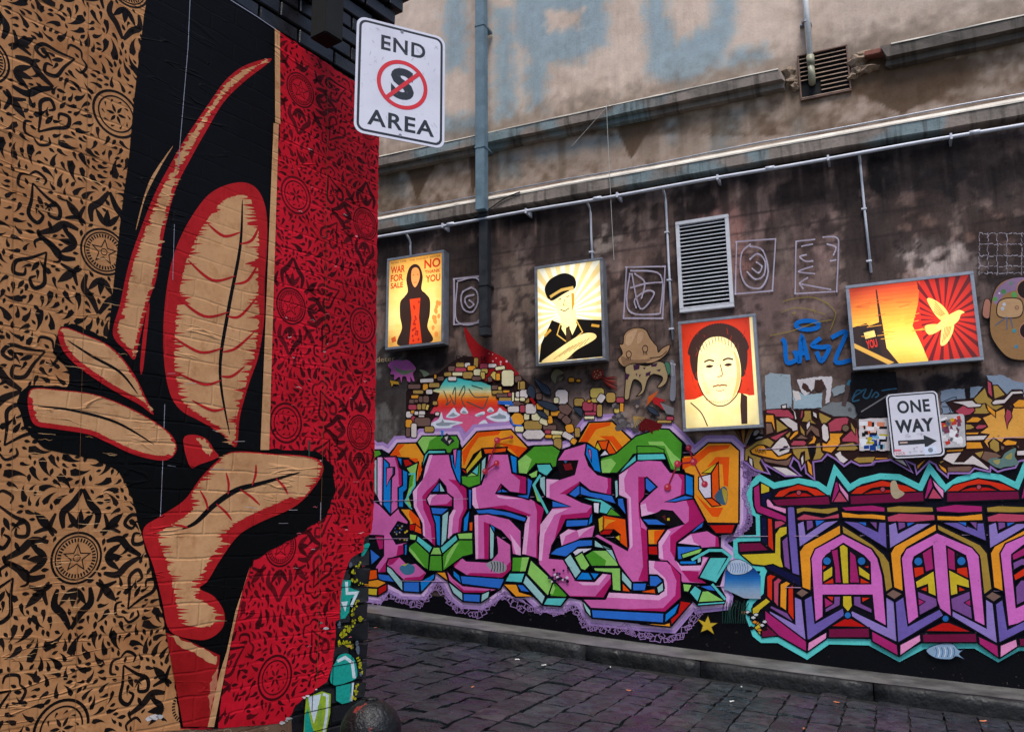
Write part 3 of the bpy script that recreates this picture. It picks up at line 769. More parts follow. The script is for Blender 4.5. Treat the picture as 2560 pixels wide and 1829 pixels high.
def heart(x, y, rot_, s=1.):
    o = []; c, n = math.cos(rot_), math.sin(rot_)
    R = lambda P: [(x+s*(c*p-n*q), y+s*(n*p+c*q)) for p, q in P]
    for m in (-1, 1):
        o.append(R([(m*p, q) for p, q in ribbon([(0, -.075), (.028, -.02), (.058, .025), (.042, .062), (.012, .045), (.022, .022)], .015)]))
        o.append(R([(m*p, q) for p, q in comma(.01, .0, .6, .04, .014, .8)]))
        o.append(R([(m*p, q) for p, q in ribbon([(.0, -.105), (.03, -.112), (.052, -.08), (.036, -.062)], .011)]))
        o.append(R([(m*p, q) for p, q in comma(.07, -.02, 1.2, .05, .016, -1.)]))
        o.append(R([(m*p, q) for p, q in comma(.045, .085, .9, .045, .016, 1.)]))
    o.append(R(leaf(0, -.03, math.pi/2, .05, .018)))
    o.append(R(leaf(0, .062, math.pi/2, .04, .015)))
    return o
def damask(pu_, pv_, u0, v0, ur, vr, keep, seed):
    """lattice of medallions plus fill; returns polygons in wall metres"""
    P = []; occ = []
    sc, se = star_cell(), seal_cell(); kx = pu_/.47; ky = pv_/.55
    i0, i1 = int((ur[0]-u0)/pu_)-1, int((ur[1]-u0)/pu_)+1; j0, j1 = int((vr[0]-v0)/pv_)-1, int((vr[1]-v0)/pv_)+1
    for i in range(i0, i1+1):
        for j in range(j0, j1+1):
            cx_, cy_ = u0+i*pu_, v0+j*pv_
            for q in (sc if (i+j) % 2 == 0 else se): P.append([(cx_+x*kx, cy_+y*ky) for x, y in q])
            s = 1 if (i+j) % 2 == 0 else -1
            for (dx, dy, r) in ((.5, .20, math.pi*.5*(s > 0) + .5), (.5, -.22, -.5)):
                P += heart(cx_+dx*pu_, cy_+dy*pv_, r+(math.pi if s < 0 else 0), 1.0)
    occ = [np.array(p) for p in P]; cen = np.array([p.mean(0) for p in occ]); rad = np.array([np.ptp(p, axis=0).max()*.42 for p in occ])
    pts = np.vstack([p for p in occ])
    # commas fill what is left, swirling round the lattice points
    rn = random.Random(seed); cellg = {}
    def gk(x, y): return int(x//.03), int(y//.03)
    for x, y in pts: cellg.setdefault(gk(x, y), []).append((x, y))
    def free(x, y, d):
        a_, b_ = gk(x, y)
        for ii in range(a_-1, a_+2):
            for jj in range(b_-1, b_+2):
                for (p, q) in cellg.get((ii, jj), ()):
                    if (p-x)**2+(q-y)**2 < d*d: return False
        return True
    area = (ur[1]-ur[0])*(vr[1]-vr[0])
    for tries, L0, d0 in ((int(area*4000), .07, .021), (int(area*7500), .052, .016), (int(area*10000), .037, .0125), (int(area*10000), .024, .009)):
        for _ in range(tries):
            x = rn.uniform(*ur); y = rn.uniform(*vr)
            fx = (x-u0)/pu_; fy = (y-v0)/pv_
            if not free(x, y, d0*.62): continue
            inn = min(math.hypot((fx-round(fx))*pu_, (fy-round(fy))*pv_), 9)
            if inn < .085*kx: continue
            ang = 2.2*math.sin(2*math.pi*fx)+1.9*math.cos(2*math.pi*fy)+math.atan2(fy-round(fy), fx-round(fx))*2
            turn = 1.2 if (math.sin(math.pi*fx)*math.cos(math.pi*fy)) > 0 else -1.2
            L = L0*rn.uniform(.8, 1.25); q = comma(x, y, ang, L, L*.42, turn) if L0 > .03 else leaf(x, y, ang, L, L*.5)
            mid = [q[k] for k in range(0, len(q), 2)]
            if all(free(a_, b_, d0*.62) for a_, b_ in mid):
                P.append(q)
                for a_, b_ in q: cellg.setdefault(gk(a_, b_), []).append((a_, b_))
                cx_, cy_ = np.mean(q, axis=0); cellg.setdefault(gk(cx_, cy_), []).append((cx_, cy_))
    out = []
    for q in P:
        Xp, Yp = project(WL.w(np.array([t[0] for t in q]), np.array([t[1] for t in q])+EYE, .004))
        if keep(Xp, Yp): out.append(q)
    return out
def print_damask(name, polys, cols, off, seed):
    a_ = Art(UL, off); rn = random.Random(seed)
    for q in polys:
        q = [(x, y+EYE) for x, y in q]; a_.fill(q, rn.choice(cols), bump=False)
    o = a_.build(name, m_paper, pu); o['kind'] = 'stuff'; return o
u_l = WL.uv(-60, 900)[0]
tan_keep = lambda X, Y: inside(tan_edge, X, Y).all() and X.min() > -420 and Y.max() < 1900 and (X.max() < 480)
polys = damask(.49, .567, 1.632, 1.057-.567*2*0, (1.0, 2.02), (-1.0, 2.3), tan_keep, 3)
print_damask('ornament_print', polys, ((24, 17, 15), (20, 14, 13), (32, 22, 18)), .0044, 1)
red_keep = lambda X, Y: inside(red_edge, X, Y).all()
polys = damask(.47, .55, 2.545, 1.045, (1.95, 3.14), (-.95, 2.45), red_keep, 8)
print_damask('ornament_print', polys, (DRED, (90, 12, 20), (68, 9, 16), (100, 13, 23)), .0045, 2)
# --- the black panel with tall curling leaf forms in tan and red (a plain botanical design)
a = Art(WL, .0050)
BKP = (9, 8, 11)
hair = [(372, -30), (360, 40), (335, 250), (322, 400), (310, 480), (296, 600), (285, 700), (272, 830), (266, 850), (420, 1160), (662, 1126), (674, 800), (686, 400), (690, 300), (688, 70), (545, -30)]
a.fill(hair, BKP)
low = [(140, 850), (150, 818), (180, 808), (280, 850), (330, 880), (420, 950), (450, 1040), (545, 1118), (680, 1121), (790, 1126), (832, 1160), (838, 1230), (815, 1290), (750, 1335), (680, 1372), (635, 1400), (615, 1445), (585, 1560), (565, 1640), (545, 1818), (452, 1818), (428, 1640), (398, 1500), (368, 1390), (352, 1330), (330, 1240), (300, 1180), (240, 1150), (110, 1120), (60, 1070), (42, 1000), (70, 962), (170, 966), (175, 930), (130, 880)]
a.fill(jag(low, 2.2, 3, 12), (5, 4, 5))
a.build('black_panel', m_paper, pu)
a = Art(WL, .0056)
def shrink(pts, k, dx=0, dy=0):
    c = np.mean(pts, axis=0); return [tuple(c+(np.array(p)-c)*k+np.array((dx, dy))) for p in pts]
def inset(pts, d, jagamp, seed):
    """a hand-brushed inner shape: inset by d pixels, with a combed edge"""
    p = [np.array(q) for q in catmull(pts, True, 5)]; n = len(p); rn = random.Random(seed); out = []
    area = sum(p[i][0]*p[(i+1) % n][1]-p[(i+1) % n][0]*p[i][1] for i in range(n)); sg = 1 if area > 0 else -1
    for i in range(n):
        t = p[(i+1) % n]-p[i-1]; t /= np.linalg.norm(t)+1e-9; nn = sg*np.array([-t[1], t[0]])
        dd = d(i/n) if callable(d) else d
        out.append(tuple(p[i]+nn*dd))
    # comb the edge into short dry-brush points running sideways
    cxm = np.mean([q[0] for q in out]); res = []; m = len(out)
    for i in range(m):
        a_, b_ = np.array(out[i]), np.array(out[(i+1) % m]); L = np.linalg.norm(b_-a_); k = max(1, int(L/2.6)); steep = abs(b_[1]-a_[1])/(L+1e-6)
        for j in range(k):
            q = a_+(b_-a_)*j/k; sgn = 1 if q[0] < cxm else -1
            d_ = (rn.random()**2.2)*jagamp*3.4*steep if rn.random() < .6 else rn.uniform(0, jagamp*.35)
            res.append((q[0]+sgn*d_, q[1]+rn.uniform(-.4, .4)))
    return res
TAN2 = (206, 154, 108)
def blade(red, d, amp, seed, vein=None, tan=TAN2):
    a.fill(red, RED, True); a.fill(inset(red, d, amp, seed), tan)
    if vein: a.line(vein, 7, (14, 12, 14), sm=True, taper=True)
crescent = [(680, 148), (615, 163), (565, 200), (520, 262), (462, 348), (422, 418), (387, 484), (352, 572), (322, 660), (300, 760), (282, 835), (318, 880), (336, 898), (346, 860), (370, 760), (390, 700), (400, 640), (415, 560), (440, 470), (475, 400), (520, 320), (560, 255), (610, 205)]
blade(crescent, 10, 5, 1)
a.fill([(433, 365), (400, 420), (365, 490), (345, 560), (340, 572), (352, 520), (375, 450), (410, 395)], TAN2, True)
a.fill([(374, 760), (366, 850), (356, 930), (350, 920), (356, 850), (366, 780)], RED, True)
petal = [(596, 456), (640, 470), (664, 520), (668, 600), (662, 700), (660, 800), (646, 890), (622, 960), (600, 1040), (590, 1116), (555, 1085), (500, 1052), (452, 1025), (424, 980), (410, 900), (409, 800), (420, 700), (440, 620), (480, 540), (530, 480)]
blade(petal, lambda t: 20+15*math.sin(6.28*(t+.35)), 11, 2)
# midrib and side veins of the big petal
a.line([(606, 500), (600, 620), (570, 780), (550, 930), (574, 1085)], 9, (14, 12, 14), sm=True, taper=True)
for (x0, y0, x1, y1, x2, y2) in ((600, 610, 630, 600, 650, 560), (585, 710, 620, 700, 650, 650), (568, 790, 600, 790, 645, 740), (555, 880, 590, 870, 635, 830), (552, 940, 580, 940, 612, 915), (602, 580, 560, 590, 520, 560), (588, 690, 530, 700, 470, 650), (572, 780, 510, 790, 440, 740), (556, 870, 500, 880, 430, 840), (553, 950, 510, 960, 440, 930), (562, 1020, 530, 1025, 480, 1000)):
    a.line([(x0, y0), (x1, y1), (x2, y2)], 7, RED, sm=True, taper=True)
l1 = [(146, 826), (165, 818), (205, 833), (260, 856), (300, 888), (338, 940), (365, 995), (384, 1036), (350, 1012), (300, 985), (250, 955), (200, 920), (168, 890), (150, 860)]
blade(l1, lambda t: 3 if t < .5 else 13, 3, 3, [(168, 850), (230, 890), (300, 930), (345, 985)])
l2 = [(70, 990), (85, 970), (150, 974), (230, 984), (300, 1008), (370, 1043), (425, 1083), (442, 1118), (428, 1144), (395, 1150), (330, 1134), (270, 1106), (220, 1085), (140, 1072), (88, 1062), (72, 1028)]
blade(l2, lambda t: 2.5 if t < .5 else 12, 3, 4, [(95, 1015), (180, 1025), (290, 1055), (385, 1110)])
a.fill([(458, 1100), (480, 1086), (515, 1096), (536, 1125), (545, 1142), (500, 1160), (475, 1166)], RED, True)
a.fill(jag([(490, 1095), (515, 1100), (530, 1128), (525, 1140), (505, 1118)], 4, 9, 5), TAN2)
big = [(560, 1138), (600, 1128), (690, 1134), (770, 1140), (806, 1158), (800, 1196), (742, 1262), (650, 1305), (596, 1338), (550, 1400), (520, 1450), (500, 1470), (535, 1490), (560, 1528), (558, 1565), (530, 1592), (490, 1598), (425, 1576), (405, 1500), (385, 1420), (357, 1328), (400, 1290), (460, 1250), (505, 1190)]
blade(big, lambda t: 3 if t < .25 or t > .92 else (26 if t < .62 else 32), 11, 6)
a.line([(455, 1322), (490, 1305), (535, 1262), (590, 1225), (650, 1208), (750, 1180)], 14, (14, 12, 14), sm=True, taper=True)
for (x0, y0, x1, y1) in ((520, 1275, 500, 1225), (570, 1236, 565, 1180), (630, 1213, 640, 1160), (600, 1222, 650, 1262), (540, 1258, 580, 1300), (690, 1195, 720, 1235), (470, 1318, 430, 1310)):
    a.line([(x0, y0), ((x0+x1)/2+4, (y0+y1)/2), (x1, y1)], 6, RED, sm=True, taper=True)
stem = [(415, 1580), (470, 1600), (550, 1637), (542, 1720), (522, 1815), (458, 1815), (435, 1690)]
a.fill(stem, (160, 24, 28)); a.fill(jag([(420, 1584), (470, 1603), (546, 1640), (540, 1660), (500, 1640), (450, 1612)], 4, 2, 8), TAN2)
a.fill(jag([(546, 1660), (540, 1720), (524, 1790), (522, 1740), (530, 1690)], 3, 3, 8), (190, 120, 90))
a.fill([(626, 1412), (616, 1446), (589, 1525), (567, 1626), (550, 1680), (519, 1816), (535, 1816), (567, 1657), (581, 1587), (607, 1472)], TAN2)
a.fill([(687, 72), (700, 80), (701, 310), (688, 306)], TAN2); a.fill([(684, 308), (697, 310), (685, 700), (673, 1124), (651, 1124), (668, 700)], TAN2)
a.build('leaf_design', m_paper, pu)
# pale rain-run lines and paper seams
a = Art(WL, .0068)
for pts, w in (([(476, -20), (470, 120), (455, 300), (445, 420)], 1.5), ([(436, 560), (432, 700)], 1.2), ([(412, 1010), (408, 1130), (401, 1290)], 1.5), ([(802, 1255), (801, 1300)], 1.5), ([(576, 0), (640, 40), (690, 74)], 2.)):
    a.line(pts, w, (150, 150, 165))
a.line([(774, 1100), (772, 1150), (770, 1200), (768, 1240)], 4, (40, 70, 62))
for i in range(26):
    rn = random.Random(i); x = rn.uniform(300, 800); y = rn.uniform(880, 1400)
    if i < 12: a.line([(x, y), (x+rn.uniform(8, 40), y+rn.uniform(-2, 5))], rn.uniform(.6, 1.3), (190, 186, 190))
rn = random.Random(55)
for i in range(150):   # wrinkle highlights painted on as thin strokes, along with scuffed ink
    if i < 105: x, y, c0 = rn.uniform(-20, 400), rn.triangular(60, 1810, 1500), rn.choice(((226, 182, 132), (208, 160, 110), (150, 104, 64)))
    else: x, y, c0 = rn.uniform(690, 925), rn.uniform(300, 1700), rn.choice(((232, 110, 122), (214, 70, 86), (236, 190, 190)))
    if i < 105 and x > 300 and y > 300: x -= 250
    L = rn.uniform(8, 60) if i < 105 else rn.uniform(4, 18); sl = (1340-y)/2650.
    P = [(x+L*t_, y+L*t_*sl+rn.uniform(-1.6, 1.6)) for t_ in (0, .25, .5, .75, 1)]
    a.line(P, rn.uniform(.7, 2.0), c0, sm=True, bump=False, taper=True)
for P in ([(222, -20), (214, 600), (196, 1300), (188, 1830)], [(30, -20), (34, 900), (22, 1830)], [(820, 165), (812, 900), (792, 1715)]): a.line(P, .9, (120, 80, 50), bump=False)
a.build('scratch_and_wrinkle_glints', m_paper, pu)['kind'] = 'stuff'
# paint on the exposed corner bricks: teal letters with white glints on black, yellow splashes
a = Art(WL, -.0015).fr(700, 1300, 3.07)
TEAL, TW, YEL, LIME = (28, 152, 136), (206, 214, 218), (176, 168, 30), (150, 176, 44)
a.fill(jag([(480, 455), (545, 460), (540, 520), (610, 540), (590, 590), (540, 600), (530, 700), (500, 750), (465, 755), (462, 600)], 3, 1, 14), TEAL)
a.line([(510, 470), (515, 560), (590, 555), (545, 660)], 7, TW); a.fill([(470, 625), (520, 620), (500, 700)], TW)
a.fill([(425, 1090), (450, 1040), (500, 1020), (545, 1035), (580, 1090), (590, 1200), (520, 1240), (430, 1265), (385, 1230), (400, 1130)], TEAL, True)
a.line([(440, 1080), (500, 1050), (555, 1090), (570, 1210)], 8, TW); a.fill([(430, 1275), (560, 1245), (545, 1390), (480, 1410), (430, 1380)], TEAL); a.line([(560, 1240), (545, 1385)], 6, TW)
a.fill([(200, 1360), (320, 1310), (390, 1330), (385, 1480), (350, 1650), (180, 1650), (190, 1480)], LIME); a.fill([(215, 1355), (315, 1330), (290, 1450), (260, 1560), (230, 1440)], TW); a.line([(330, 1330), (365, 1345), (360, 1480), (335, 1640)], 7, TW)
a.fill([(190, 1500), (215, 1440), (240, 1560), (270, 1650), (185, 1650)], TEAL); a.fill([(290, 1420), (320, 1400), (320, 1560), (290, 1600)], (130, 164, 60))
a.fill([(50, 1560), (90, 1490), (85, 1650), (40, 1650)], (34, 128, 120)); a.fill([(640, 190), (690, 180), (650, 260), (625, 270)], TEAL, True)
rn = random.Random(8)
for (x0, y0, x1, y1, w, k) in ((560, 460, 640, 500, 30, 10), (600, 600, 545, 740, 18, 14), (450, 930, 570, 960, 40, 22), (480, 880, 600, 740, 40, 34), (600, 1050, 640, 1180, 24, 14), (560, 1380, 600, 1260, 24, 12), (545, 420, 630, 310, 20, 8), (670, 150, 690, 260, 14, 8), (600, 760, 640, 740, 30, 10)):
    for i in range(k):
        t = rn.random(); x = x0+(x1-x0)*t+rn.uniform(-w, w)*.5; y = y0+(y1-y0)*t+rn.uniform(-w, w)*.5; r = rn.uniform(5, 15)
        if x > 640: continue
        a.fill([(x+r*rn.uniform(.5, 1.2)*math.cos(q), y+r*rn.uniform(.5, 1.3)*math.sin(q)) for q in np.linspace(0, 5.3, 6)], YEL, bump=False)
a.o += .0002
for (x, y, r) in ((540, 340, 16), (455, 800, 18), (600, 990, 22), (590, 940, 14), (620, 1180, 9)):
    a.fill([(x+r*rn.uniform(.5, 1.2)*math.cos(q), y+2*r*rn.uniform(.5, 1.2)*math.sin(q)) for q in np.linspace(0, 5.3, 6)], (92, 98, 108), bump=False)
a.o += .0002; a.fr(0, 0, 1)
# joints stay black between the painted bricks
for r in range(-n_low, -22):
    z = V_TOP+r*BR_H
    xa, ya = project(WL.w(WL.uv(700, 1500)[0], z, .0035)); xb, yb = project(WL.w(U_CORNER-.02, z, .0035))
    if yb > 1310: a.line([(float(xa), float(ya)), (float(xb), float(yb))], 1.8, (10, 10, 12), bump=False)
    for k in range(1, 4):
        uu = U_CORNER-(BR_L/2 if r % 2 == 0 else 0)-BR_L*(k-1 if r % 2 == 0 else k)
        p0 = project(WL.w(uu, z, .0035)); p1 = project(WL.w(uu, z+BR_H, .0035))
        if p1[1] > 1380: a.line([tuple(map(float, p0)), tuple(map(float, p1))], 1.6, (10, 10, 12), bump=False)
a.build('corner_paint', m_brickpaint, bL)['kind'] = 'stuff'
# ------------------------------------------------------------------ graffiti on the far wall
PK, MG, LP, BL, B2, TE, TQ = (205, 98, 166), (170, 26, 96), (228, 168, 208), (42, 106, 198), (16, 122, 204), (150, 194, 194), (86, 190, 188)
GR, LG, OR, DO, RD, YE, LI, WH, NB = (74, 148, 40), (140, 196, 96), (228, 146, 36), (226, 80, 10), (182, 18, 14), (200, 174, 40), (168, 134, 192), (216, 208, 222), (9, 9, 16)
F5, F6, F7, F8 = (920, 1000, 3.248), (1380, 1000, 3.248), (1800, 1100, 2.953), (2180, 1100, 2.953)
D1, D2, D3, D4, D5 = (920, 880, 5.6825), (1300, 900, 5.6825), (1820, 920, 5.6825), (2160, 920, 5.6825), (1280, 1380, 3.919)
def inpx(fr, pts): return [(q[0]/fr[2]+fr[0], q[1]/fr[2]+fr[1]) for q in pts]
# black ground coat behind the pieces, down to the footpath
a = Art(WR, .0012)
base_pts = [(880, 1400), (1000, 1480), (1200, 1500), (1500, 1400), (1640, 1250), (1840, 1170), (1880, 1080), (2240, 1150), (2330, 1140), (2560, 1120), (2760, 1100), (2800, 1752)]
bot = [tuple(map(float, project(WR.w(uu, float(gz(uu))-.01, .0012)))) for uu in np.linspace(1.9, -6.3, 30)]
a.fill(base_pts[:-1]+[(2790, bot[0][1])]+bot, (6, 6, 12)); a.build('black_ground_coat', m_paintR, bR)
# ---- painted stone arch with a sunset behind it
ST = {'t': (170, 136, 72), 'b': (112, 84, 76), 'w': (212, 200, 196), 'c': (222, 212, 170), 'o': (224, 150, 46), 'r': (170, 66, 84), 'y': (206, 178, 92)}
SO = (38, 20, 20)
a = Art(WR, .0014).fr(*D1)
a.fill([(540, 1200), (540, 560), (740, 360), (1000, 300), (1200, 130), (1350, 60), (1500, 60), (1900, 200), (2120, 300), (2273, 430), (2400, 600), (2500, 1100), (2300, 1250), (1500, 1250), (900, 1200)], SO)
a.fill([(1366, -350), (1400, -330), (1490, -210), (1610, -90), (1800, 10), (1950, 95), (2070, 230), (2120, 330), (1700, 420), (1560, 230), (1500, 80), (1450, -30), (1390, -190)], (156, 24, 28), True)
for x, y, r in ((1775, 130, 12), (1885, 140, 16), (1970, 130, 18), (1820, 85, 9), (1720, 20, 7), (1885, 175, 10), (2075, 290, 10), (1770, 30, 8)): a.disc((x, y), r, (226, 170, 176), n=8)
arch = [(900, 550), (1020, 500), (1100, 380), (1150, 350), (1290, 370), (1400, 400), (1600, 420), (1760, 480), (1770, 560), (1830, 640), (1860, 720), (1960, 800), (2010, 870), (2020, 1010), (2060, 1060), (1500, 1110), (1330, 1290), (1290, 1150), (760, 1150), (800, 1100), (930, 1080), (880, 1010), (1000, 880), (880, 870), (980, 700), (1020, 580)]
a.grad(arch, [(350, (40, 168, 178)), (470, (96, 190, 180)), (560, (222, 206, 150)), (620, (230, 160, 70)), (690, (232, 84, 20)), (780, (214, 52, 50)), (880, (216, 76, 110)), (1000, (190, 100, 160)), (1100, (150, 126, 186)), (1250, (150, 126, 186))])
a.fill([(1150, 960), (1400, 880), (1680, 1000), (1480, 1050), (1400, 1160), (1320, 1040)], (214, 90, 130))
for P in ([(890, 1020), (1000, 950), (1045, 850), (1075, 950), (1200, 970), (1350, 1000), (1220, 1040), (1150, 1085), (960, 1090)], [(1110, 910), (1150, 860), (1220, 790), (1260, 850), (1310, 890), (1220, 930), (1130, 930)], [(1310, 850), (1360, 780), (1425, 860), (1360, 875)], [(1520, 890), (1640, 840), (1655, 880), (1560, 915)], [(1680, 920), (1740, 890), (1830, 850), (1870, 790), (1920, 830), (2000, 870), (2010, 970), (1860, 990), (1760, 970)], [(1690, 830), (1740, 780), (1790, 830), (1740, 855)], [(1560, 1035), (1660, 960), (1710, 1060)]):
    a.fill(P, (214, 216, 228), True); c = np.mean(P, axis=0); a.fill([tuple(c+(np.array(q)-c)*np.array((.66, .4))+np.array((0, 14))) for q in P], (138, 146, 158), True)
for P in ([(1075, 545), (1130, 690), (1110, 750), (1180, 690)], [(1200, 600), (1240, 500), (1235, 740), (1160, 600)], [(1290, 620), (1360, 480), (1375, 560), (1330, 660), (1380, 780)], [(1430, 520), (1500, 620), (1560, 640), (1720, 630)], [(1470, 470), (1630, 520)], [(1400, 700), (1560, 770), (1640, 790), (1700, 650)]):
    a.line(P, 2.4, (60, 84, 74), sm=True)
a.build('sunset_arch', m_paintR, bR)
a = Art(WR, .0042).fr(*D1)
def blk(x0, y0, x1, y1, c, rot=0, cut=.2):
    x0 -= 5; x1 += 5; y0 -= 4; y1 += 4
    w, h = x1-x0, y1-y0; k = min(w, h)*cut
    P = [(x0+k, y0), (x1-k, y0), (x1, y0+k), (x1, y1-k), (x1-k, y1), (x0+k, y1), (x0, y1-k), (x0, y0+k)]
    if rot:
        m = np.array(((x0+x1)/2, (y0+y1)/2)); P = [tuple(m+np.array(((p-m[0])*math.cos(rot)-(q-m[1])*math.sin(rot), (p-m[0])*math.sin(rot)+(q-m[1])*math.cos(rot)))) for p, q in P]
    a.shape(P, ST[c], 2.2, (30, 16, 16))
for s in ((1250, 145, 1370, 210, 't'), (1375, 150, 1450, 215, 'w'), (1505, 80, 1565, 215, 't', .05), (1590, 160, 1700, 235, 'r'), (1710, 165, 1825, 220, 'w'), (1810, 200, 1945, 250, 'c', -.15), (1140, 200, 1240, 270, 'b'), (1240, 220, 1395, 285, 'r'), (1415, 195, 1525, 260, 'o'), (1500, 240, 1610, 330, 'c'), (1610, 235, 1700, 300, 'y'), (1080, 285, 1185, 340, 't'), (1200, 285, 1355, 335, 'c'), (1350, 280, 1490, 375, 't'), (1600, 280, 1660, 380, 'y'), (1480, 345, 1605, 400, 'b'), (1140, 350, 1255, 405, 'w'), (985, 345, 1075, 405, 'b'), (940, 315, 972, 375, 'o'), (740, 375, 930, 430, 'w', -.05), (570, 455, 745, 520, 'b'), (865, 435, 1015, 500, 't'), (640, 540, 785, 590, 't'), (780, 450, 850, 540, 'o'), (825, 530, 915, 595, 'w'), (615, 610, 720, 655, 'o'), (585, 670, 660, 725, 'b'), (660, 670, 715, 715, 'b'), (720, 625, 780, 710, 'b'), (785, 620, 865, 715, 'b'), (575, 745, 690, 815, 'r'), (700, 735, 755, 815, 't'), (765, 730, 825, 815, 't'), (825, 745, 860, 820, 'y', .3), (920, 695, 985, 750, 't'), (540, 840, 635, 930, 'w'), (610, 825, 665, 870, 'o'), (660, 840, 720, 890, 'w'), (725, 835, 810, 890, 'w'), (720, 895, 800, 920, 'w'), (610, 910, 690, 990, 'r', .5), (660, 930, 885, 1050, 'b'), (535, 955, 625, 1070, 'o'), (615, 1010, 690, 1210, 'w'), (805, 1055, 935, 1135, 't'), (540, 1075, 600, 1200, 'b'), (955, 850, 1010, 900, 'w'),
          (1745, 295, 1880, 390, 'y', .6), (1820, 300, 1875, 400, 'o'), (1900, 255, 2070, 480, 'c', 0, .16), (2085, 335, 2180, 430, 'b'), (2130, 410, 2225, 540, 't'), (1755, 470, 1850, 530, 'b'), (1850, 490, 1895, 540, 'y'), (1765, 545, 1930, 595, 't'), (1920, 540, 2010, 575, 'o'), (1825, 590, 1985, 640, 'b'), (1990, 575, 2035, 630, 'r'), (1860, 645, 2045, 695, 't'), (2045, 570, 2075, 700, 'c'), (2085, 640, 2225, 690, 'c'), (2060, 700, 2220, 755, 'b'), (1985, 765, 2150, 850, 'w'), (2155, 750, 2225, 850, 'r'), (2200, 650, 2290, 720, 't'), (2030, 865, 2215, 1040, 'o', 0, .3), (2215, 870, 2290, 960, 'c'), (2090, 1050, 2210, 1130, 'c'), (1945, 730, 2010, 765, 'w'), (2100, 560, 2210, 640, 'w'), (1700, 350, 1760, 420, 'b')): blk(*s)
a.line([(1845, 705), (2030, 705), (2045, 740), (1850, 720)], 5, BL); a.line([(2015, 920), (2060, 1030), (2190, 1045)], 4, BL)
# toothed pink fellow and the word above it
a.fill([(285, 190), (330, 130), (400, 110), (480, 120), (560, 110), (640, 170), (680, 240), (640, 300), (660, 400), (640, 410), (600, 350), (600, 420), (560, 410), (540, 350), (490, 350), (475, 430), (450, 350), (400, 380), (370, 390), (370, 320), (320, 310), (330, 250)], (186, 92, 160), True); a.fill([(360, 190), (440, 240), (560, 260), (680, 240), (540, 320), (430, 290)], (112, 122, 98), True); a.fill([(730, 250), (800, 260), (870, 310), (800, 350), (770, 300)], (112, 122, 98), True)
a.text('deter', [(115, 70), (380, 55), (385, 125), (120, 145)], (176, 150, 112)); a.text('BE', [(1250, 50), (1410, 45), (1410, 135), (1250, 140)], (40, 26, 28)); a.text('R', [(1600, 60), (1700, 60), (1700, 140), (1600, 140)], (80, 16, 22))
a.fill([(310, 400), (430, 420), (440, 460), (360, 450), (340, 490)], (190, 140, 40))
# stones and scraps further along
a.fr(*D2)
for s in ((60, 860, 310, 985, 't'), (330, 920, 515, 990, 'b'), (165, 750, 300, 855, 'c'), (280, 830, 405, 915, 'c', .4), (75, 620, 230, 760, 'w'), (235, 600, 335, 700, 'o'), (340, 680, 410, 800, 't'), (390, 790, 460, 900, 'o', -.2), (440, 710, 570, 790, 'o'), (550, 620, 730, 760, 'b', .7), (540, 770, 700, 850, 'b', .4), (600, 800, 720, 900, 'b', .8), (650, 910, 760, 1030, 'o', -.2), (780, 960, 850, 1090, 't'), (40, 990, 350, 1120, 'w', 0, .4), (355, 990, 440, 1045, 'r'), (445, 1005, 640, 1060, 'c', .1), (360, 1060, 450, 1105, 'o'), (460, 1060, 580, 1120, 'y'), (480, 1110, 590, 1260, 't'), (600, 1040, 770, 1120, 'w', .5), (505, 420, 680, 620, 'w'), (480, 530, 550, 610, 'c'), (770, 540, 910, 650, 't'), (1000, 395, 1190, 540, 'y'), (1015, 545, 1105, 600, 'y'), (1105, 480, 1200, 600, 'w', .6), (1225, 460, 1355, 600, 't'), (890, 590, 1040, 720, 'r'), (1045, 620, 1090, 745, 'r'), (920, 735, 1080, 780, 'r'), (1095, 630, 1165, 800, 't'), (915, 795, 1055, 835, 'c'), (1340, 630, 1410, 750, 'y'), (960, 560, 1005, 600, 'o'), (1370, 530, 1480, 600, 'r'), (1420, 610, 1470, 770, 'o'), (230, 470, 310, 560, 'b'), (0, 300, 70, 420, 't'), (0, 420, 110, 540, 'w'), (0, 530, 70, 580, 'c'), (0, 640, 70, 740, 'r'), (725, 1110, 800, 1190, 'o', .6), (1950, 850, 2150, 890, 't'), (2080, 800, 2180, 850, 'r'), (690, 250, 770, 310, 'o'), (800, 270, 860, 310, 'o')): blk(*s)
FE = (52, 60, 74)
for P in ([(200, 250), (270, 300), (400, 380), (430, 490), (330, 460), (260, 370)], [(95, 440), (145, 350), (215, 420), (200, 550), (120, 500)], [(240, 580), (400, 590), (550, 680), (470, 720), (320, 660)], [(760, 670), (880, 690), (880, 800), (800, 740)], [(240, 720), (340, 740), (400, 830), (300, 800)], [(1800, 660), (1900, 680), (1980, 790), (1850, 740)]): a.shape(P, FE, 2, (16, 20, 30), True)
a.fill([(130, 540), (170, 530), (220, 600), (210, 660)], (160, 20, 24)); a.fill([(440, 240), (480, 150), (540, 130), (620, 180), (560, 210), (520, 240), (500, 330)], (118, 112, 88), True); a.fill([(550, 300), (560, 260), (620, 230), (590, 280)], (118, 112, 88))
a.fill([(1030, 150), (1120, 120), (1190, 160), (1160, 250), (1060, 275), (1020, 220)], (136, 52, 44), True)
for x, y in ((1060, 165), (1100, 150), (1140, 175), (1080, 200), (1120, 215), (1060, 230), (1095, 245), (1150, 205)): a.disc((x, y), 9, (214, 176, 130), n=6)
for k in range(7): a.line([(1160, 200+k*8), (1230, 250+k*14), (1330, 240+k*26), (1380, 250+k*30)], 3.2, ((110, 24, 26), (70, 18, 22), (132, 58, 44))[k % 3], sm=True, taper=True)
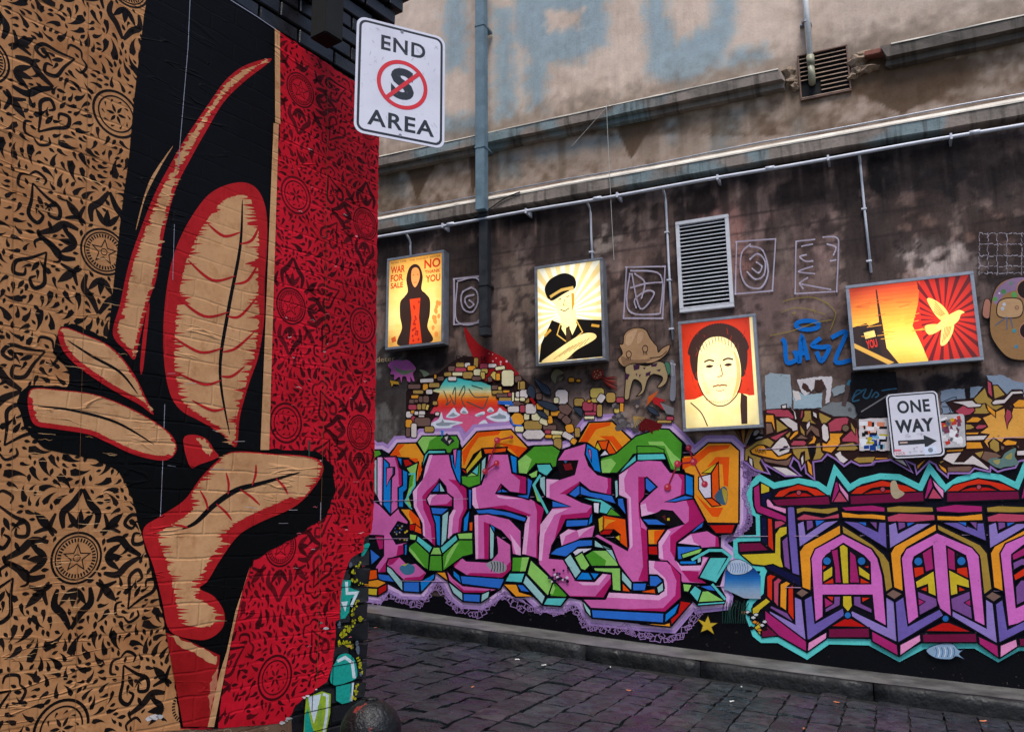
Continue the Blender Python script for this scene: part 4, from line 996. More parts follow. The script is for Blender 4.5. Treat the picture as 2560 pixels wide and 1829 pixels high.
a.fill([(1800, 650), (1820, 520), (1970, 430), (1880, 560)], (198, 88, 34)); a.fill([(1880, 560), (1920, 520), (2080, 570), (1980, 600), (2150, 760), (2030, 700), (1960, 640), (1900, 620)], (176, 32, 38)); a.fill([(1990, 600), (2190, 680), (2180, 780), (2080, 760)], (126, 122, 126))
GY = [(112, 106, 106), (90, 84, 84), (140, 124, 116), (74, 68, 70)]
for i in range(26):
    rn = random.Random(i); x = rn.uniform(1230, 1680); y = rn.uniform(600, 1000); w = rn.uniform(30, 80)
    a.fill([(x+w*rn.uniform(.5, 1)*math.cos(t), y+w*.8*rn.uniform(.5, 1.1)*math.sin(t)) for t in np.linspace(0, 5.4, 7)], GY[i % 4], True)
for k in range(6): a.line([(1610, 800), (1640+k*26, 790+(6-k)*28)], 2.2, ST['t'])
for k in range(13):
    x = 1680+k*24; a.fill([(1700, 900), (1780, 820), (1900, 860), (x+60, 930+rn.uniform(-40, 130)), (x, 1000)], ((92, 14, 18), (66, 12, 16), (120, 26, 26))[k % 3])
# a cable of grey overspray beside the poster box
a.fr(1300, 600, 3.788)
a.fill([(1420, 1150), (1460, 1150), (1475, 1300), (1470, 1500), (1420, 1500), (1430, 1300)], (128, 128, 138), True)
# the long-snouted doodle
CR = (172, 134, 98)
a.shape([(985, 900), (1030, 850), (1110, 828), (1190, 850), (1230, 920), (1270, 975), (1300, 1010), (1310, 1060), (1350, 1020), (1420, 990), (1400, 1060), (1340, 1120), (1260, 1160), (1190, 1165), (1150, 1150), (1060, 1170), (990, 1200), (940, 1160), (930, 1120), (970, 1070), (940, 990), (975, 980)], CR, 2.4, (30, 20, 18), True)
a.shape([(1000, 1200), (1080, 1170), (1200, 1190), (1300, 1150), (1370, 1170), (1400, 1260), (1390, 1340), (1340, 1390), (1300, 1390), (1345, 1330), (1340, 1290), (1260, 1270), (1210, 1320), (1170, 1440), (1100, 1480), (1150, 1420), (1140, 1350), (1080, 1320), (1050, 1400), (1030, 1500), (990, 1500), (995, 1380), (1000, 1290)], (166, 142, 104), 2.4, (30, 20, 18), True)
for P in ([(1070, 1180), (1135, 1175), (1130, 1220), (1080, 1235)], [(1000, 1260), (1040, 1270), (1020, 1320), (990, 1320)], [(1240, 1180), (1305, 1160), (1290, 1195), (1245, 1200)], [(1190, 1260), (1240, 1240), (1230, 1280), (1190, 1290)], [(1160, 1210), (1195, 1200), (1180, 1225)], [(1095, 1265), (1110, 1260), (1105, 1290)], [(1125, 1280), (1145, 1265), (1135, 1300)], [(1290, 1230), (1335, 1220), (1320, 1245)]): a.fill(P, (62, 34, 58))
a.shape([(1370, 1160), (1410, 1160), (1430, 1220), (1410, 1280), (1395, 1250)], (70, 118, 92), 1.6, (20, 40, 34), True)
a.fill([(1010, 900), (1060, 860), (1110, 850), (1080, 930), (1040, 1000), (1000, 980)], (196, 158, 122), True); a.fill([(1120, 880), (1170, 880), (1150, 960), (1110, 980)], (190, 152, 116), True); a.fill([(960, 1100), (1050, 1130), (1180, 1130), (1250, 1120), (1180, 1160), (1060, 1165), (985, 1190)], (138, 104, 76), True)
for (x, y) in ((1030, 1080), (1185, 1028)):
    a.line([(x+25*math.cos(t), y+32*math.sin(t)) for t in np.linspace(0, 6.28, 12)], 1.8, (36, 24, 20))
    for d in (-14, 0, 14): a.line([(x+d, y+30), (x+d*1.2, y+56)], 1.6, (36, 24, 20))
a.line([(1230, 1115), (1330, 1100), (1390, 1050)], 1.8, (36, 24, 20), sm=True)
a.text('TIT', [(1425, 1160), (1475, 1170), (1465, 1290), (1420, 1280)], (190, 186, 192))
# the one-eyed doodle by the last light box
a.fr(1960, 560, 3.788)
a.shape([(1880, 860), (1900, 720), (1945, 715), (1960, 780), (1940, 890)], (170, 114, 96), 2, (30, 20, 18), True)
a.shape([(1950, 1000), (1960, 760), (2010, 600), (2120, 520), (2300, 500), (2500, 540), (2600, 700), (2600, 1100), (2460, 1260), (2280, 1290), (2120, 1260), (2000, 1130)], (150, 112, 72), 2.4, (30, 20, 18), True)
a.fill([(1980, 700), (2040, 590), (2150, 520), (2300, 505), (2500, 545), (2420, 640), (2250, 620), (2100, 660), (2010, 760)], (140, 112, 142), True)
for x, y, r, c in ((2080, 640, 26, (80, 130, 84)), (2180, 670, 30, (90, 150, 80)), (2000, 710, 22, (86, 150, 80)), (2040, 655, 9, (226, 206, 216)), (2150, 560, 20, (110, 130, 120)), (2260, 560, 22, (150, 120, 150)), (2180, 1010, 20, (64, 140, 150)), (2200, 1160, 18, (70, 130, 160))): a.disc((x, y), r, c, n=9)
a.shape([(2015, 800), (2040, 730), (2120, 700), (2230, 710), (2265, 780), (2240, 870), (2130, 890), (2030, 870)], (186, 148, 108), 2.6, (40, 26, 20), True); a.disc((2085, 760), 16, (190, 196, 206)); a.disc((2070, 800), 18, (180, 186, 196)); a.disc((2205, 790), 18, (170, 130, 100), 1.4, (110, 80, 60))
for P in ([(2110, 880), (2000, 960)], [(2115, 880), (2110, 1000)], [(2145, 880), (2165, 980)]): a.line(P, 3, (96, 102, 124))
for c in ((2300, 620), (2310, 1010)): a.disc(c, 95 if c[1] < 900 else 82, (40, 26, 24), 3, (170, 120, 100), 22)
a.build('painted_stones', m_paintR, bR)['kind'] = 'stuff'
# ---- big lettered piece, pink letters with blue and green extrusion
sil = inpx(F5, [(0, 345), (60, 400), (110, 395), (170, 430), (240, 345), (390, 340), (440, 285), (720, 280), (765, 385), (880, 250), (1160, 230), (1300, 370), (1350, 362), (1500, 360), (1560, 400)])+inpx(F6, [(150, 370), (295, 175), (492, 165), (655, 315), (720, 270), (870, 225), (955, 230), (1070, 335), (1150, 440), (1270, 338), (1455, 338), (1528, 405), (1526, 970), (1480, 1085), (1375, 1095), (1372, 1190), (1455, 1255), (1400, 1390)])+inpx(D5, [(2040, 330), (2100, 440), (2090, 500), (1820, 530), (1770, 480), (1760, 500), (1570, 725), (1240, 700), (780, 650), (680, 470), (560, 445), (480, 530), (300, 520), (210, 440), (0, 430)])+inpx(F5, [(1200, 1600), (1100, 1500), (1080, 1535), (990, 1600), (915, 1645), (770, 1635), (690, 1570), (650, 1480), (550, 1400), (440, 1565), (285, 1560), (155, 1490), (80, 1595), (-30, 1580)])
a = Art(WR, .0075)
a.line(sil, 34, LI, True); a.line(sil, 17, (206, 172, 214), True); a.fill(sil, NB, raw=False); a.build('lilac_halo', m_paintR, bR)
# scribbled lace hanging from the halo
a = Art(WR, .0078); rn = random.Random(21)
lace = inpx(F5, [(60, 1650), (190, 1590), (330, 1640), (450, 1630), (560, 1500), (650, 1600), (720, 1680), (900, 1720), (1000, 1650), (1100, 1580), (1260, 1680), (1380, 1690)])+inpx(D5, [(270, 540), (400, 580), (500, 560), (590, 520), (680, 640), (750, 730), (900, 740), (1100, 740), (1190, 790), (1350, 820), (1540, 830), (1660, 790), (1780, 660), (1840, 560)])
P = [np.array(q) for q in catmull(lace, False, 10)]
for i in range(0, len(P)-1, 2):
    for k in range(1):
        c = P[i]+np.array((rn.uniform(-3, 3), rn.uniform(-4, 7))); r = rn.uniform(6, 11); t0 = rn.random()*3
        a.line([tuple(c+r*np.array((math.cos(t0+q*1.57), math.sin(t0+q*1.57)))) for q in range(4)], 1.8, (150, 118, 168), True, bump=False)
for P2 in (inpx(F6, [(1540, 520), (1600, 640), (1560, 760), (1600, 900), (1590, 1010), (1520, 1080), (1430, 1130)]), inpx(D3, [(220, 1340), (330, 1430), (250, 1520), (420, 1480)])):
    P = [np.array(q) for q in catmull(P2, False, 7)]
    for c in P:
        r = rn.uniform(5, 10); t0 = rn.random()*3; a.line([tuple(c+r*np.array((math.cos(t0+q*1.57), math.sin(t0+q*1.57)))) for q in range(4)], 2.0, (140, 108, 160), True, bump=False)
a.build('scribbled_lace', m_paintR, bR)['kind'] = 'stuff'
a = Art(WR, .0085).fr(*F5)
def G(c, *polys, w=4.0, sm=False):
    for p in polys: a.shape(p, c, w, (8, 8, 18), sm)
def N(c, *polys, sm=False):
    for p in polys: a.fill(p, c, sm)
G(OR, [(175, 445), (240, 350), (390, 345), (470, 470), (440, 510), (435, 600), (390, 670), (400, 500), (330, 470), (180, 460)]); N(DO, [(182, 442), (245, 360), (300, 358), (250, 410), (270, 450), (190, 455)], [(330, 470), (400, 470), (440, 560), (400, 660), (410, 520)])
G(RD, [(280, 480), (330, 475), (370, 520), (300, 545)])
G(GR, [(0, 440), (40, 405), (95, 402), (115, 440), (60, 470)]); G(TE, [(45, 490), (75, 470), (78, 800), (48, 740)])
G(PK, [(75, 460), (230, 455), (250, 540), (275, 560), (275, 700), (250, 710), (250, 870), (185, 930), (100, 850), (75, 780)]); N(MG, [(215, 460), (232, 460), (250, 545), (273, 565), (273, 690), (250, 690), (246, 570)]); N(LP, [(78, 465), (110, 462), (110, 850), (98, 838), (78, 775)])
G(B2, [(125, 470), (172, 515), (172, 545), (215, 545), (215, 600), (190, 630), (185, 930), (120, 850)]); G(PK, [(150, 548), (203, 543), (203, 600), (178, 640), (150, 700)], w=2.5)
G(B2, [(232, 460), (277, 470), (277, 555), (325, 580), (320, 720), (290, 750), (290, 870), (245, 870), (245, 710), (280, 690), (277, 560)])
G(LG, [(305, 550), (410, 500), (390, 600), (380, 690), (335, 780), (358, 860), (335, 880), (295, 820), (330, 700), (345, 605)]); N(GR, [(340, 620), (372, 600), (360, 690), (330, 720)]); a.line([(330, 600), (380, 595), (380, 690), (300, 820), (355, 885)], 4, TQ)
G(PK, [(30, 800), (100, 850), (180, 935), (250, 870), (262, 910), (330, 985), (320, 1010), (245, 985), (180, 1080), (230, 1165), (330, 1150), (288, 1172), (290, 1250), (165, 1290), (150, 1395), (60, 1400), (60, 1350), (125, 1260), (125, 1100), (0, 1095), (0, 820)])
N(MG, [(60, 1105), (122, 1105), (122, 1200), (95, 1210)], [(245, 1180), (285, 1175), (287, 1245), (230, 1265)], [(85, 1395), (148, 1392), (160, 1290), (130, 1330)])
G(OR, [(258, 880), (340, 880), (420, 960), (440, 1090), (335, 1060), (335, 985)]); N(DO, [(340, 885), (415, 962), (430, 1060), (370, 1010), (330, 930)]); G(RD, [(335, 1010), (385, 1000), (380, 1060), (335, 1055)], w=2.5); G(DO, [(385, 1005), (432, 1040), (438, 1090), (375, 1065)], w=2.5)
G((14, 12, 20), [(185, 1085), (240, 985), (330, 1035), (330, 1130), (240, 1160)], w=3)
for k in range(16): x, y = random.Random(k).uniform(205, 320), random.Random(k+50).uniform(1010, 1135); a.disc((x, y), random.Random(k).uniform(5, 10), ((190, 160, 40), (50, 80, 150), (150, 150, 150))[k % 3], n=6)
G(BL, [(15, 1200), (105, 1270), (25, 1340)]); G(B2, [(295, 1170), (322, 1160), (318, 1255), (293, 1260)])
G(PK, [(150, 1335), (165, 1285), (260, 1270), (320, 1330), (390, 1320), (480, 1400), (440, 1460), (290, 1462)]); N(MG, [(165, 1290), (258, 1273), (200, 1330), (165, 1340)], [(300, 1440), (420, 1430), (470, 1395), (440, 1458), (292, 1458)]); N((60, 110, 140), [(255, 1360), (310, 1325), (375, 1345), (370, 1400), (300, 1415)], sm=True); N((176, 160, 70), [(265, 1335), (330, 1322), (300, 1345)])
G(BL, [(70, 1402), (210, 1420), (250, 1482), (90, 1462)]); G(TE, [(150, 1340), (190, 1362), (282, 1470), (282, 1552), (150, 1390)]); G(BL, [(285, 1470), (420, 1470), (420, 1562), (285, 1552)]); G(B2, [(420, 1470), (545, 1400), (540, 1445), (430, 1562)])
G(DO, [(-40, 1380), (75, 1370), (80, 1450), (-40, 1470)]); G(OR, [(-40, 1470), (80, 1450), (155, 1480), (80, 1522), (-40, 1512)]); G(YE, [(-40, 1520), (80, 1524), (75, 1588), (-40, 1575)]); G(RD, [(80, 1524), (155, 1484), (155, 1542), (80, 1590)])
G(GR, [(400, 340), (440, 290), (720, 285), (745, 330), (740, 390), (690, 400), (670, 432), (640, 430), (625, 400), (490, 405), (460, 440)]); N(LG, [(404, 340), (442, 295), (560, 293), (500, 330), (485, 385), (460, 432)]); G(TQ, [(460, 440), (493, 405), (630, 405), (632, 432), (490, 436), (440, 540)])
G((40, 40, 46), [(590, 320), (640, 270), (700, 330), (650, 370)], w=1.5); N((196, 186, 176), [(620, 300), (650, 290), (640, 330)], [(650, 330), (680, 320), (660, 355)]); N(B2, [(590, 240), (615, 250), (600, 300)])
G(PK, [(495, 440), (660, 437), (680, 540), (740, 650), (800, 720), (805, 880), (765, 960), (750, 1080), (700, 1085), (640, 1130), (650, 950), (690, 880), (690, 790), (640, 752), (630, 700), (580, 640), (520, 720), (480, 780), (475, 830), (500, 860), (520, 930), (545, 1000), (545, 1185), (490, 1140), (445, 1105), (440, 1000), (420, 950), (370, 870), (360, 740), (440, 640), (462, 540)])
N(LP, [(498, 445), (525, 443), (480, 580), (400, 720), (395, 860), (455, 975), (465, 1105), (447, 1095), (444, 1000), (374, 868), (364, 742), (446, 642), (467, 540)], [(690, 890), (715, 890), (690, 960), (680, 1095), (645, 1125), (655, 950)]); N(MG, [(500, 862), (545, 1000), (543, 1180), (520, 1160), (510, 1020), (450, 880), (440, 780), (480, 730), (578, 642), (530, 730), (473, 800), (475, 838)], [(650, 640), (720, 700), (770, 780), (775, 880), (740, 960), (730, 1078), (748, 1078), (762, 958), (803, 878), (798, 722), (735, 650)])
G(BL, [(580, 660), (580, 745), (512, 745)]); G(TE, [(580, 660), (632, 745), (580, 745)]); G(PK, [(475, 800), (500, 760), (650, 757), (690, 795), (680, 862), (500, 857)]); N(LP, [(480, 800), (503, 765), (560, 763), (520, 790), (505, 840), (500, 852)]); N(MG, [(520, 852), (640, 840), (680, 800), (680, 858)])
G(BL, [(505, 866), (660, 876), (600, 930), (520, 925)]); G(B2, [(520, 925), (590, 935), (590, 1190), (555, 1172), (545, 1000)]); G(TE, [(600, 930), (658, 892), (640, 1132), (592, 1190)])
G(B2, [(665, 440), (695, 440), (695, 500), (708, 552), (722, 400), (762, 400), (752, 685), (720, 640), (682, 540)]); G(PK, [(690, 402), (722, 392), (706, 552)], w=2)
G(OR, [(757, 400), (885, 255), (1160, 235), (1300, 385), (1220, 470), (1150, 425), (1100, 382), (930, 392), (860, 440), (795, 560), (755, 552)]); N(DO, [(762, 420), (890, 262), (1080, 248), (1060, 280), (900, 300), (830, 400), (778, 535)], [(1050, 345), (1140, 355), (1296, 387), (1222, 462), (1160, 400)])
G(YE, [(920, 395), (930, 460), (800, 602), (792, 560)]); G(RD, [(753, 556), (795, 570), (797, 602)], w=2.5); G(DO, [(930, 392), (1130, 382), (1122, 420), (950, 440)]); G(GR, [(755, 612), (800, 610), (915, 500), (915, 680), (820, 712), (760, 680)]); G(TQ, [(842, 580), (900, 520), (892, 612)], w=2.5); G(LG, [(800, 620), (842, 585), (890, 612)], w=2.5)
G(TE, [(920, 490), (960, 450), (955, 560), (915, 670)]); G(BL, [(815, 722), (842, 722), (838, 882), (820, 882)], w=3)
G(PK, [(975, 435), (1140, 435), (1170, 590), (1285, 620), (1285, 762), (1150, 745), (1080, 682), (1040, 755), (1330, 800), (1432, 872), (1430, 905), (1400, 1010), (1390, 1290), (1250, 1250), (1280, 990), (1300, 940), (1100, 882), (870, 882), (845, 850), (845, 712), (920, 680), (960, 560)])
N(LP, [(1292, 937), (1315, 950), (1285, 1250), (1252, 1248), (1275, 1000)], [(848, 715), (875, 705), (880, 800), (900, 878), (872, 878), (848, 848)], [(1045, 770), (1250, 800), (1120, 800), (1060, 790)]); N(MG, [(1350, 820), (1430, 878), (1398, 1010), (1388, 1285), (1365, 1280), (1372, 900)], [(1170, 595), (1282, 623), (1282, 758), (1225, 750), (1235, 650)], [(1040, 750), (1082, 684), (1082, 700), (1055, 750)], [(890, 878), (1090, 880), (1300, 938), (1330, 930), (1120, 850)])
G(BL, [(1085, 715), (1085, 748), (1040, 750)], w=2.5); G(BL, [(1085, 715), (1142, 745), (1085, 748)], w=2.5); G(BL, [(870, 888), (1000, 878), (1150, 905), (1290, 952), (1275, 990), (1100, 937), (890, 922)]); G(B2, [(1150, 437), (1212, 462), (1212, 600), (1172, 585)]); G(BL, [(1292, 622), (1340, 652), (1305, 805), (1200, 772), (1290, 764)])
G(PK, [(860, 932), (970, 920), (1150, 962), (1245, 1060), (1245, 1262), (1172, 1250), (1160, 1150), (1080, 1060), (988, 1010), (982, 1292), (870, 1292)]); N(LP, [(864, 935), (895, 928), (895, 1285), (874, 1288)], [(1150, 1080), (1240, 1200), (1240, 1258), (1200, 1250)]); N(MG, [(940, 985), (985, 1002), (980, 1288), (945, 1288)])
G(B2, [(775, 960), (825, 890), (810, 1060), (770, 1070)]); G(DO, [(822, 990), (852, 985), (850, 1060), (822, 1060)], w=2.5)
G(TE, [(988, 1012), (1028, 1080), (1022, 1290), (986, 1290)]); G(B2, [(990, 1005), (1030, 1030), (1028, 1075), (1000, 1030)], w=2.5)
G(PK, [(1040, 1090), (1160, 1170), (1165, 1370), (1090, 1442), (800, 1422), (700, 1362), (690, 1312), (760, 1270), (800, 1302), (990, 1312), (1050, 1240), (1050, 1200)]); N(MG, [(800, 1420), (1088, 1440), (1163, 1368), (1163, 1300), (1070, 1405), (830, 1400)], [(695, 1310), (760, 1273), (740, 1310), (700, 1355)])
N((150, 150, 156), [(960, 1330), (1040, 1300), (1120, 1340), (1110, 1390), (1030, 1395)], sm=True)
for k in range(5): a.line([(1000+k*24, 1310), (1010+k*22, 1350), (1000+k*24, 1390)], 2, (40, 40, 48), sm=True)
G(BL, [(745, 1420), (1112, 1446), (1075, 1532), (760, 1492)]); G(B2, [(690, 1372), (745, 1420), (760, 1490), (690, 1425)]); G(PK, [(640, 1380), (690, 1440), (770, 1502), (1050, 1535), (960, 1562), (770, 1562), (655, 1465)]); N(MG, [(680, 1460), (780, 1540), (1000, 1545), (958, 1558), (772, 1558)])
G(TE, [(650, 1472), (770, 1562), (772, 1632), (690, 1565)]); G(BL, [(770, 1566), (915, 1572), (910, 1642), (772, 1632)]); G(TE, [(920, 1572), (990, 1542), (980, 1602), (915, 1642)]); G(OR, [(550, 1395), (630, 1390), (652, 1468)]); G(OR, [(1095, 1490), (1210, 1490), (1230, 1552), (1345, 1592), (1200, 1597)]); G(BL, [(1205, 1492), (1260, 1495), (1320, 1560), (1240, 1550)])
G(GR, [(333, 1180), (390, 1140), (500, 1245), (490, 1382), (400, 1310), (330, 1222)]); G(GR, [(600, 1252), (735, 1130), (852, 1130), (855, 1250), (770, 1270), (605, 1390)]); G(GR, [(502, 1255), (600, 1255), (608, 1390), (490, 1384)]); N(LG, [(335, 1190), (380, 1240), (470, 1365), (400, 1300), (334, 1222)], [(700, 1170), (740, 1150), (640, 1330), (620, 1360), (640, 1260)])
G(LG, [(335, 1080), (400, 1090), (388, 1140), (335, 1132)]); G(LG, [(722, 1078), (852, 1070), (850, 1130), (735, 1130)]); G(TQ, [(400, 1092), (527, 1190), (500, 1243), (390, 1142)]); G(TQ, [(715, 1085), (733, 1132), (600, 1252), (582, 1195)]); G(LG, [(530, 1190), (582, 1190), (605, 1255), (500, 1255)])
G(GR, [(1170, 1270), (1312, 1270), (1280, 1392), (1165, 1392)]); N(LG, [(1250, 1275), (1308, 1274), (1278, 1385), (1235, 1388)]); G(LG, [(1320, 1290), (1512, 1470), (1462, 1592), (1290, 1410)]); G(TQ, [(1148, 1400), (1277, 1400), (1250, 1482), (1108, 1472)]); G(TE, [(1280, 1412), (1442, 1592), (1415, 1660), (1255, 1482)])
a.fr(*D5); G(GR, [(365, 400), (400, 300), (470, 292), (550, 410), (530, 440), (375, 430)]); N(LG, [(372, 400), (405, 305), (425, 350), (400, 410)]); G(TQ, [(302, 515), (342, 442), (540, 442), (480, 527)]); a.fr(*F5)
G(GR, [(1215, 490), (1350, 370), (1500, 365), (1565, 410), (1540, 470), (1530, 540), (1480, 550), (1365, 515), (1290, 600), (1222, 590)]); N(LG, [(1219, 492), (1280, 440), (1330, 480), (1288, 595), (1226, 588)]); G(TQ, [(1365, 518), (1480, 515), (1502, 560), (1450, 620), (1382, 580)]); G(LG, [(1300, 602), (1380, 562), (1372, 622), (1332, 632)], w=2.5); G(TE, [(1392, 622), (1442, 612), (1442, 790), (1392, 700)]); G(LG, [(1330, 690), (1355, 660), (1420, 840), (1370, 820)]); a.line([(1400, 605), (1345, 690), (1465, 925)], 6, TQ)
a.fr(*F6)
G(OR, [(205, 345), (300, 180), (490, 170), (655, 330), (540, 432), (470, 442), (460, 332), (370, 332), (350, 390), (280, 340)]); N(DO, [(225, 335), (310, 190), (480, 178), (470, 205), (360, 235), (290, 340)], [(380, 290), (500, 290), (590, 400), (545, 428), (480, 340)]); G(YE, [(350, 382), (370, 335), (402, 400), (370, 420)], w=2.5); G(DO, [(370, 330), (460, 325), (440, 400), (405, 400)], w=2.5); G(DO, [(462, 332), (525, 430), (465, 440), (442, 402)], w=2.5); G(WH, [(385, 455), (430, 402), (465, 442)], w=2.5)
G(GR, [(395, 470), (520, 430), (680, 290), (870, 230), (950, 235), (1060, 345), (1055, 450), (1040, 572), (1000, 577), (960, 560), (920, 440), (780, 420), (660, 440), (620, 500), (530, 592), (400, 592)]); N(LG, [(398, 490), (480, 470), (520, 510), (470, 588), (402, 588)], [(780, 335), (900, 335), (990, 440), (1040, 480), (1036, 568), (1003, 572), (965, 500), (915, 370), (790, 360)]); G(GR, [(690, 372), (840, 375), (910, 400), (912, 430), (690, 432)], w=2.5); G(TQ, [(690, 434), (910, 430), (932, 482), (690, 492)]); G(TQ, [(600, 520), (680, 440), (685, 492), (540, 600)], w=3)
G(B2, [(280, 347), (372, 402), (402, 592), (342, 572), (270, 440)]); G(PK, [(293, 395), (316, 402), (322, 505)], w=2)
G(PK, [(45, 480), (100, 400), (280, 345), (268, 440), (300, 530), (370, 602), (482, 632), (482, 772), (310, 735), (225, 665), (120, 765), (240, 825), (327, 850), (325, 952), (110, 967), (75, 1050), (0, 1180), (-20, 1280), (100, 1290), (200, 1462), (345, 1468), (410, 1400), (482, 1410), (482, 1490), (420, 1602), (140, 1592), (-110, 1330), (-110, 1110), (-80, 1000), (0, 872), (150, 862), (-50, 790), (-50, 630), (60, 640)])
N(LP, [(-95, 1010), (0, 885), (130, 880), (20, 930), (-60, 1080), (-82, 1300), (-107, 1300)], [(-46, 640), (60, 645), (-20, 690), (-20, 790), (-46, 785)], [(210, 1475), (345, 1478), (410, 1410), (450, 1412), (380, 1500), (250, 1500)]); N(MG, [(75, 930), (280, 910), (322, 860), (322, 948), (110, 962), (72, 1045), (20, 1130), (60, 970)], [(450, 630), (479, 634), (479, 768), (440, 758), (455, 700)], [(150, 1585), (350, 1590), (478, 1440), (480, 1488), (418, 1598), (142, 1590)], [(60, 760), (222, 662), (225, 690), (120, 762)])
G((18, 8, 12), [(45, 492), (210, 490), (182, 602), (60, 642)], w=3); N((120, 20, 30), [(90, 520), (150, 510), (170, 560), (110, 570)]); N((60, 100, 150), [(95, 490), (125, 492), (110, 512)])
G(BL, [(130, 762), (225, 682), (228, 760), (190, 790)], w=3); G(BL, [(228, 690), (310, 742), (490, 772), (522, 842), (380, 802), (230, 765)], w=3); G(BL, [(0, 812), (152, 862), (0, 870)], w=3)
G(PK, [(60, 1090), (130, 1040), (200, 1050), (352, 1010), (330, 1112), (230, 1122), (80, 1202)], w=3); N(LP, [(64, 1092), (132, 1046), (190, 1060), (110, 1100), (80, 1190)], [(205, 1055), (340, 1018), (260, 1070), (220, 1110)])
G(BL, [(-20, 1250), (30, 1202), (220, 1132), (330, 1130), (330, 1182), (210, 1192), (120, 1272)], w=3.5); G(TE, [(95, 1292), (150, 1242), (240, 1390), (190, 1452)]); G(WH, [(165, 1232), (210, 1202), (330, 1200), (200, 1272)], w=2.5); G(B2, [(190, 1457), (240, 1392), (300, 1396), (335, 1460)]); G(B2, [(305, 1396), (390, 1402), (345, 1462)])
G(LG, [(180, 1272), (245, 1230), (310, 1340), (270, 1382), (235, 1372)]); G(LG, [(265, 1260), (340, 1215), (490, 1215), (552, 1347), (320, 1347)]); N(GR, [(272, 1260), (332, 1222), (440, 1300), (430, 1340), (322, 1340)]); G(LG, [(330, 1357), (557, 1357), (562, 1552), (490, 1542), (482, 1402), (350, 1387)]); G(TE, [(345, 1130), (400, 1170), (540, 1330), (490, 1212), (345, 1190)], w=2.5)
G(DO, [(375, 962), (420, 930), (600, 962), (617, 1205), (540, 1150), (552, 1090), (500, 1050), (385, 1092)]); N(OR, [(430, 960), (520, 975), (460, 1000), (425, 1040)]); G(YE, [(373, 962), (415, 935), (415, 1050), (383, 1072)], w=2.5); G(RD, [(385, 1090), (420, 1050), (500, 1050), (470, 1090)], w=2.5); G(YE, [(510, 1110), (550, 1090), (552, 1148)], w=2)
G(TQ, [(250, 790), (400, 802), (480, 852), (562, 942), (440, 925), (380, 912), (392, 832), (330, 822)]); G(GR, [(480, 872), (562, 942), (440, 932)], w=2.5); G(WH, [(335, 830), (385, 830), (380, 920), (340, 910)], w=2.5); G(BL, [(530, 792), (580, 792), (602, 932), (532, 850)]); G(TE, [(505, 652), (535, 642), (547, 772), (515, 802)])
G(BL, [(115, 970), (300, 965), (290, 1020), (110, 1030)], w=3.5); G(B2, [(300, 965), (328, 905), (330, 990), (292, 1020)], w=3.5)
G(PK, [(690, 490), (890, 490), (960, 582), (1077, 602), (1082, 762), (920, 825), (1155, 802), (1242, 975), (1010, 1152), (1000, 1290), (1040, 1337), (1207, 1332), (1217, 1262), (1282, 1270), (1190, 1442), (1255, 1487), (1060, 1482), (865, 1287), (860, 1152), (940, 1042), (1070, 1002), (900, 892), (840, 922), (725, 947), (712, 832), (852, 702), (770, 622), (745, 640), (745, 500)])
G(PK, [(540, 602), (690, 490), (752, 490), (748, 640), (747, 780), (710, 832), (722, 950), (782, 1040), (782, 1472), (650, 1477), (540, 1332), (480, 1182), (338, 1102), (372, 1082), (612, 1217), (622, 1180), (602, 800), (540, 770)]); N(PK, [(735, 494), (800, 494), (800, 640), (735, 620)])
N(MG, [(700, 620), (762, 622), (746, 778), (706, 832), (724, 1030), (778, 1060), (778, 1468), (700, 1462), (740, 1350), (720, 1050), (702, 900)], [(1090, 812), (1153, 806), (1238, 974), (1007, 1150), (997, 1288), (960, 1220), (960, 1100), (1110, 980), (1112, 870)], [(1020, 596), (1074, 605), (1079, 758), (1045, 772), (1055, 650)], [(1050, 1380), (1190, 1390), (1192, 1440), (1250, 1484), (1120, 1470)]); N(LP, [(545, 605), (620, 560), (585, 640), (592, 740), (640, 790), (655, 1180), (632, 1210), (622, 800), (545, 767)], [(718, 850), (760, 835), (775, 900), (838, 915), (727, 942)], [(865, 1152), (940, 1050), (965, 1065), (895, 1180), (905, 1290), (868, 1280)], [(1005, 1300), (1050, 1345), (1210, 1340), (1230, 1280), (1262, 1280), (1200, 1380), (1050, 1380)])
G(BL, [(755, 632), (770, 625), (852, 702), (792, 752), (757, 720)]); G(B2, [(1080, 592), (1147, 622), (1152, 782), (1082, 762)]); G(BL, [(920, 822), (1080, 772), (1157, 790), (1000, 825)], w=3); G(BL, [(730, 962), (850, 962), (940, 1012), (780, 1012)], w=3.5); G((14, 10, 14), [(835, 932), (890, 890), (980, 900), (1070, 1002), (960, 1022), (880, 982)], w=3); N((80, 26, 30), [(890, 940), (920, 930), (925, 980)]); N(YE, [(935, 955), (955, 955), (955, 975), (935, 975)]); G(BL, [(1100, 1100), (1232, 982), (1222, 1030), (1180, 1052)], w=3)
G(BL, [(1015, 1182), (1202, 1187), (1212, 1212), (1050, 1292), (1020, 1292)], w=3.5); G(B2, [(1030, 1302), (1175, 1300), (1172, 1332), (1040, 1332)], w=3.5); G(TE, [(1180, 1272), (1212, 1252), (1212, 1312), (1180, 1322)], w=2.5); G(LG, [(1050, 1250), (1230, 1195), (1200, 1240), (1060, 1285)], w=3)
G(PK, [(1020, 1160), (1120, 1080), (1260, 1055), (1352, 1110), (1362, 1190), (1215, 1202), (1200, 1182)]); N(LP, [(1024, 1158), (1130, 1088), (1150, 1150), (1200, 1178)]); N(MG, [(1330, 1102), (1349, 1113), (1358, 1188), (1325, 1190)])
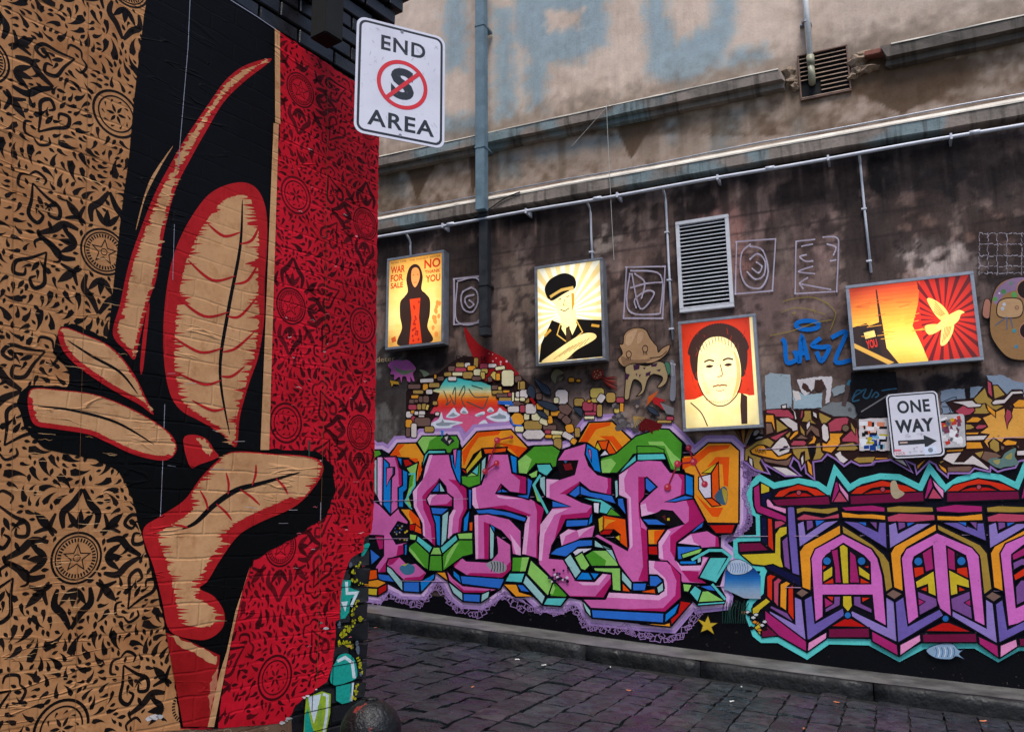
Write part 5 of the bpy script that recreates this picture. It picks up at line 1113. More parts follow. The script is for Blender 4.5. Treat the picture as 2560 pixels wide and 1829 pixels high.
G(OR, [(775, 1045), (922, 1045), (852, 1152), (857, 1172), (780, 1172)]); N(DO, [(830, 1060), (915, 1048), (850, 1150), (853, 1168), (830, 1160)]); G(RD, [(780, 1182), (857, 1182), (862, 1257), (782, 1252)], w=3.5)
a.fr(*D5)
G(PK, [(690, 457), (912, 457), (962, 387), (1442, 412), (1492, 352), (1482, 270), (1430, 220), (1340, 217), (1335, 75), (1520, 85), (1652, 217), (1657, 442), (1502, 582), (770, 547)]); N(LP, [(952, 393), (1442, 418), (1500, 352), (1486, 262), (1425, 213), (1344, 211), (1340, 80), (1400, 85), (1390, 150), (1500, 250), (1520, 300), (1520, 420), (1440, 468), (930, 440)]); N(MG, [(1540, 92), (1648, 219), (1652, 440), (1500, 577), (1030, 556), (1480, 545), (1600, 420), (1612, 280), (1570, 180)])
G(BL, [(775, 557), (1490, 592), (1485, 692), (785, 642)]); G(B2, [(1500, 602), (1642, 492), (1602, 602), (1495, 692)]); G(TE, [(690, 472), (770, 562), (775, 637), (720, 572)]); G(RD, [(1650, 470), (1762, 490), (1560, 715), (1550, 652), (1622, 592)]); G(OR, [(1250, 700), (1490, 702), (1550, 682), (1556, 732)]); G(BL, [(1345, 222), (1430, 227), (1480, 282), (1410, 337), (1345, 332)]); G(TE, [(1415, 342), (1482, 287), (1487, 372), (1430, 407)]); G(BL, [(1180, 297), (1322, 297), (1307, 377), (1180, 377)]); G(TE, [(1075, 177), (1177, 292), (1172, 377), (1070, 270)]); G(DO, [(1080, 292), (1167, 387), (1080, 382)]); G(DO, [(1255, 385), (1400, 350), (1412, 408)])
G(TQ, [(1830, 247), (1940, 47), (2112, 47), (1980, 292)]); a.line([(1760, 75), (1930, -20), (2060, -20), (2140, 40), (1985, 290)], 7, TQ); G(LG, [(1670, 302), (1770, 312), (1730, 390), (1680, 382)]); G(TQ, [(1735, 390), (1790, 320), (1862, 372), (1820, 492)]); G(LG, [(1862, 377), (1920, 372), (2082, 472), (1820, 492)]); G(TQ, [(1820, 497), (2092, 477), (2082, 502), (1815, 522)], w=3); G(BL, [(1840, 330), (1950, 320), (2000, 380), (1920, 370)], w=3); a.line([(1960, 310), (2090, 460)], 6, TQ)
a.fr(*F6)
G(OR, [(1065, 450), (1150, 447), (1270, 345), (1450, 345), (1522, 410), (1517, 1000), (1260, 997), (1150, 790), (1150, 612), (1080, 590), (1060, 542)]); N(DO, [(1058, 470), (1150, 455), (1270, 370), (1450, 360), (1430, 392), (1280, 425), (1180, 510), (1062, 560)], [(1255, 545), (1330, 460), (1440, 460), (1430, 700), (1395, 690), (1385, 520), (1330, 515)], [(1155, 752), (1280, 870), (1392, 870), (1352, 947), (1300, 942)])
G(WH, [(1190, 622), (1290, 597), (1297, 790), (1240, 797), (1190, 722)], w=3); G(DO, [(1292, 592), (1352, 502), (1362, 842), (1297, 792)]); G(YE, [(1218, 592), (1342, 505), (1290, 592)], w=3); G(DO, [(1243, 797), (1297, 792), (1372, 852), (1300, 862)], w=3); G(RD, [(1270, 1010), (1492, 1005), (1462, 1082), (1330, 1082)])
N((60, 90, 110), [(1320, 780), (1390, 700), (1425, 740), (1415, 840), (1370, 840)], sm=True); N((170, 150, 50), [(1380, 715), (1422, 740), (1412, 835), (1395, 800)], sm=True)
# red ball-and-stick doodles
for fr_, balls, sticks in ((F5, ((1050, 325, 26), (1165, 298, 15), (1045, 510, 23), (950, 577, 23)), ((0, 1), (0, 3), (2, 3))), (F6, ((1110, 385, 25), (1020, 515, 28), (1150, 500, 30), (940, 705, 29), (1240, 680, 26)), ((0, 2), (1, 2), (1, 3), (2, 4)))):
    a.fr(*fr_)
    for i, j in sticks: a.line([balls[i][:2], balls[j][:2]], 3.6, (140, 28, 50))
    for x, y, r in balls: a.disc((x, y), r, (176, 42, 62)); a.disc((x-r*.25, y-r*.25), r*.4, (214, 110, 120), n=8)
for k in range(22): rn = random.Random(k+5); a.fr(*D5); a.disc((rn.uniform(340, 560), rn.uniform(150, 290)), rn.uniform(9, 18), ((30, 20, 44), (60, 40, 90), (14, 12, 20), (210, 190, 210))[k % 4], n=7)
a.build('lettered_piece', m_paintR, bR)['kind'] = 'stuff'
# ---- second lettered piece: cyan outline, folded ribbons, pink letters
CYN, PA, LV, LL, PU, M2, RO, OL, MR, NV, RO2, LPK, BRN = (88, 196, 192), (204, 102, 182), (106, 88, 162), (142, 120, 186), (120, 74, 138), (164, 34, 104), (180, 66, 94), (160, 128, 52), (110, 14, 58), (14, 14, 56), (206, 44, 14), (222, 140, 186), (118, 90, 80)
con = inpx(F7, [(215, 440), (215, 360), (290, 272), (400, 335), (440, 325), (580, 300), (720, 325), (800, 380), (850, 215), (955, 350), (1040, 300), (1122, 280)])+inpx(F8, [(60, 265), (200, 272), (358, 350), (425, 205), (540, 355), (640, 290), (790, 255), (940, 272), (1070, 335), (1130, 190), (1260, 330), (1500, 260), (1700, 300), (1700, 1600), (1300, 1530), (1080, 1530), (932, 1612), (760, 1512), (380, 1516), (202, 1610), (0, 1500)])+inpx(F7, [(1110, 1490), (800, 1482), (642, 1592), (430, 1472), (310, 1472), (260, 1432), (205, 1280), (220, 1200), (300, 1120), (310, 1000), (330, 945), (250, 940), (120, 850), (120, 725), (290, 720), (285, 550), (230, 520)])
a = Art(WR, .0075); a.fill(con, (10, 9, 26)); a.line(con, 15, CYN, True)
a.build('cyan_outline', m_paintR, bR)
a = Art(WR, .0085)
a.fr(*F7)
def eye_(x0, y0, w, h):
    G(RO2, [(x0, y0), (x0+.1*w, y0-.5*h), (x0+.45*w, y0-h), (x0+.8*w, y0-.62*h), (x0+w, y0-.08*h)], w=3.6)
    N((10, 8, 12), [(x0+.16*w, y0-2), (x0+.3*w, y0-.45*h), (x0+.46*w, y0-.58*h), (x0+.62*w, y0-.5*h), (x0+.78*w, y0-6)]); N(RD, [(x0+.2*w, y0-4), (x0+.36*w, y0-.3*h), (x0+.58*w, y0-.3*h), (x0+.72*w, y0-7)]); a.disc((x0+.46*w, y0-.34*h), 19, (168, 70, 84), 2)
eye_(395, 420, 405, 98)
G(MR, [(375, 437), (805, 407), (817, 477), (420, 487)]); G(M2, [(820, 457), (850, 310), (868, 300), (882, 365), (835, 460)], w=3); G(LPK, [(872, 310), (950, 400), (950, 455), (887, 370)], w=3); G(RO, [(832, 459), (882, 372), (945, 455)], w=3)
G(YE, [(300, 310), (367, 345), (367, 385), (300, 397)], w=3); G(M2, [(245, 350), (292, 318), (302, 480), (380, 510), (492, 560), (492, 612), (270, 532), (250, 480)]); G(NV, [(303, 400), (380, 375), (375, 430), (340, 450), (345, 500), (303, 470)], w=3); G(LPK, [(338, 445), (350, 425), (372, 440), (400, 478), (492, 500), (490, 547), (345, 492)])
G(NV, [(300, 560), (345, 570), (350, 780), (305, 745)]); G(RO2, [(350, 570), (387, 577), (398, 822), (352, 782)]); G(RO, [(400, 592), (452, 590), (492, 612), (402, 662)]); G(YE, [(405, 690), (440, 640), (497, 630), (497, 692), (450, 720), (452, 860), (472, 942), (240, 917), (150, 840), (402, 827)]); G(MR, [(135, 757), (300, 752), (362, 812), (140, 827)]); G(PU, [(455, 740), (500, 700), (522, 962), (472, 932)]); G(LV, [(495, 492), (520, 485), (552, 492), (592, 1002), (530, 982), (502, 690)])
G(NV, [(330, 927), (390, 915), (597, 1012), (597, 1082), (350, 952)])
G(RO2, [(343, 1002), (370, 985), (420, 1000), (390, 1030), (387, 1192), (345, 1152)]); G(RO, [(393, 1040), (430, 1010), (462, 1030), (437, 1060), (432, 1232), (395, 1192)]); G(OR, [(443, 1060), (490, 1035), (527, 1055), (497, 1080), (492, 1262), (440, 1227)]); G(RO2, [(500, 1090), (542, 1060), (547, 1332), (500, 1272)])
G(YE, [(235, 1240), (342, 1160), (377, 1190), (300, 1252), (270, 1302), (240, 1292)]); G(PU, [(375, 1215), (500, 1272), (542, 1342), (365, 1237)]); G(LL, [(360, 1252), (552, 1352), (547, 1150), (605, 1172), (637, 1482), (470, 1392), (370, 1292)]); G(M2, [(330, 1250), (640, 1482), (640, 1562), (430, 1442), (330, 1342)]); G(LPK, [(650, 1490), (790, 1410), (787, 1462), (645, 1562)]); G(MR, [(305, 1400), (350, 1370), (430, 1440), (310, 1455)], w=3); G(YE, [(250, 1380), (300, 1340), (300, 1440)], w=3)
rn = random.Random(2)
for k in range(16): x, y = rn.uniform(165, 340), rn.uniform(1265, 1400); a.shape([(x-20, y), (x, y-14), (x+18, y), (x, y+12)], ((20, 14, 16), (210, 130, 40), (200, 200, 200))[k % 3], 1.6, (10, 8, 12), True)
G(OL, [(560, 500), (620, 490), (750, 502), (870, 490), (877, 520), (800, 547), (620, 527), (565, 547)]); G(RO, [(565, 572), (620, 540), (760, 567), (882, 535), (882, 577), (700, 592), (570, 592)]); G(LL, [(570, 612), (620, 590), (635, 692), (770, 600), (880, 590), (585, 792)]); G(PU, [(636, 590), (685, 587), (692, 640), (640, 672)], w=3); G(BL, [(700, 587), (780, 590), (710, 642)], w=3)
G(OR, [(585, 820), (620, 770), (890, 620), (892, 692), (720, 790), (677, 860), (672, 1112), (605, 1087)]); G(OL, [(900, 625), (1122, 765), (1212, 840), (1252, 900), (1277, 1087), (1222, 1122), (1207, 1000), (1172, 870), (1122, 800), (905, 685)])
G(PA, [(670, 870), (700, 800), (905, 690), (1120, 800), (1165, 870), (1200, 1000), (1230, 1372), (1140, 1322), (1122, 1142), (762, 1142), (762, 1302), (702, 1342)])
G((12, 8, 20), [(758, 900), (782, 850), (910, 760), (1060, 850), (1107, 900), (1112, 1057), (760, 1057)], [(765, 1145), (1120, 1145), (1132, 1312), (950, 1262), (772, 1272)])
G(YE, [(880, 782), (910, 765), (945, 790), (952, 1057), (905, 1057)], w=3); G(M2, [(820, 812), (870, 800), (897, 1052), (850, 1052), (845, 940)], [(957, 812), (1002, 850), (1032, 1052), (957, 1052)], w=3); G(YE, [(760, 972), (832, 925), (832, 1002), (760, 1047)], [(1020, 922), (1107, 985), (1107, 1037), (1025, 992)], w=3); G(RO2, [(760, 1057), (835, 1012), (842, 1057)], [(1035, 1012), (1112, 1052), (1035, 1057)], [(757, 920), (792, 930), (757, 962)], [(1060, 932), (1102, 920), (1097, 947)], w=2.5)
for c in ((790, 890), (1045, 890)): a.disc(c, 32, (36, 104, 172), 3)
G(YE, [(905, 1145), (972, 1145), (977, 1222), (945, 1267), (905, 1222)], w=3); G(M2, [(770, 1157), (840, 1202), (775, 1237)], w=2.5); G(PU, [(840, 1150), (890, 1150), (887, 1217), (777, 1272), (775, 1242), (840, 1202)], [(985, 1150), (1040, 1150), (1042, 1202), (1122, 1242), (1122, 1277), (987, 1217)], w=3); G(RO2, [(785, 1150), (840, 1150), (832, 1192)], [(1045, 1157), (1112, 1160), (1050, 1197)], w=2.5)
G(LV, [(620, 1172), (680, 1140), (702, 1347), (910, 1232), (922, 1292), (660, 1472), (642, 1472)]); G(LL, [(970, 1252), (1230, 1377), (1222, 1150), (1287, 1187), (1309, 1492), (1122, 1402), (960, 1292)]); G(RD, [(820, 1372), (920, 1312), (970, 1312), (1082, 1377)]); G(MR, [(800, 1387), (1102, 1382), (1107, 1457), (800, 1457)]); a.disc((943, 1290), 27, (36, 104, 172), 3.5); G(BRN, [(555, 1127), (605, 1090), (662, 1122), (605, 1162)])
a.fr(*F8)
eye_(-165, 398, 530, 105); eye_(548, 378, 525, 98); eye_(1250, 378, 525, 98)
G(MR, [(-165, 407), (380, 377), (387, 452), (-160, 477)], [(550, 382), (1085, 372), (1092, 437), (550, 457)], [(1250, 380), (1790, 372), (1790, 437), (1250, 457)])
for d in (0, 715): G(M2, [(385+d, 432), (415+d, 300), (436+d, 268), (450+d, 340), (402+d, 432)], w=3); G(LPK, [(445+d, 290), (532+d, 370), (527+d, 432), (460+d, 340)], w=3); G(RO, [(412+d, 432), (452+d, 347), (522+d, 432)], w=3)
for d in (0, 738):
    G(OL, [(105+d, 492), (200+d, 480), (450+d, 490), (457+d, 530), (300+d, 537), (110+d, 532)]); G(RO, [(110+d, 562), (200+d, 535), (465+d, 547), (467+d, 592), (300+d, 607), (115+d, 602)]); G(LL, [(120+d, 622), (180+d, 600), (195+d, 682), (330+d, 612), (440+d, 612), (130+d, 802)]); G(PU, [(190+d, 602), (245+d, 602), (250+d, 640), (195+d, 667)], w=3); G(BL, [(255+d, 605), (322+d, 605), (260+d, 642)], w=3)
    G(OR, [(135+d, 832), (165+d, 780), (475+d, 612), (477+d, 667), (260+d, 790), (217+d, 850), (232+d, 1117), (160+d, 1087)])
    G(M2, [(-230+d, 492), (0+d, 475), (97+d, 492), (97+d, 530), (0+d, 527), (-200+d, 522)] if d == 0 else [(470, 492), (620, 470), (815, 482), (817, 530), (640, 537), (475, 527)]); G(OR, [(-230+d, 524), (-100+d, 542), (0+d, 540), (102+d, 552), (102+d, 592), (0+d, 582), (-220+d, 572)] if d == 0 else [(475, 552), (640, 557), (817, 537), (822, 592), (640, 597), (480, 592)])
    G(LV, [(-215+d, 595), (112+d, 802), (105+d, 602), (50+d, 602), (42+d, 672), (-100+d, 602)] if d == 0 else [(520, 607), (847, 747), (827, 607), (770, 607), (765, 652), (630, 602)]); G(PU, [(-20+d, 600), (38+d, 602), (36+d, 662)], w=3); G(BL, [(-110+d, 602), (-40+d, 602), (-40+d, 637)], w=3)
G(OL, [(480, 617), (800, 770), (852, 832), (887, 1097), (825, 1142), (797, 870), (740, 790), (485, 662)])
G((12, 8, 20), [(300, 890), (320, 850), (445, 780), (485, 1185), (345, 1300)], [(552, 780), (690, 850), (705, 900), (755, 1332), (588, 1250)])
for c, r in (((342, 893), 33), ((660, 890), 34)): a.disc(c, r, (36, 104, 172), 3)
G(M2, [(370, 832), (440, 787), (457, 950), (395, 972)], [(555, 787), (612, 820), (617, 962), (560, 947)], w=3); G(RO2, [(305, 937), (380, 930), (387, 985), (315, 1017)], [(625, 942), (712, 930), (717, 1022), (625, 977)], w=3); G(YE, [(320, 1042), (457, 960), (477, 1152), (415, 1127), (410, 1062), (330, 1092)], [(565, 952), (717, 1030), (720, 1092), (630, 1067), (635, 1132), (580, 1147)], w=3); G(PU, [(335, 1112), (480, 1167), (482, 1222), (350, 1292)], [(580, 1167), (722, 1110), (742, 1322), (590, 1247)], w=3); G(M2, [(340, 1165), (392, 1190), (345, 1222)], [(680, 1197), (727, 1170), (730, 1227)], w=2.5); G(RO2, [(355, 1100), (407, 1075), (407, 1117)], [(640, 1075), (692, 1105), (640, 1117)], w=2.5)
G(PA, [(215, 870), (250, 800), (480, 680), (740, 790), (792, 850), (837, 1372), (755, 1332), (702, 900), (690, 850), (550, 780), (587, 1302), (500, 1242), (480, 1182), (445, 780), (312, 860), (300, 900), (347, 1302), (265, 1362)])
for x, y in ((165, 1135), (898, 1152)): G(BRN, [(x-66, y), (x-10, y-40), (x+64, y-2), (x, y+42)])
G(LV, [(170, 1192), (235, 1150), (267, 1367), (500, 1242), (532, 1292), (190, 1497)]); G(LL, [(590, 1252), (842, 1382), (837, 1167), (895, 1202), (927, 1502), (590, 1302)]); G(RD, [(390, 1407), (520, 1342), (570, 1342), (732, 1412)]); G(MR, [(370, 1427), (770, 1422), (777, 1492), (375, 1492)]); a.disc((543, 1315), 27, (36, 104, 172), 3.5)
G(M2, [(-5, 1402), (187, 1507), (195, 1592), (0, 1482)], [(785, 1442), (930, 1512), (937, 1607), (790, 1502)]); G(LPK, [(205, 1507), (357, 1427), (362, 1482), (205, 1592)], [(945, 1512), (1067, 1462), (1077, 1522), (945, 1607)])
G(PA, [(945, 832), (985, 760), (1122, 700), (1240, 690), (1340, 760), (1300, 820), (1180, 770), (1122, 772), (1032, 842), (1032, 900), (1065, 1232), (1180, 1180), (1280, 1240), (1180, 1330), (1005, 1372)]); G(M2, [(1035, 842), (1122, 790), (1300, 830), (1290, 880), (1122, 852), (1040, 887)], w=3); G(PU, [(1040, 902), (1105, 870), (1250, 880), (1250, 930), (1105, 922), (1045, 957)], w=3); G(RO2, [(1045, 992), (1122, 940), (1300, 950), (1300, 1010), (1122, 1002), (1055, 1037)], w=3); G(PU, [(1060, 1082), (1100, 1030), (1260, 1030), (1260, 1120), (1180, 1160), (1067, 1217)], w=3); G(LV, [(910, 1207), (965, 1170), (1002, 1392), (1122, 1332), (1300, 1400), (1300, 1470), (1122, 1402), (937, 1497)]); G(MR, [(1085, 1460), (1500, 1440), (1500, 1510), (1090, 1520)])
a.build('ribbon_piece', m_paintR, bR)['kind'] = 'stuff'
# ---- sharp-cornered piece above it, ochre and rose
a = Art(WR, .0060).fr(*D3); BR_ = (44, 22, 20); OC, RS, BN, CW, OO = (164, 132, 62), (172, 66, 84), (118, 88, 74), (212, 200, 196), (226, 148, 40)
GYB = (150, 164, 172)
N(GYB, jag([(525, 100), (600, 70), (880, 90), (900, 250), (905, 560), (540, 590), (525, 330)], 6, 2, 30)); N((118, 122, 124), jag([(1340, 560), (1480, 480), (1700, 480), (1800, 520), (1850, 650), (1780, 730), (1500, 680), (1290, 600)], 8, 4, 30)); N((136, 146, 152), jag([(1470, 300), (1540, 250), (1670, 235), (1650, 340), (1500, 400)], 6, 5, 24)); N((152, 172, 182), jag([(920, 300), (1080, 380), (1340, 350), (1330, 560), (930, 580)], 7, 6, 26))
N((200, 192, 194), jag([(980, 165), (1100, 150), (1340, 115), (1480, 120), (1470, 280), (1440, 480), (1380, 510), (1400, 280), (1350, 200), (1240, 160), (1220, 300), (1130, 370), (1090, 400), (1040, 330), (1010, 240)], 7, 7, 22)); N((66, 44, 40), jag([(1060, 200), (1120, 230), (1190, 340), (1120, 340), (1050, 280)], 6, 8, 20), jag([(1240, 170), (1340, 160), (1380, 260), (1300, 340), (1230, 300)], 6, 9, 20)); N((206, 196, 190), jag([(915, 320), (1010, 330), (1040, 440), (960, 470)], 6, 10, 20)); a.disc((1730, 590), 30, (90, 88, 92)); a.line([(1640, 540), (1690, 350), (1720, 200)], 11, (84, 68, 66)); a.line([(1700, 240), (1740, 170)], 8, (60, 118, 146))
N(BR_, [(500, 600), (850, 560), (960, 590), (1250, 570), (1500, 680), (1700, 680), (1830, 740), (1870, 1100), (1880, 1180), (2273, 1180), (2273, 1300), (2100, 1330), (2050, 1380), (1860, 1380), (1750, 1320), (1650, 1400), (1540, 1300), (1430, 1210), (1330, 1310), (1190, 1330), (1210, 1560), (1110, 1500), (1090, 1380), (1030, 1450), (1000, 1330), (930, 1270), (880, 1380), (1040, 1530), (820, 1540), (500, 1370), (600, 1500), (380, 1430), (230, 1320), (220, 1130), (330, 1060), (500, 980)])
def H(c, *P):
    for p in P: a.shape(p, c, 2.6, BR_)
H(RS, [(540, 590), (780, 575), (860, 590), (940, 680), (935, 730), (850, 700), (680, 690), (650, 650), (545, 640)], [(1040, 595), (1075, 600), (1060, 690), (1025, 730)], [(1420, 780), (1520, 710), (1680, 690), (1720, 720), (1700, 800), (1620, 850), (1610, 890), (1440, 905)], [(1620, 1000), (1740, 890), (1830, 840), (1870, 1080), (1800, 1050), (1620, 1045)], [(590, 985), (870, 880), (680, 1030)], [(890, 1070), (930, 1025), (1080, 1020), (1120, 1060), (1090, 1100), (900, 1100)], [(225, 1130), (310, 1085), (260, 1150)])
H(OO, [(535, 660), (650, 660), (670, 900), (620, 770), (530, 765)], [(870, 990), (960, 885), (1005, 880), (1000, 930), (880, 1030)], [(1440, 920), (1650, 920), (1590, 990), (1600, 1060), (1470, 1205), (1340, 1170), (1335, 1050), (1400, 1070), (1445, 1010)], [(320, 1165), (430, 1085), (510, 1095), (560, 1160), (620, 1160), (700, 1250), (900, 1200), (920, 1210), (830, 1290), (700, 1300), (480, 1250), (340, 1210)], [(1215, 945), (1260, 1000), (1230, 1070), (1130, 1080), (1200, 1010)], [(1115, 1280), (1190, 1370), (1205, 1540), (1140, 1470)], [(2020, 1270), (2273, 1265), (2273, 1290), (2080, 1300)])
H(OC, [(680, 715), (860, 850), (690, 920)], [(1080, 600), (1180, 600), (1190, 730), (1260, 800), (1150, 770), (1040, 760), (1080, 680)], [(1290, 620), (1480, 710), (1400, 780), (1330, 790), (1290, 700)], [(1020, 800), (1090, 890), (1095, 970), (1030, 910)], [(1740, 760), (1810, 860), (1810, 950), (1750, 860)], [(810, 950), (890, 890), (890, 940), (850, 1000)], [(240, 1150), (420, 1030), (570, 985), (660, 1050), (600, 1130), (520, 1090), (420, 1090), (310, 1170), (330, 1220), (480, 1270), (450, 1340), (520, 1480), (370, 1420), (350, 1290), (290, 1250), (280, 1310), (235, 1320)], [(900, 1115), (1130, 1100), (1170, 1290), (1090, 1330), (1090, 1180), (1040, 1200), (1010, 1310), (930, 1220)], [(1250, 1070), (1310, 1050), (1330, 1180), (1370, 1220), (1320, 1290), (1200, 1310), (1240, 1200)], [(1600, 1080), (1780, 1050), (1860, 1140), (1800, 1170), (1530, 1170)], [(1770, 1300), (1830, 1260), (2100, 1250), (2060, 1340), (1860, 1350)])
H(CW, [(720, 710), (860, 700), (990, 780), (995, 880), (920, 900), (900, 860), (850, 830)], [(1110, 800), (1165, 735), (1170, 850), (1120, 900)], [(1325, 830), (1360, 780), (1420, 830), (1440, 990), (1400, 1055), (1340, 1010)], [(605, 1140), (740, 990), (790, 975), (830, 1010), (890, 1130), (870, 1190), (720, 1250)], [(1510, 1220), (1600, 1170), (1620, 1230), (1715, 1300), (1640, 1355), (1580, 1320)], [(620, 1395), (830, 1410), (1000, 1520), (830, 1530)], [(1200, 610), (1260, 640), (1270, 720), (1210, 680)], [(1030, 1280), (1070, 1220), (1080, 1330), (1050, 1390)], [(295, 1260), (350, 1290), (350, 1410), (300, 1340)], [(870, 540), (960, 620), (980, 720), (950, 740), (930, 620)], [(755, 530), (830, 510), (830, 570), (770, 575)])
H(BN, [(535, 775), (620, 780), (650, 910), (540, 950)], [(1180, 800), (1290, 860), (1310, 980), (1250, 960), (1180, 880), (1110, 970), (1110, 900)], [(960, 1000), (1040, 940), (1150, 1000), (1110, 1010)], [(490, 1270), (700, 1310), (830, 1300), (910, 1250), (870, 1370), (830, 1390), (520, 1330)]); a.disc((1670, 850), 52, (112, 92, 72), 2.6, BR_)
N(NB, [(720, 1170), (800, 1105), (860, 1100), (840, 1140), (740, 1180)], [(1150, 1130), (1200, 1090), (1240, 1200), (1190, 1290)])
for P in ([(220, 1320), (380, 1440), (590, 1500), (470, 1290), (500, 1350), (810, 1530), (1035, 1525), (880, 1390), (930, 1270), (1000, 1330), (1040, 1440), (1090, 1370), (1110, 1490), (1230, 1580), (1210, 1330), (1330, 1310), (1410, 1220), (1530, 1290), (1650, 1390), (1750, 1320), (1870, 1380), (2060, 1370), (2100, 1325), (2273, 1310)],): a.line(P, 4.4, (146, 110, 172))
a.text('HAPI', [(380, 1140), (520, 1150), (540, 1215), (400, 1205)], (90, 50, 20))
a.fr(*D4)
N((126, 140, 158), jag([(1090, 330), (1180, 300), (1430, 290), (1440, 480), (1280, 620), (1100, 660)], 8, 3, 30), jag([(1740, 100), (1980, 95), (2120, 180), (2300, 220), (2300, 400), (2000, 380), (1800, 240)], 8, 5, 30), jag([(1510, 265), (1690, 260), (1560, 420), (1510, 420)], 6, 6, 30)); a.line([(1470, 290), (1480, 470)], 8, (20, 18, 22))
for P in ([(1095, 490), (1250, 420), (1310, 410), (1310, 440)], [(1110, 545), (1220, 545), (1260, 620)], [(1105, 570), (1120, 640)], [(1210, 560), (1230, 620)], [(1255, 570), (1290, 600), (1300, 530)]): a.line(P, 2., (24, 30, 48))
N(BR_, [(1150, 480), (1300, 440), (1560, 430), (1740, 250), (1740, 150), (1820, 200), (1830, 240), (1900, 230), (2030, 370), (2100, 300), (2260, 300), (2300, 1300), (2100, 1290), (1800, 1460), (1560, 1400), (1500, 1480), (1200, 1490), (1180, 1540), (1020, 1380), (900, 1310), (740, 1500), (700, 1340), (640, 1480), (360, 1290), (700, 1290), (1160, 1250), (1440, 1100), (1430, 700), (1270, 620)])
H(OC, [(1560, 430), (1720, 270), (1760, 400), (1830, 450), (1820, 500), (1990, 530), (1880, 600), (1760, 560), (1730, 500), (1620, 510), (1570, 470)], [(1830, 240), (1900, 245), (2010, 380), (1850, 440)], [(1590, 520), (1720, 500), (1740, 570), (1850, 620), (1740, 650), (1550, 650)], [(1440, 790), (1520, 795), (1580, 840), (1520, 870), (1440, 880)], [(1780, 1060), (1840, 990), (1920, 1050), (1930, 1170), (1880, 1200), (1790, 1140)], [(1560, 1200), (1700, 1170), (1710, 1220), (1650, 1280)], [(1060, 1320), (1150, 1310), (1090, 1360)])
H((222, 158, 70), [(1880, 610), (2000, 560), (2020, 690), (2030, 860), (2120, 560), (2300, 540), (2300, 1000), (2180, 1000), (2000, 990), (1960, 1060), (1840, 985), (1760, 1060), (1780, 1140), (1700, 1040), (1780, 940), (1640, 920), (1760, 830), (1680, 700), (1780, 660)])
H(OO, [(1440, 770), (1540, 690), (1620, 690), (1680, 720), (1620, 770)], [(1740, 510), (1870, 620), (1870, 700), (1760, 600)], [(2110, 510), (2200, 440), (2300, 450), (2300, 560), (2140, 560)], [(1440, 910), (1640, 905), (1620, 940), (1450, 945)], [(1450, 1045), (1660, 1045), (1700, 1140), (1450, 1150)], [(1960, 1060), (2040, 1010), (2180, 1040), (2160, 1090), (2010, 1100)], [(1170, 1160), (1430, 1140), (1400, 1180), (1170, 1190)], [(1050, 1350), (1170, 1430), (1180, 1500), (1090, 1430)], [(750, 1380), (880, 1290), (760, 1440)])
H(RS, [(1750, 170), (1810, 210), (1825, 420), (1760, 350)], [(1290, 610), (1400, 530), (1560, 560), (1580, 600), (1510, 660), (1380, 680)], [(1580, 840), (1620, 800), (1730, 800), (1750, 830), (1690, 860), (1600, 870)], [(2030, 570), (2090, 610), (2105, 690), (2050, 780), (2035, 860), (2000, 680)])
H(CW, [(1250, 480), (1540, 455), (1590, 500), (1680, 510), (1650, 550), (1480, 560), (1400, 520)], [(1810, 490), (1860, 450), (1990, 440), (2090, 330), (2240, 320), (2273, 360), (2120, 370), (2000, 500), (1840, 520)], [(1450, 960), (1760, 950), (1700, 1020), (1450, 1030)], [(1110, 1290), (1180, 1210), (1390, 1190), (1290, 1330), (1420, 1330), (1540, 1230), (1640, 1300), (1780, 1420), (1770, 1450), (1560, 1370), (1260, 1365)], [(2170, 1170), (2300, 1160), (2300, 1240), (2170, 1240)], [(420, 1290), (560, 1300), (620, 1400)])
H(BN, [(1710, 1170), (1880, 1200), (1960, 1250), (1760, 1340), (1660, 1280)], [(1180, 1400), (1500, 1385), (1550, 1400), (1500, 1470), (1190, 1470)], [(1940, 1090), (2000, 1110), (1990, 1150), (1945, 1160)], [(2160, 1100), (2210, 1090), (2200, 1150)])
for P in ([(0, 1380), (100, 1370), (150, 1325), (380, 1300), (690, 1480), (590, 1310), (720, 1370), (750, 1500), (930, 1320), (1020, 1370), (1050, 1430), (1190, 1550), (1200, 1490), (1500, 1490), (1570, 1420), (1790, 1470), (1800, 1400), (1900, 1470), (1990, 1440), (2150, 1410), (2200, 1320), (2300, 1300)],): a.line(P, 4.4, (146, 110, 172))
a.fill([(1760, 1310), (1850, 1270), (1950, 1280), (2000, 1210), (2100, 1150), (2160, 1140), (2140, 1250), (2200, 1350), (2100, 1390), (2000, 1400), (1930, 1420), (1830, 1380)], (96, 122, 116), True); a.fill([(1830, 1310), (1930, 1300), (1900, 1370)], (160, 150, 90), True); a.fill([(2000, 1270), (2100, 1200), (2090, 1290)], (150, 140, 80), True)
# fan of dark shards between the pieces
a.fr(*D3)
for k, c in enumerate(((90, 58, 24), (60, 30, 20), (150, 100, 40), (46, 26, 20), (120, 84, 40))): a.fill([(220, 1090), (80+k*55, 870), (125+k*58, 865)], c)
H((148, 142, 144), [(350, 960), (370, 880), (430, 860), (460, 900), (400, 960)], [(370, 1010), (440, 960), (510, 965), (480, 1000)])
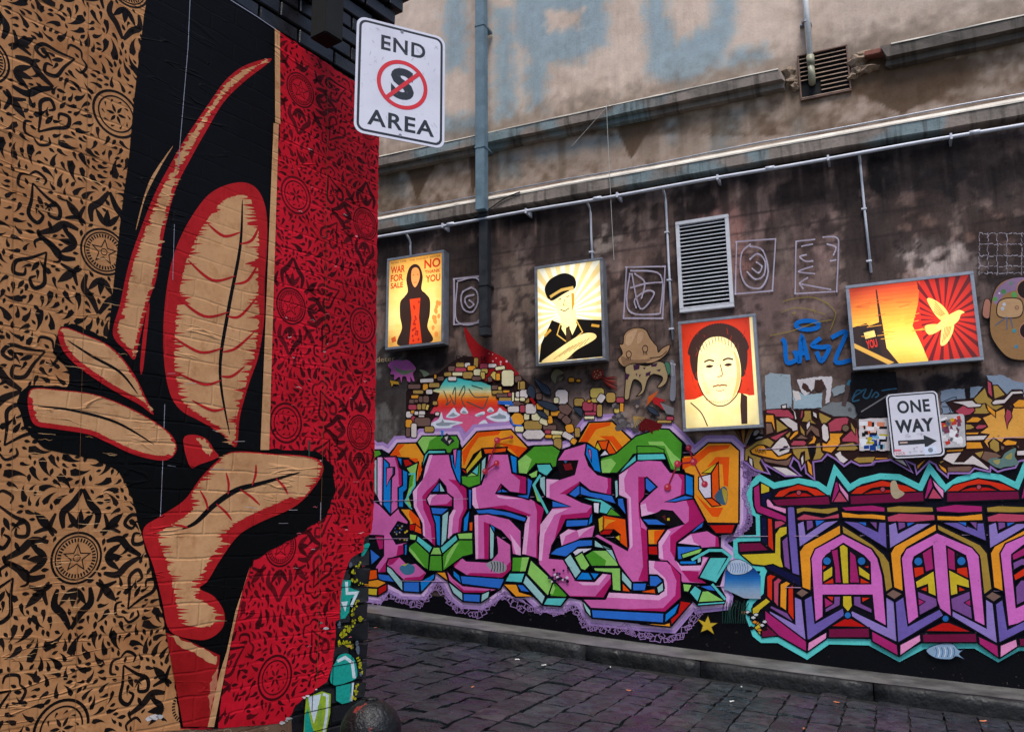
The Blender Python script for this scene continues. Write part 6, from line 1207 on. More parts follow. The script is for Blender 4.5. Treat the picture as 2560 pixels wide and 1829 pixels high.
# dark coat and blue scrawl left of the street sign
N((22, 18, 22), jag([(1750, 60), (2273, 40), (2400, 60), (2400, 700), (1850, 700), (1800, 560), (1740, 300)], 14, 11, 40)); a.line([(1890, 620), (2100, 490), (2290, 370)], 3.2, (120, 116, 120))
for P in ([(1760, 440), (1830, 320), (1900, 330), (1800, 400), (1770, 470), (1870, 450)], [(1890, 330), (1960, 300), (1920, 400), (1990, 420), (2050, 300)], [(2040, 420), (2100, 340), (2140, 380), (2090, 420)], [(2180, 320), (2300, 300), (2400, 290)]): a.line(P, 3.4, (46, 92, 116), sm=True)
# paper scraps pasted left of the street sign
rn = random.Random(31); N((206, 196, 196), jag([(1860, 725), (2290, 700), (2300, 1170), (1870, 1170)], 6, 12, 40))
for k in range(56):
    x = rn.uniform(1920, 2240); y = rn.uniform(770, 1130); w = rn.uniform(30, 120); h = rn.uniform(20, 80)
    cs = ((216, 132, 100), (226, 190, 176), (20, 18, 24), (230, 226, 228), (206, 96, 56)) if y < 930 else ((190, 170, 40), (24, 60, 130), (226, 226, 232), (14, 14, 18), (120, 170, 200))
    a.fill([(x-w*.5, y-h*.5+rn.uniform(-6, 6)), (x+w*.5, y-h*.5), (x+w*.5+rn.uniform(-6, 6), y+h*.5), (x-w*.5, y+h*.5)], rn.choice(cs), bump=(k % 8 == 0))
a.build('angular_piece', m_paintR, bR)['kind'] = 'stuff'
# ---- tags, scribbles and small painted creatures
a = Art(WR, .0100).fr(1640, 720, 3.788)
TB = (8, 104, 190)
a.line([(1325+110*(1+math.cos(t)), 350+42*math.sin(t)) for t in np.linspace(0, 6.28, 20)], 11, TB)
for P in ([(1190, 480), (1220, 520), (1240, 700), (1330, 680)], [(1310, 590), (1360, 690), (1380, 460), (1440, 680)], [(1330, 620), (1440, 610)], [(1560, 470), (1480, 540), (1560, 560), (1640, 560), (1570, 690), (1520, 600)], [(1660, 470), (1800, 420), (1700, 690), (1850, 680)]): a.line(P, 11, TB, sm=True)
for P in ([(1190, 230), (1300, 190), (1450, 200), (1600, 250)], [(1080, 450), (1300, 400), (1500, 330), (1660, 300)], [(1200, 130), (1300, 100), (1500, 90), (1640, 160)], [(1300, 270), (1320, 230), (1290, 240)], [(1490, 190), (1500, 240)], [(1600, 120), (1680, 200), (1700, 260), (1650, 400)]): a.line(P, 1.6, (150, 132, 52), sm=True)
CHK = (186, 176, 192)
def scribble(fr_, lines, w=3.5):
    a.fr(*fr_)
    for iP, P in enumerate(lines):
        a.line(P, w, CHK, sm=iP > 0); a.line([(x+random.uniform(-7, 7), y+random.uniform(-7, 7)) for x, y in P], w*.55, (150, 140, 156), sm=iP > 0)
        for x, y in P: a.disc((x, y), w*random.uniform(1.6, 2.8), CHK, n=7)
scribble((920, 560, 3.788), ([(810, 520), (1090, 490), (1100, 600), (1085, 930), (815, 950), (815, 525)], [(850, 540), (1050, 530), (1060, 900), (840, 915), (845, 560)], [(980, 600), (900, 640), (880, 720), (910, 810), (990, 830), (1040, 740), (1030, 640), (980, 600)], [(1000, 670), (930, 690), (920, 740), (960, 790), (1000, 760), (960, 720)]))
scribble((1300, 600, 3.788), ([(1000, 255), (1375, 250), (1350, 740), (980, 740), (1010, 260)], [(1050, 290), (1330, 330), (1330, 650), (1290, 700), (1060, 690), (1010, 560), (1040, 320)], [(1060, 320), (1140, 650), (1270, 510), (1200, 480), (1090, 560), (1100, 640)], [(1090, 320), (1180, 400), (1150, 550)], [(1050, 450), (1200, 410), (1350, 400)]))
scribble((1300, 600, 3.788), ([(2045, 15), (2420, -10), (2390, 480), (2040, 510), (2050, 20)], [(2180, 40), (2100, 120), (2090, 300), (2150, 430), (2280, 450), (2350, 300), (2300, 100), (2180, 60)], [(2240, 210), (2290, 250), (2260, 310), (2200, 270)], [(2180, 180), (2250, 130), (2320, 200), (2310, 330), (2230, 370), (2150, 300)]))
scribble((1960, 560, 3.788), ([(290, 145), (115, 165), (105, 660), (480, 640)], [(370, 125), (500, 130), (515, 250), (500, 640)], [(270, 190), (170, 210)], [(210, 290), (150, 310), (200, 350), (270, 350)], [(270, 400), (140, 450), (290, 470)], [(220, 510), (150, 560), (180, 610)], [(170, 570), (440, 620)], [(410, 190), (490, 220), (470, 290)], [(440, 350), (490, 340)]))
rn = random.Random(77); a.fr(1960, 560, 3.788)
for x0 in (1850, 1930, 2020, 2110, 2250, 2330):
    for j in range(9):
        y = 90+j*44; a.line([(x0+rn.uniform(-8, 8), y), (x0+rn.uniform(-8, 8), y+20), (x0+rn.uniform(-8, 8), y+rn.uniform(30, 44))], rn.uniform(1., 2.4), (150, 142, 150), bump=False)
for y0 in (90, 190, 300, 400, 465):
    for j in range(11):
        x = 1850+j*46; a.line([(x, y0+rn.uniform(-9, 9)), (x+24, y0+rn.uniform(-9, 9)), (x+rn.uniform(34, 46), y0+rn.uniform(-9, 9))], rn.uniform(1., 2.4), (150, 142, 150), bump=False)
# starfish, striped fish, weed and a slice of sea between the pieces
a.fr(*D5)
st = [(1920, 620), (1945, 690), (2015, 690), (1955, 730), (1980, 800), (1915, 755), (1850, 780), (1870, 715), (1815, 650), (1890, 680)]
a.shape(st, (196, 164, 44), 1.6, (90, 70, 20))
a.fr(*F7); a.grad([(40, 960), (250, 940), (300, 1000), (300, 1170), (180, 1165), (60, 1110), (30, 1100)], [(940, (12, 50, 110)), (1020, (30, 100, 170)), (1100, (120, 150, 180)), (1170, (150, 160, 176))], 14)
a.shape([(50, 920), (90, 885), (150, 880), (210, 910), (240, 945), (180, 985), (100, 990), (60, 965)], (170, 186, 206), 1.6, (30, 40, 60), True)
for k in range(8): a.line([(70+k*18, 905), (80+k*18, 940), (72+k*18, 975)], 1.6, (96, 120, 164), sm=True)
for k in range(12): x = 20+k*16; a.line([(x, 1350), (x+10*math.sin(k), 1260), (x+16, 1180+10*(k % 3))], 2.2, (22, 52, 44), sm=True)
a.fr(1710, 1400, 2.674); a.shape([(1620, 600), (1700, 560), (1790, 555), (1840, 600), (1875, 590), (1840, 625), (1875, 660), (1820, 640), (1780, 660), (1680, 650)], (136, 164, 190), 1.6, (30, 40, 60), True)
for k in range(7): a.line([(1680+k*20, 580), (1690+k*20, 610), (1680+k*20, 645)], 1.7, (214, 222, 232) if k % 2 else (60, 96, 150), sm=True)
a.fr(*F8); a.fill([(140, 310), (175, 300), (200, 360), (240, 390), (210, 420), (170, 430), (140, 390)], (176, 160, 130), True)
a.build('small_tags', m_paintR, bR)['kind'] = 'stuff'
# ------------------------------------------------------------------ light boxes
def light_box(px4, depth, draw, label, back=.015):
    x = [q[0] for q in px4]; uvs = [WR.uv(*q, depth) for q in px4]
    u0 = (uvs[0][0]+uvs[3][0])/2; u1 = (uvs[1][0]+uvs[2][0])/2; z1 = (uvs[0][1]+uvs[1][1])/2; z0 = (uvs[2][1]+uvs[3][1])/2
    t = empty('light_box', tuple(WR.w((u0+u1)/2, z0, back)), label, 'light box', 'backlit poster boxes on the far wall')
    b = .032
    MB().box(UR, u0+.004, u1-.004, z0+.004, z1-.004, back, depth-.012).build('housing', m_galv, t, bevel=.004)
    for nm, (a0, a1, c0, c1) in (('frame_rail', (u0, u1, z1-b, z1)), ('frame_rail', (u0, u1, z0, z0+b)), ('frame_stile', (u0, u0+b, z0+b+.0005, z1-b-.0005)), ('frame_stile', (u1-b, u1, z0+b+.0005, z1-b-.0005))):
        MB().box(UR, a0, a1, c0, c1, depth-.05, depth+.004).build(nm, m_galv, t, bevel=.003)
    w, h = u1-u0-2*b, z1-z0-2*b; O = WR.w(u0+b, z0+b, 0.)
    A = Art(Frame(O, WR.u, (0, 0, 1.)), depth-.011)
    if A.pl.n @ WR.n < 0: A.pl.n = -A.pl.n
    A.F = (0, h, -1./h) if False else (0, 0, 1.)
    class Sc:   # unit coordinates: x 0..1 to the right, y 0..1 downward
        def __getattr__(s, k): return getattr(A, k)
    A.P = lambda pts: [(q[0]*w, (1-q[1])*h) for q in pts]
    A.W = w; draw(A)
    A.build('backlit_poster', m_glow, t)
    return t
CRM, SUNY = (255, 246, 190), (252, 214, 96)
def rays(A, c, n, col, r=1.6, asp=1.4, half=.5):
    for k in range(n):
        t0 = 2*math.pi*k/n; t1 = 2*math.pi*(k+half)/n
        P = [c, (c[0]+r*math.cos(t0), c[1]+r/asp*math.sin(t0)), (c[0]+r*math.cos(t1), c[1]+r/asp*math.sin(t1))]
        for ax, v, s in ((0, 0, 1), (0, 1, -1), (1, 0, 1), (1, 1, -1)):
            P = clip(P, ax, v, s)
            if len(P) < 3: break
        if len(P) >= 3: A.fill(P, col, bump=False)
    A.o += A.STEP
def box1(A):   # standing figure in a long dark cloak between the two slogans
    A.grad([(0, 0), (1, 0), (1, 1), (0, 1)], [(0, (238, 168, 74)), (.3, (250, 206, 110)), (.7, (255, 226, 140)), (1, (240, 176, 84))], 16)
    A.fill([(.20, .99), (.26, .80), (.22, .66), (.22, .50), (.30, .44), (.36, .38), (.33, .24), (.38, .12), (.48, .08), (.58, .12), (.64, .24), (.62, .38), (.70, .44), (.78, .52), (.78, .68), (.74, .82), (.82, .99)], (48, 30, 24), True)
    A.fill([(.43, .15), (.50, .12), (.57, .16), (.58, .26), (.50, .35), (.43, .27)], (236, 150, 84), True)
    A.line([(.45, .21), (.48, .205)], .008, (70, 30, 20)); A.line([(.53, .205), (.56, .21)], .008, (70, 30, 20)); A.line([(.475, .295), (.525, .295)], .008, (150, 40, 24))
    A.fill([(.40, .99), (.44, .70), (.40, .48), (.60, .48), (.58, .70), (.64, .99)], (214, 62, 26))
    for k_ in range(18): r_ = random.Random(k_); A.disc((r_.uniform(.45, .58), r_.uniform(.52, .97)), .018, (150, 34, 18), n=6)
    for k_ in range(14): r_ = random.Random(k_+40); A.disc((r_.uniform(.84, .96), r_.uniform(.55, .96)), .03, (240, 150, 70), n=7)
    A.fill([(.06, .90), (.14, .88), (.16, .94), (.08, .95)], (206, 90, 40))
    R = (200, 56, 20)
    for s, q in (('WAR', (.03, .07, .30, .155)), ('FOR', (.03, .17, .27, .25)), ('SALE', (.03, .265, .27, .33)), ('NO', (.67, .05, .97, .155)), ('THANK', (.68, .175, .97, .215)), ('YOU', (.70, .235, .97, .315))):
        A.text(s, [(q[0], q[1]), (q[2], q[1]), (q[2], q[3]), (q[0], q[3])], R, .025)
    A.text('MORE TIME   THE HIGHEST BIDDER', [(.03, .02), (.97, .02), (.97, .04), (.03, .04)], (90, 52, 30))
def box2(A):   # plain bust in a peaked cap before pale rays
    A.fill([(0, 0), (1, 0), (1, 1), (0, 1)], (255, 252, 232)); rays(A, (.45, .5), 28, (250, 224, 160))
    A.fill([(.22, .56), (.34, .60), (.5, .62), (.62, .58), (.80, .60), (1, .62), (1, .99), (.0, .99), (.04, .80)], (20, 16, 14))
    A.fill([(.36, .50), (.60, .48), (.62, .60), (.48, .70), (.36, .62)], (253, 230, 160))
    A.fill([(.27, .26), (.55, .22), (.60, .36), (.57, .48), (.47, .56), (.36, .54), (.28, .42)], (253, 232, 166), True)
    A.fill([(.12, .20), (.22, .12), (.42, .08), (.58, .13), (.62, .22), (.56, .27), (.38, .27), (.20, .34), (.13, .28)], (18, 16, 16), True)
    A.fill([(.19, .30), (.38, .24), (.57, .23), (.58, .265), (.40, .285), (.22, .345)], (196, 160, 84)); A.fill([(.20, .335), (.38, .275), (.52, .27), (.42, .30), (.25, .355)], (22, 18, 18), True)
    for q_ in ([(.33, .355), (.38, .345)], [(.46, .335), (.51, .33)]): A.line(q_, .010, (40, 26, 14))
    A.line([(.43, .36), (.41, .42), (.44, .425)], .007, (120, 80, 30)); A.line([(.36, .46), (.43, .48), (.50, .455)], .010, (60, 36, 18), sm=True); A.fill([(.54, .30), (.585, .31), (.585, .42), (.54, .50)], (190, 140, 50))
    for q_ in ([(.36, .60), (.30, .72), (.44, .80)], [(.60, .58), (.70, .72), (.54, .80)]): A.line(q_, .012, (214, 170, 80))
    A.fill([(.40, .60), (.47, .66), (.44, .74), (.37, .66)], (250, 226, 150)); A.fill([(.58, .58), (.50, .66), (.54, .74), (.62, .64)], (250, 226, 150))
    for q_ in ([(.10, .72), (.20, .66)], [(.84, .66), (.96, .68)]): A.line(q_, .03, (200, 150, 60))
    A.fill([(.44, .66), (.50, .64), (.54, .99), (.44, .99)], (60, 44, 28))
    A.fill([(.06, .99), (.16, .93), (.62, .76), (.84, .74), (.90, .80), (.60, .90), (.40, .99)], (252, 226, 156), True)
    for k_ in range(7): A.line([(.24+.08*k_, .97-.02*k_), (.50+.05*k_, .86-.012*k_)], .006, (120, 90, 40))
def box3(A):   # plain head and shoulders, pale on red
    A.fill([(0, 0), (1, 0), (1, 1), (0, 1)], (250, 232, 170)); A.fill([(0, 0), (.955, 0), (.955, .73), (0, .73)], (206, 52, 22))
    A.fill([(.14, .50), (.10, .34), (.14, .20), (.26, .09), (.46, .045), (.68, .07), (.84, .17), (.90, .32), (.86, .50), (.76, .56), (.24, .56)], (58, 34, 28), True)
    for k_ in range(30): t_ = math.pi*(1.06+.88*k_/29)-math.pi*.0; A.disc((.5+.40*math.cos(t_), .33+.275*math.sin(t_)), .034, (58, 34, 28), n=8)
    for k_ in range(40): r_ = random.Random(k_); x_, y_ = r_.uniform(.02, .93), r_.uniform(.02, .7); A.line([(x_, y_), (x_+r_.uniform(-.04, .04), y_+r_.uniform(.02, .07))], .005, (168, 36, 18))
    A.fill([(.0, .99), (.0, .78), (.14, .73), (.26, .70), (.74, .70), (.86, .72), (.955, .76), (.955, .99)], (250, 230, 164))
    A.fill([(.20, .46), (.24, .28), (.36, .17), (.56, .16), (.72, .24), (.79, .40), (.79, .56), (.72, .70), (.58, .78), (.42, .78), (.28, .70), (.21, .58)], (252, 236, 172), True)
    A.line([(.20, .58), (.28, .71), (.42, .80), (.58, .80), (.73, .71), (.80, .58)], .012, (74, 36, 24), sm=True)
    for q_ in ([(.30, .385), (.37, .37), (.44, .385)], [(.56, .385), (.63, .37), (.70, .385)]): A.line(q_, .018, (66, 36, 28), sm=True)
    for x_ in (.37, .63): A.fill([(x_-.055, .43), (x_, .415), (x_+.055, .43), (x_, .445)], (60, 32, 26), True)
    A.line([(.52, .42), (.54, .52), (.47, .535)], .010, (120, 56, 34), sm=True); A.line([(.40, .625), (.47, .615), (.50, .62), (.53, .615), (.60, .625)], .014, (120, 44, 30), sm=True); A.line([(.44, .66), (.5, .67), (.56, .66)], .008, (190, 110, 80), sm=True)
    A.fill([(.71, .30), (.78, .40), (.785, .56), (.72, .69), (.66, .74), (.72, .60), (.74, .45)], (236, 186, 120), True)
    for k_ in range(16): A.line([(.235+.004*k_, .50+.012*k_), (.275+.006*k_, .49+.013*k_)], .004, (196, 120, 80)); A.line([(.30+.024*k_, .735+.03*math.sin(k_*.2)), (.31+.024*k_, .755+.03*math.sin(k_*.2))], .005, (176, 84, 54))
    for k_ in range(14): A.line([(.20+.045*k_, .14+.1*abs(k_-6.5)/6.5), (.23+.042*k_, .20+.1*abs(k_-6.5)/6.5)], .006, (104, 66, 50))
    A.line([(.08, .76), (.22, .86), (.30, .99)], .011, (74, 36, 24), sm=True); A.fill([(.78, .70), (.86, .74), (.84, .99), (.76, .99), (.76, .82)], (58, 34, 28))
def box4(A):   # orange dusk with a dark post and hoarding; a pale bird in a red burst
    A.grad([(0, 0), (.66, 0), (.66, 1), (0, 1)], [(0, (216, 62, 30)), (.25, (240, 130, 44)), (.5, (252, 190, 70)), (.75, (255, 224, 110)), (1, (246, 196, 80))], 20)
    burst = [(.60, 0), (1, 0), (1, 1), (.60, 1), (.56, .8), (.50, .55), (.56, .3)]
    A.fill(burst, (206, 40, 20))
    for k in range(26):
        t0 = 2*math.pi*k/26; t1 = 2*math.pi*(k+.45)/26; c = (.76, .5)
        P = [(c[0]+.05*math.cos(t0), c[1]+.07*math.sin(t0)), (c[0]+math.cos(t0), c[1]+1.5*math.sin(t0)), (c[0]+math.cos(t1), c[1]+1.5*math.sin(t1))]
        for ax, v, s in ((0, .575, 1), (0, 1, -1), (1, 0, 1), (1, 1, -1)):
            P = clip(P, ax, v, s)
            if len(P) < 3: break
        if len(P) >= 3: A.fill(P, (104, 16, 18), bump=False)
    A.o += A.STEP
    BW, BN2 = (252, 226, 130), (170, 90, 40)
    A.fill([(.70, .56), (.61, .56), (.60, .62), (.63, .68), (.70, .65), (.74, .60)], (246, 208, 110), True)
    A.fill([(.80, .47), (.76, .34), (.68, .24), (.64, .24), (.66, .34), (.70, .46), (.75, .53)], (248, 214, 116), True)
    A.fill([(.925, .45), (.89, .415), (.85, .43), (.79, .47), (.72, .54), (.68, .60), (.72, .63), (.81, .60), (.87, .54), (.895, .47)], BW, True)
    A.fill([(.83, .52), (.82, .66), (.76, .80), (.71, .82), (.72, .70), (.75, .56)], BW, True)
    for k_ in range(5): A.line([(.76+.012*k_, .60), (.725+.014*k_, .79-.02*k_)], .005, BN2); A.line([(.77-.008*k_, .45+.005*k_), (.70-.004*k_, .28+.03*k_)], .005, BN2)
    A.fill([(0, .50), (.12, .46), (.14, .50), (.24, .46), (.27, .94), (.36, 1), (0, 1)], (46, 26, 20)); A.fill([(.06, .54), (.20, .51), (.22, .90), (.08, .92)], (34, 20, 18)); A.fill([(.09, .58), (.18, .56), (.19, .64), (.10, .66)], (246, 206, 120)); A.text('YOU', [(.10, .68), (.19, .665), (.20, .77), (.105, .79)], (214, 44, 26), .03)
    A.fill([(.225, .05), (.235, .05), (.27, .80), (.36, 1), (.23, 1)], (52, 28, 20)); A.fill([(0, .70), (.32, .98), (.27, 1), (0, .76)], (226, 176, 80))
    rn = random.Random(3)
    for k in range(26): y = rn.uniform(.05, .7); x = rn.uniform(.02, .5); A.line([(x, y), (x+rn.uniform(.05, .14), y-rn.uniform(-.02, .03))], .006, (206, 90, 40) if y < .4 else (236, 160, 60), bump=False)
    A.o += A.STEP
light_box([(965.4, 647), (1108, 624.7), (1111, 859.6), (965.4, 873.6)], .16, box1, 'orange backlit poster box lettered WAR FOR SALE beside the downpipe')
light_box([(1334, 666), (1507, 643.6), (1512.5, 901), (1342, 914)], .17, box2, 'white and yellow backlit poster box showing a figure in a dark peaked cap')
light_box([(1695.4, 801.8), (1894.8, 784.7), (1901.5, 1070), (1707, 1076.5)], .13, box3, 'red and cream backlit portrait poster box under the white louvre')
light_box([(2113, 716), (2434, 675), (2459, 898), (2133, 927)], .13, box4, 'wide red and orange backlit poster box showing a pale bird')
# ------------------------------------------------------------------ pipes, vents and cables on the far wall
def wp(x, y, o): return WR.pt(x, y, o)
# square downpipe in two lengths, with collars and a kicked shoe
ud = WR.uv(1215, 250, .08)[0]; t = empty('downpipe', tuple(WR.w(ud, WR.uv(1220, 843, .08)[1], .0)), 'square downpipe, faded blue above the ledge and sooty black below it', 'downpipe')
zl = EYE+Z_LED
MB().box(UR, ud-.062, ud+.062, zl-.26, 10.1, .15, .262).build('upper_pipe', m_blue_pipe, t, bevel=.006)
zb = WR.uv(1220, 820, .08)[1]
MB().box(UR, ud-.058, ud+.058, zb, zl-.262, .07, .175).build('lower_pipe', m_dark_pipe, t, bevel=.006)
MB().prism(UR, [(ud-.06, zb-.005), (ud+.06, zb-.005), (ud+.075, zb-.11), (ud-.045, zb-.11)], .065, .185).build('outlet_shoe', m_dark_pipe, t, bevel=.006)
for z, m, o0, o1, c in ((WR.uv(1215, 65, .2)[1], m_blue_pipe, .02, .268, .068), (zl+.55, m_blue_pipe, .02, .268, .068), (WR.uv(1220, 714, .1)[1], m_dark_pipe, .01, .182, .066)):
    MB().box(UR, ud-c, ud+c, z-.016, z+.016, o0, o1).build('collar', m, t, bevel=.003)
# long conduit under the ledge with saddles
za = WR.uv(1720, 458, .16)[1]; t = empty('conduit_run', tuple(WR.w(-2, za, .02)), 'long pale conduit pipe running level below the ledge', 'conduit')
MB().tube([WR.w(uu, za+.004*math.sin(uu*3), .16) for uu in np.linspace(-10.3, 3.3, 76)], .019, 10).build('pipe', m_white, t, smooth=True)
for uu in np.arange(-9.24, 3.2, 1.12):
    MB().box(UR, uu-.011, uu+.011, za-.028, za+.034, .0, .182).build('saddle', m_white, t, bevel=.002)
for uu in np.arange(-6.6, 3., 1.9): MB().tube([WR.w(uu, za+.006, .16), WR.w(uu+.09, za+.006, .16)], .024, 10).build('coupling', m_white, t, smooth=True)
# droppers feeding the boxes
for i, (x, y0, y1, lab) in enumerate(((1026, 590, 640, 'short vertical conduit dropping to the orange slogan poster box'), (1478, 518, 655, 'vertical conduit dropping to the peaked cap poster box'), (1672, 478, 850, 'long vertical conduit running down beside the white louvre'), (2163, 400, 683, 'vertical conduit stub dropping above the bird poster box'))):
    uu = WR.uv(x, (y0+y1)/2, .03)[0]; zt = WR.uv(x, y0, .03)[1]; z0 = WR.uv(x, y1, .03)[1]
    t = empty('conduit_dropper', tuple(WR.w(uu, z0, .0)), lab, 'conduit', 'conduits dropping to the poster boxes')
    MB().tube([WR.w(uu, za-.01, .145), WR.w(uu, za-.05, .06), WR.w(uu, za-.10, .03), WR.w(uu, (zt+z0)/2, .03), WR.w(uu+.006, z0, .03)], .0135, 8).build('pipe', m_white, t, smooth=True)
    for z in np.arange(z0+.12, za-.3, .55): MB().box(UR, uu-.03, uu+.022, z-.009, z+.009, .0, .047).build('clip', m_white, t, bevel=.002)
# cable along the ledge top, and loose thin wires
t = mesh_obj('ledge_cable', *(lambda m: (m.v, m.f))(MB().tube([WR.w(uu, zl+.018+.012*math.sin(uu*2.1)*math.sin(uu*.7), .035) for uu in np.linspace(-10.3, 3.3, 88)], .011, 7)), m_galv, None, smooth=True); tag(t, 'thin grey cable strung along the top of the lower ledge', 'cable')
m_wire = plain('pale_wire', (170, 166, 160), .5, 0, .1, 5, 0)
for P, lab in ((((1516, 262), (1523, 420), (1530, 560), (1535, 650)), 'thin pale wire hanging straight down from the upper cornice'), (((1553, 232), (1517, 268), (1430, 365)), 'thin pale wire slanting down from the upper cornice')):
    pts = [wp(x, y, .16) for x, y in P]; t = mesh_obj('hanging_wire', *(lambda m: (m.v, m.f))(MB().tube(pts, .0032, 5)), m_wire, None); tag(t, lab, 'wire')
pts = [wp(x, y, .14) for x, y in ((1180, 545), (1215, 528), (1260, 497), (1300, 480))]; t = mesh_obj('loose_cable', *(lambda m: (m.v, m.f))(MB().tube([Vector(q) for q in catmull([tuple(p) for p in pts], False, 5)], .008, 6)), m_dark_pipe, None); tag(t, 'dark cable looping off the ledge past the downpipe', 'cable')
# louvred vents
def louvre(px4, depth, n, mat, mslat, label, tilt, rail, name='louvre_vent', skip=None):
    uvs = [WR.uv(*q, depth) for q in px4]; u0 = (uvs[0][0]+uvs[3][0])/2; u1 = (uvs[1][0]+uvs[2][0])/2; z1 = (uvs[0][1]+uvs[1][1])/2; z0 = (uvs[2][1]+uvs[3][1])/2
    t = empty(name, tuple(WR.w((u0+u1)/2, z0, .0)), label, 'vent')
    for nm, q in (('frame_rail', (u0, u1, z1-rail, z1)), ('frame_rail', (u0, u1, z0, z0+rail)), ('frame_stile', (u0, u0+rail, z0+rail+.0005, z1-rail-.0005)), ('frame_stile', (u1-rail, u1, z0+rail+.0005, z1-rail-.0005))):
        MB().box(UR, *q, .002, depth).build(nm, mat, t, bevel=.003)
    MB().box(UR, u0+rail, u1-rail, z0+rail, z1-rail, .0015, .004).build('dark_backing', m_void, t)
    H_ = (z1-z0-2*rail)/n
    for k in range(n):
        z = z0+rail+(k+.5)*H_; a0, a1 = u0+rail+.001, u1-rail-.001
        if skip and skip(k): a0 = u0+rail+(a1-a0)*.42
        v = [WR.w(uu, z+dz, o) for uu in (a0, a1) for dz, o in ((-H_*.42, depth-.006), (-H_*.42+.005, depth-.004), (H_*tilt, .010), (H_*tilt-.005, .008))]
        mesh_obj('slat', v, [(0, 1, 5, 4), (1, 2, 6, 5), (2, 3, 7, 6), (3, 0, 4, 7), (0, 3, 2, 1), (4, 5, 6, 7)], mslat, t)
    return t
louvre([(1686, 554), (1818, 536), (1837, 765), (1701, 782)], .05, 22, m_louvre, m_louvre, 'tall white louvred vent above the red portrait poster box', .22, .04)
louvre([(1990, 140), (2117, 110), (2130, 226), (2004, 251)], .03, 10, m_rust, m_slat, 'square rusty brown louvred vent set into the broken cornice', .0, .016, skip=lambda k: k in (1, 2, 3))
t = empty('vent_pipe', tuple(wp(2030, 205, .0)), 'white plastic pipe ending in an elbow at the brown vent', 'pipe')
p0, p1 = wp(2001, -160, .09), wp(2026, 150, .09)
MB().tube([p0, p1], .032, 12).build('pipe', m_pvc, t, smooth=True)
MB().tube([wp(2025.5, 140, .09), wp(2027.5, 165, .09)], .04, 12).build('socket', m_pvc_old, t, smooth=True)
MB().tube([wp(2027.5, 165, .09), wp(2029, 185, .088), wp(2030, 198, .075), wp(2030.5, 206, .04), wp(2030.5, 208, .005)], .036, 12).build('elbow', m_pvc_old, t, smooth=True)
q = wp(2013, 56, .09); MB().tube([q-np.array((0, 0, .008)), q+np.array((0, 0, .008))], .038, 12).build('clamp', m_galv, t); uq = float(q @ WR.u); MB().box(UR, uq-.06, uq+.06, q[2]-.006, q[2]+.006, .0, .06).build('clamp_strap', m_galv, t)
# ------------------------------------------------------------------ street signs
def rrect(x0, y0, x1, y1, r, n=6):
    P = []
    for cx_, cy_, a0 in ((x1-r, y1-r, 0), (x0+r, y1-r, 90), (x0+r, y0+r, 180), (x1-r, y0+r, 270)):
        for k in range(n+1): t_ = math.radians(a0+90*k/n); P.append((cx_+r*math.cos(t_), cy_+r*math.sin(t_)))
    return P
def sign(O, ex, ey, w, h, draw, name, label, bracket):
    t = empty(name, tuple(O), label, 'street sign'); fr_ = Frame(O, ex, ey)
    MB().prism(fr_, rrect(0, 0, w, h, .045), -.004, 0).build('plate', m_signback, t)
    a = Art(fr_, .0006); a.STEP = .0002; WS, BS = (208, 204, 214), (20, 20, 26)
    a.fill(rrect(0, 0, w, h, .045), WS); a.fill(rrect(.012, .012, w-.012, h-.012, .038), BS); a.fill(rrect(.024, .024, w-.024, h-.024, .028), WS)
    draw(a, WS, BS); a.build('sign_face', m_sign, t); bracket(fr_, t); return t
# no-standing-zone end sign, standing off the corner on a bracket
ang = math.radians(64.5); exS = np.array((math.sin(ang), math.cos(ang), 0)); exS = exS/np.linalg.norm(exS)
def hit_depth(x, y, d):
    r_ = (x-CX)/F_PX*RT-(y-CY)/F_PX*UP+FW; return r_*d+np.array((0, 0, EYE))
def fit_sign():
    best = None
    for d in np.linspace(3.6, 4.8, 61):
        O = hit_depth(884, 329, d); c = [O, O+exS*.45, O+exS*.45+np.array((0, 0, .6)), O+np.array((0, 0, .6))]
        e = sum(np.hypot(project(q)[0]-x, project(q)[1]-y) for q, (x, y) in zip(c, ((884, 329), (1107, 379), (1112, 94), (889, 39))))
        if best is None or e < best[0]: best = (e, d, O)
    return best
_e, _d, OS = fit_sign(); print('sign fit', _e, _d)
def end_area(a, WS, BS):
    w, h = .45, .6
    def T(s, x0, x1, y0, y1, b=.022): a.text(s, [(x0*w, y1*h), (x1*w, y1*h), (x1*w, y0*h), (x0*w, y0*h)], BS, b, 1.12)
    T('END', .27, .77, .755, .885); T('AREA', .14, .88, .085, .22); T('S', .385, .645, .355, .63, .05)
    c = (.515*w, .485*h); P = [(c[0]+.118*math.cos(t_), c[1]+.118*math.sin(t_)) for t_ in np.linspace(0, 2*math.pi, 48, endpoint=False)]
    a.line(P, .020, (204, 24, 34), True, raw=True); a.line([(c[0]-.078, c[1]-.083), (c[0]+.083, c[1]+.078)], .020, (204, 24, 34), raw=True); a.disc((.5*w, .045*h), .008, (120, 120, 128)); a.disc((.5*w, .955*h), .008, (120, 120, 128)); a.line([(.33*w, .82*h), (.37*w, .80*h)], .004, (90, 90, 96), raw=True)
    for k_ in range(26): r_ = random.Random(k_); x_, y_ = r_.uniform(.05, .95)*w, r_.uniform(.05, .95)*h; a.line([(x_, y_), (x_+r_.uniform(-.02, .02), y_+r_.uniform(-.02, .02))], .0012, (120, 118, 126), raw=True, bump=False)
def br_end(fr_, t):
    # strap from the plate back to the brickwork
    for yy in (.12, .48):
        p = fr_.pt(.07, yy, -.006); xx, yy2 = project(p); q = WL.pt(min(float(xx), 930.), float(yy2), -.005)
        MB().tube([p, q], .011, 6).build('bracket', m_dark_pipe, t)
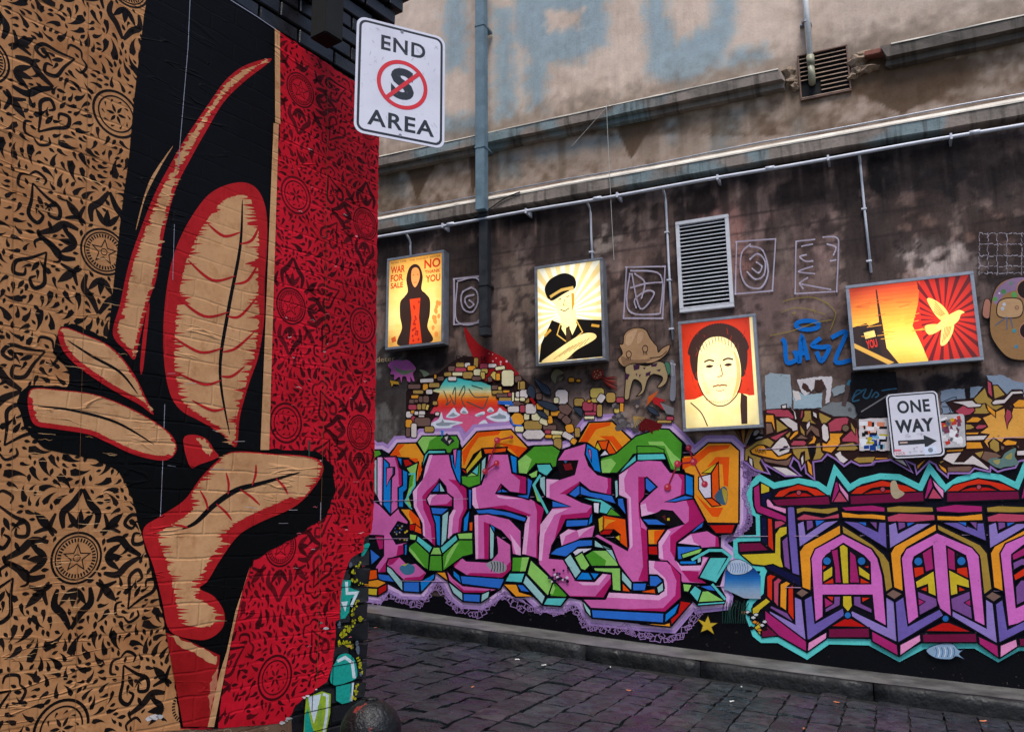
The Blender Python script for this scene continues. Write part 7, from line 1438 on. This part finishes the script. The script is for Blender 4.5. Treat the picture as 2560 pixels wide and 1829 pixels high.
sign(OS, exS, (0, 0, 1.), .45, .6, end_area, 'road_sign', 'white END AREA sign with a crossed red S circle at the brick corner', br_end)
# one-way sign on the far wall
oq = .07; uvs = [WR.uv(x, y, oq) for x, y in ((2219, 986), (2346.5, 975.4), (2363, 1139), (2232, 1146))]
O1 = WR.w(uvs[3][0], uvs[3][1], oq); ex1 = WR.w(uvs[2][0], uvs[2][1], oq)-O1; w1 = float(np.linalg.norm(ex1)); ex1 /= w1; h1 = (uvs[0][1]+uvs[1][1])/2-(uvs[2][1]+uvs[3][1])/2
ey1 = np.cross(WR.n, ex1)
def one_way(a, WS, BS):
    w, h = w1, h1
    def T(s, x0, x1, y0, y1, b=.03): a.text(s, [(x0*w, y1*h), (x1*w, y1*h), (x1*w, y0*h), (x0*w, y0*h)], BS, b, 1.08)
    T('ONE', .20, .83, .685, .885); T('WAY', .12, .86, .385, .59, .045)
    a.fill([(.14*w, .20*h), (.14*w, .27*h), (.64*w, .27*h), (.64*w, .335*h), (.88*w, .235*h), (.64*w, .135*h), (.64*w, .20*h)], BS)
    a.fill([(.17*w, .225*h), (.32*w, .225*h), (.32*w, .248*h), (.17*w, .248*h)], (196, 160, 150)); a.fill([(.62*w, .03*h), (.86*w, .04*h), (.85*w, .165*h), (.61*w, .15*h)], (206, 214, 232)); a.disc((.74*w, .10*h), .022, (120, 126, 140), n=10); a.fill([(.04*w, .045*h), (.26*w, .05*h), (.26*w, .10*h), (.04*w, .105*h)], (222, 190, 198)); a.text('TOCS', [(.06*w, .095*h), (.24*w, .09*h), (.24*w, .06*h), (.06*w, .06*h)], (40, 30, 40)); a.fill([(.04*w, .115*h), (.18*w, .11*h), (.18*w, .135*h), (.05*w, .14*h)], (220, 90, 110))
    for k in range(16): rn_ = random.Random(k); x = rn_.uniform(.25, .6); y = rn_.choice((.36, .33, .15, .10)); a.line([(x*w, y*h), ((x+.02)*w, (y+rn_.uniform(-.03, .03))*h), ((x+.04)*w, y*h)], .003, (150, 144, 156), raw=True)
def br_one(fr_, t):
    for yy in (.2, .8): p = fr_.pt(w1/2, yy*h1, -.006); MB().tube([p, p-np.array(WR.n)*.075], .012, 6).build('bracket', m_galv, t)
sign(O1, ex1, ey1, w1, h1, one_way, 'road_sign', 'white ONE WAY sign with a black arrow among the ochre graffiti', br_one)
# stickered little board beside it
t = empty('sticker_board', tuple(wp(2385, 1115, .0)), 'small board plastered with torn stickers beside the one way sign', 'board')
bp = inpx(D4, [(1000, 660), (1400, 650), (1425, 680), (1447, 1095), (1420, 1118), (1020, 1135)])
MB().prism(WR, bp, .012, .028).build('board', plain('board_white', (186, 182, 184), .5), t)
a = Art(WR, .0288).fr(*D4); rn = random.Random(12)
for k in range(34):
    x = rn.uniform(1130, 1370); y = rn.uniform(720, 1050); w = rn.uniform(30, 110); h = rn.uniform(30, 110); th = rn.uniform(-.5, .5)
    P = [(x+w*.5*p*math.cos(th)-h*.5*q_*math.sin(th), y+w*.5*p*math.sin(th)+h*.5*q_*math.cos(th)) for p, q_ in ((-1, -1), (1, -1), (1, 1), (-1, 1))]
    a.fill(P, rn.choice(((214, 210, 212), (24, 22, 26), (150, 120, 110), (196, 60, 50), (206, 160, 40), (90, 96, 110), (236, 232, 234), (120, 60, 80))), bump=(k % 6 == 0))
a.text('TOYS', [(1160, 720), (1200, 720), (1205, 860), (1165, 870)], (20, 18, 22)); a.disc((1255, 735), 30, (206, 156, 20), n=10); a.disc((1375, 1082), 26, (222, 216, 214), n=10)
a.build('stickers', m_paintR, t)['kind'] = 'stuff'
# ------------------------------------------------------------------ black downpipe on the brick corner
ub = WL.uv(785, 60, .06)[0]; t = empty('downpipe', tuple(WL.w(ub, V_TOP+.01, .0)), 'black square downpipe on the brick wall above the red paper', 'downpipe')
MB().box(UL, ub-.058, ub+.058, V_TOP-.02, 6., .10, .21).build('pipe', m_void, t, bevel=.006)
for z in (V_TOP+.3, V_TOP+1.4): MB().box(UL, ub-.075, ub+.075, z-.015, z+.015, .0, .216).build('strap', m_void, t, bevel=.003)
# ------------------------------------------------------------------ bollard
k = NT('chipped_black_iron'); n_ = k.noise(14, 5); f_ = k.noise(55, 4); red = k.noise(7, 5, .7)
c_ = k.mix(k.ramp(n_, .35, .7), tuple(lin((5, 5, 6))), tuple(lin((15, 15, 18)))); c_ = k.mix(k.ramp(red, .60, .64), c_, tuple(lin((124, 40, 34)))); k.set(c_, k.ramp(f_, .3, .7, .3, .6), 0, .35); k.bump(k.math('ADD', n_, k.math('MULTIPLY', f_, .6)), 1., .011); m_iron = k.m
C0 = hit_depth(927, 1826, 3.7); rB = 76./F_PX*3.7
ug = float(C0 @ WR.u); zg = float(gz(ug))-KERB-.02
t = empty('bollard', (C0[0], C0[1], zg), 'round-headed black iron bollard with chipped red paint at the corner', 'bollard')
def lathe(prof, n=40):
    v, f = [], []
    for r_, z in prof:
        for i in range(n): q = 2*math.pi*i/n; v.append((C0[0]+r_*math.cos(q), C0[1]+r_*math.sin(q), z))
    for j in range(len(prof)-1):
        for i in range(n): f.append((j*n+i, j*n+(i+1) % n, (j+1)*n+(i+1) % n, (j+1)*n+i))
    f.append(tuple((len(prof)-1)*n+i for i in range(n))); f.append(tuple(range(n))[::-1]); return v, f
zc = C0[2]
mesh_obj('head', *lathe([(rB*math.cos(q), zc+rB*math.sin(q)) for q in np.linspace(-1.0, 1.52, 22)]), m_iron, t, smooth=True)
mesh_obj('nub', *lathe([(rB*.22, zc+rB*.96), (rB*.2, zc+rB*1.03), (rB*.12, zc+rB*1.06)]), m_iron, t, smooth=True)
mesh_obj('neck', *lathe([(rB*.80, zc-rB*1.05), (rB*.84, zc-rB*.98), (rB*.84, zc-rB*.88), (rB*.7, zc-rB*.82)]), m_iron, t, smooth=True)
mesh_obj('post', *lathe([(rB*.98, zg), (rB*.95, zg+.03), (rB*.80, zg+.05), (rB*.70, zc-rB*1.0)]), m_iron, t, smooth=True)
# ------------------------------------------------------------------ bits of litter on the setts
m_lit = plain('white_scrap', (210, 208, 200), .7, 0, .2, 20, 0); m_lit2 = plain('orange_scrap', (190, 110, 70), .7, 0, .2, 20, 0)
LIT = ((1293, 1647.5, 0), (1527, 1667, 0), (1359, 1661.5, 0), (1853, 1716, 0), (1181, 1716, 1), (1572, 1725, 1), (1064, 1761, 0), (943, 1757, 1), (1270, 1612, 1), (1829, 1752, 0), (2457, 1801, 1), (2092, 1754, 1), (938, 1568, 1), (2010, 1820, 1))
for x, y, c in LIT:
    o = _edge(x, y, -KERB+.012); p = WR.pt(x, y, o); rn = random.Random(int(x)); L = rn.uniform(.018, .03); th = rn.random()*3
    v = [(p[0]+a_*L*math.cos(th)-b_*.007*math.sin(th), p[1]+a_*L*math.sin(th)+b_*.007*math.cos(th), p[2]+z+rn.uniform(-.002, .002)) for a_ in (-1, 0, 1) for b_, z in ((-1, .0), (0, .006), (1, .0))]
    ob = mesh_obj('litter_scrap', v, [(0, 1, 4, 3), (1, 2, 5, 4), (3, 4, 7, 6), (4, 5, 8, 7)], m_lit2 if c else m_lit, None)
    tag(ob, 'tiny orange brown scrap of litter on the wet setts' if c else 'tiny white scrap of litter on the wet setts', 'litter', 'litter scraps on the setts')
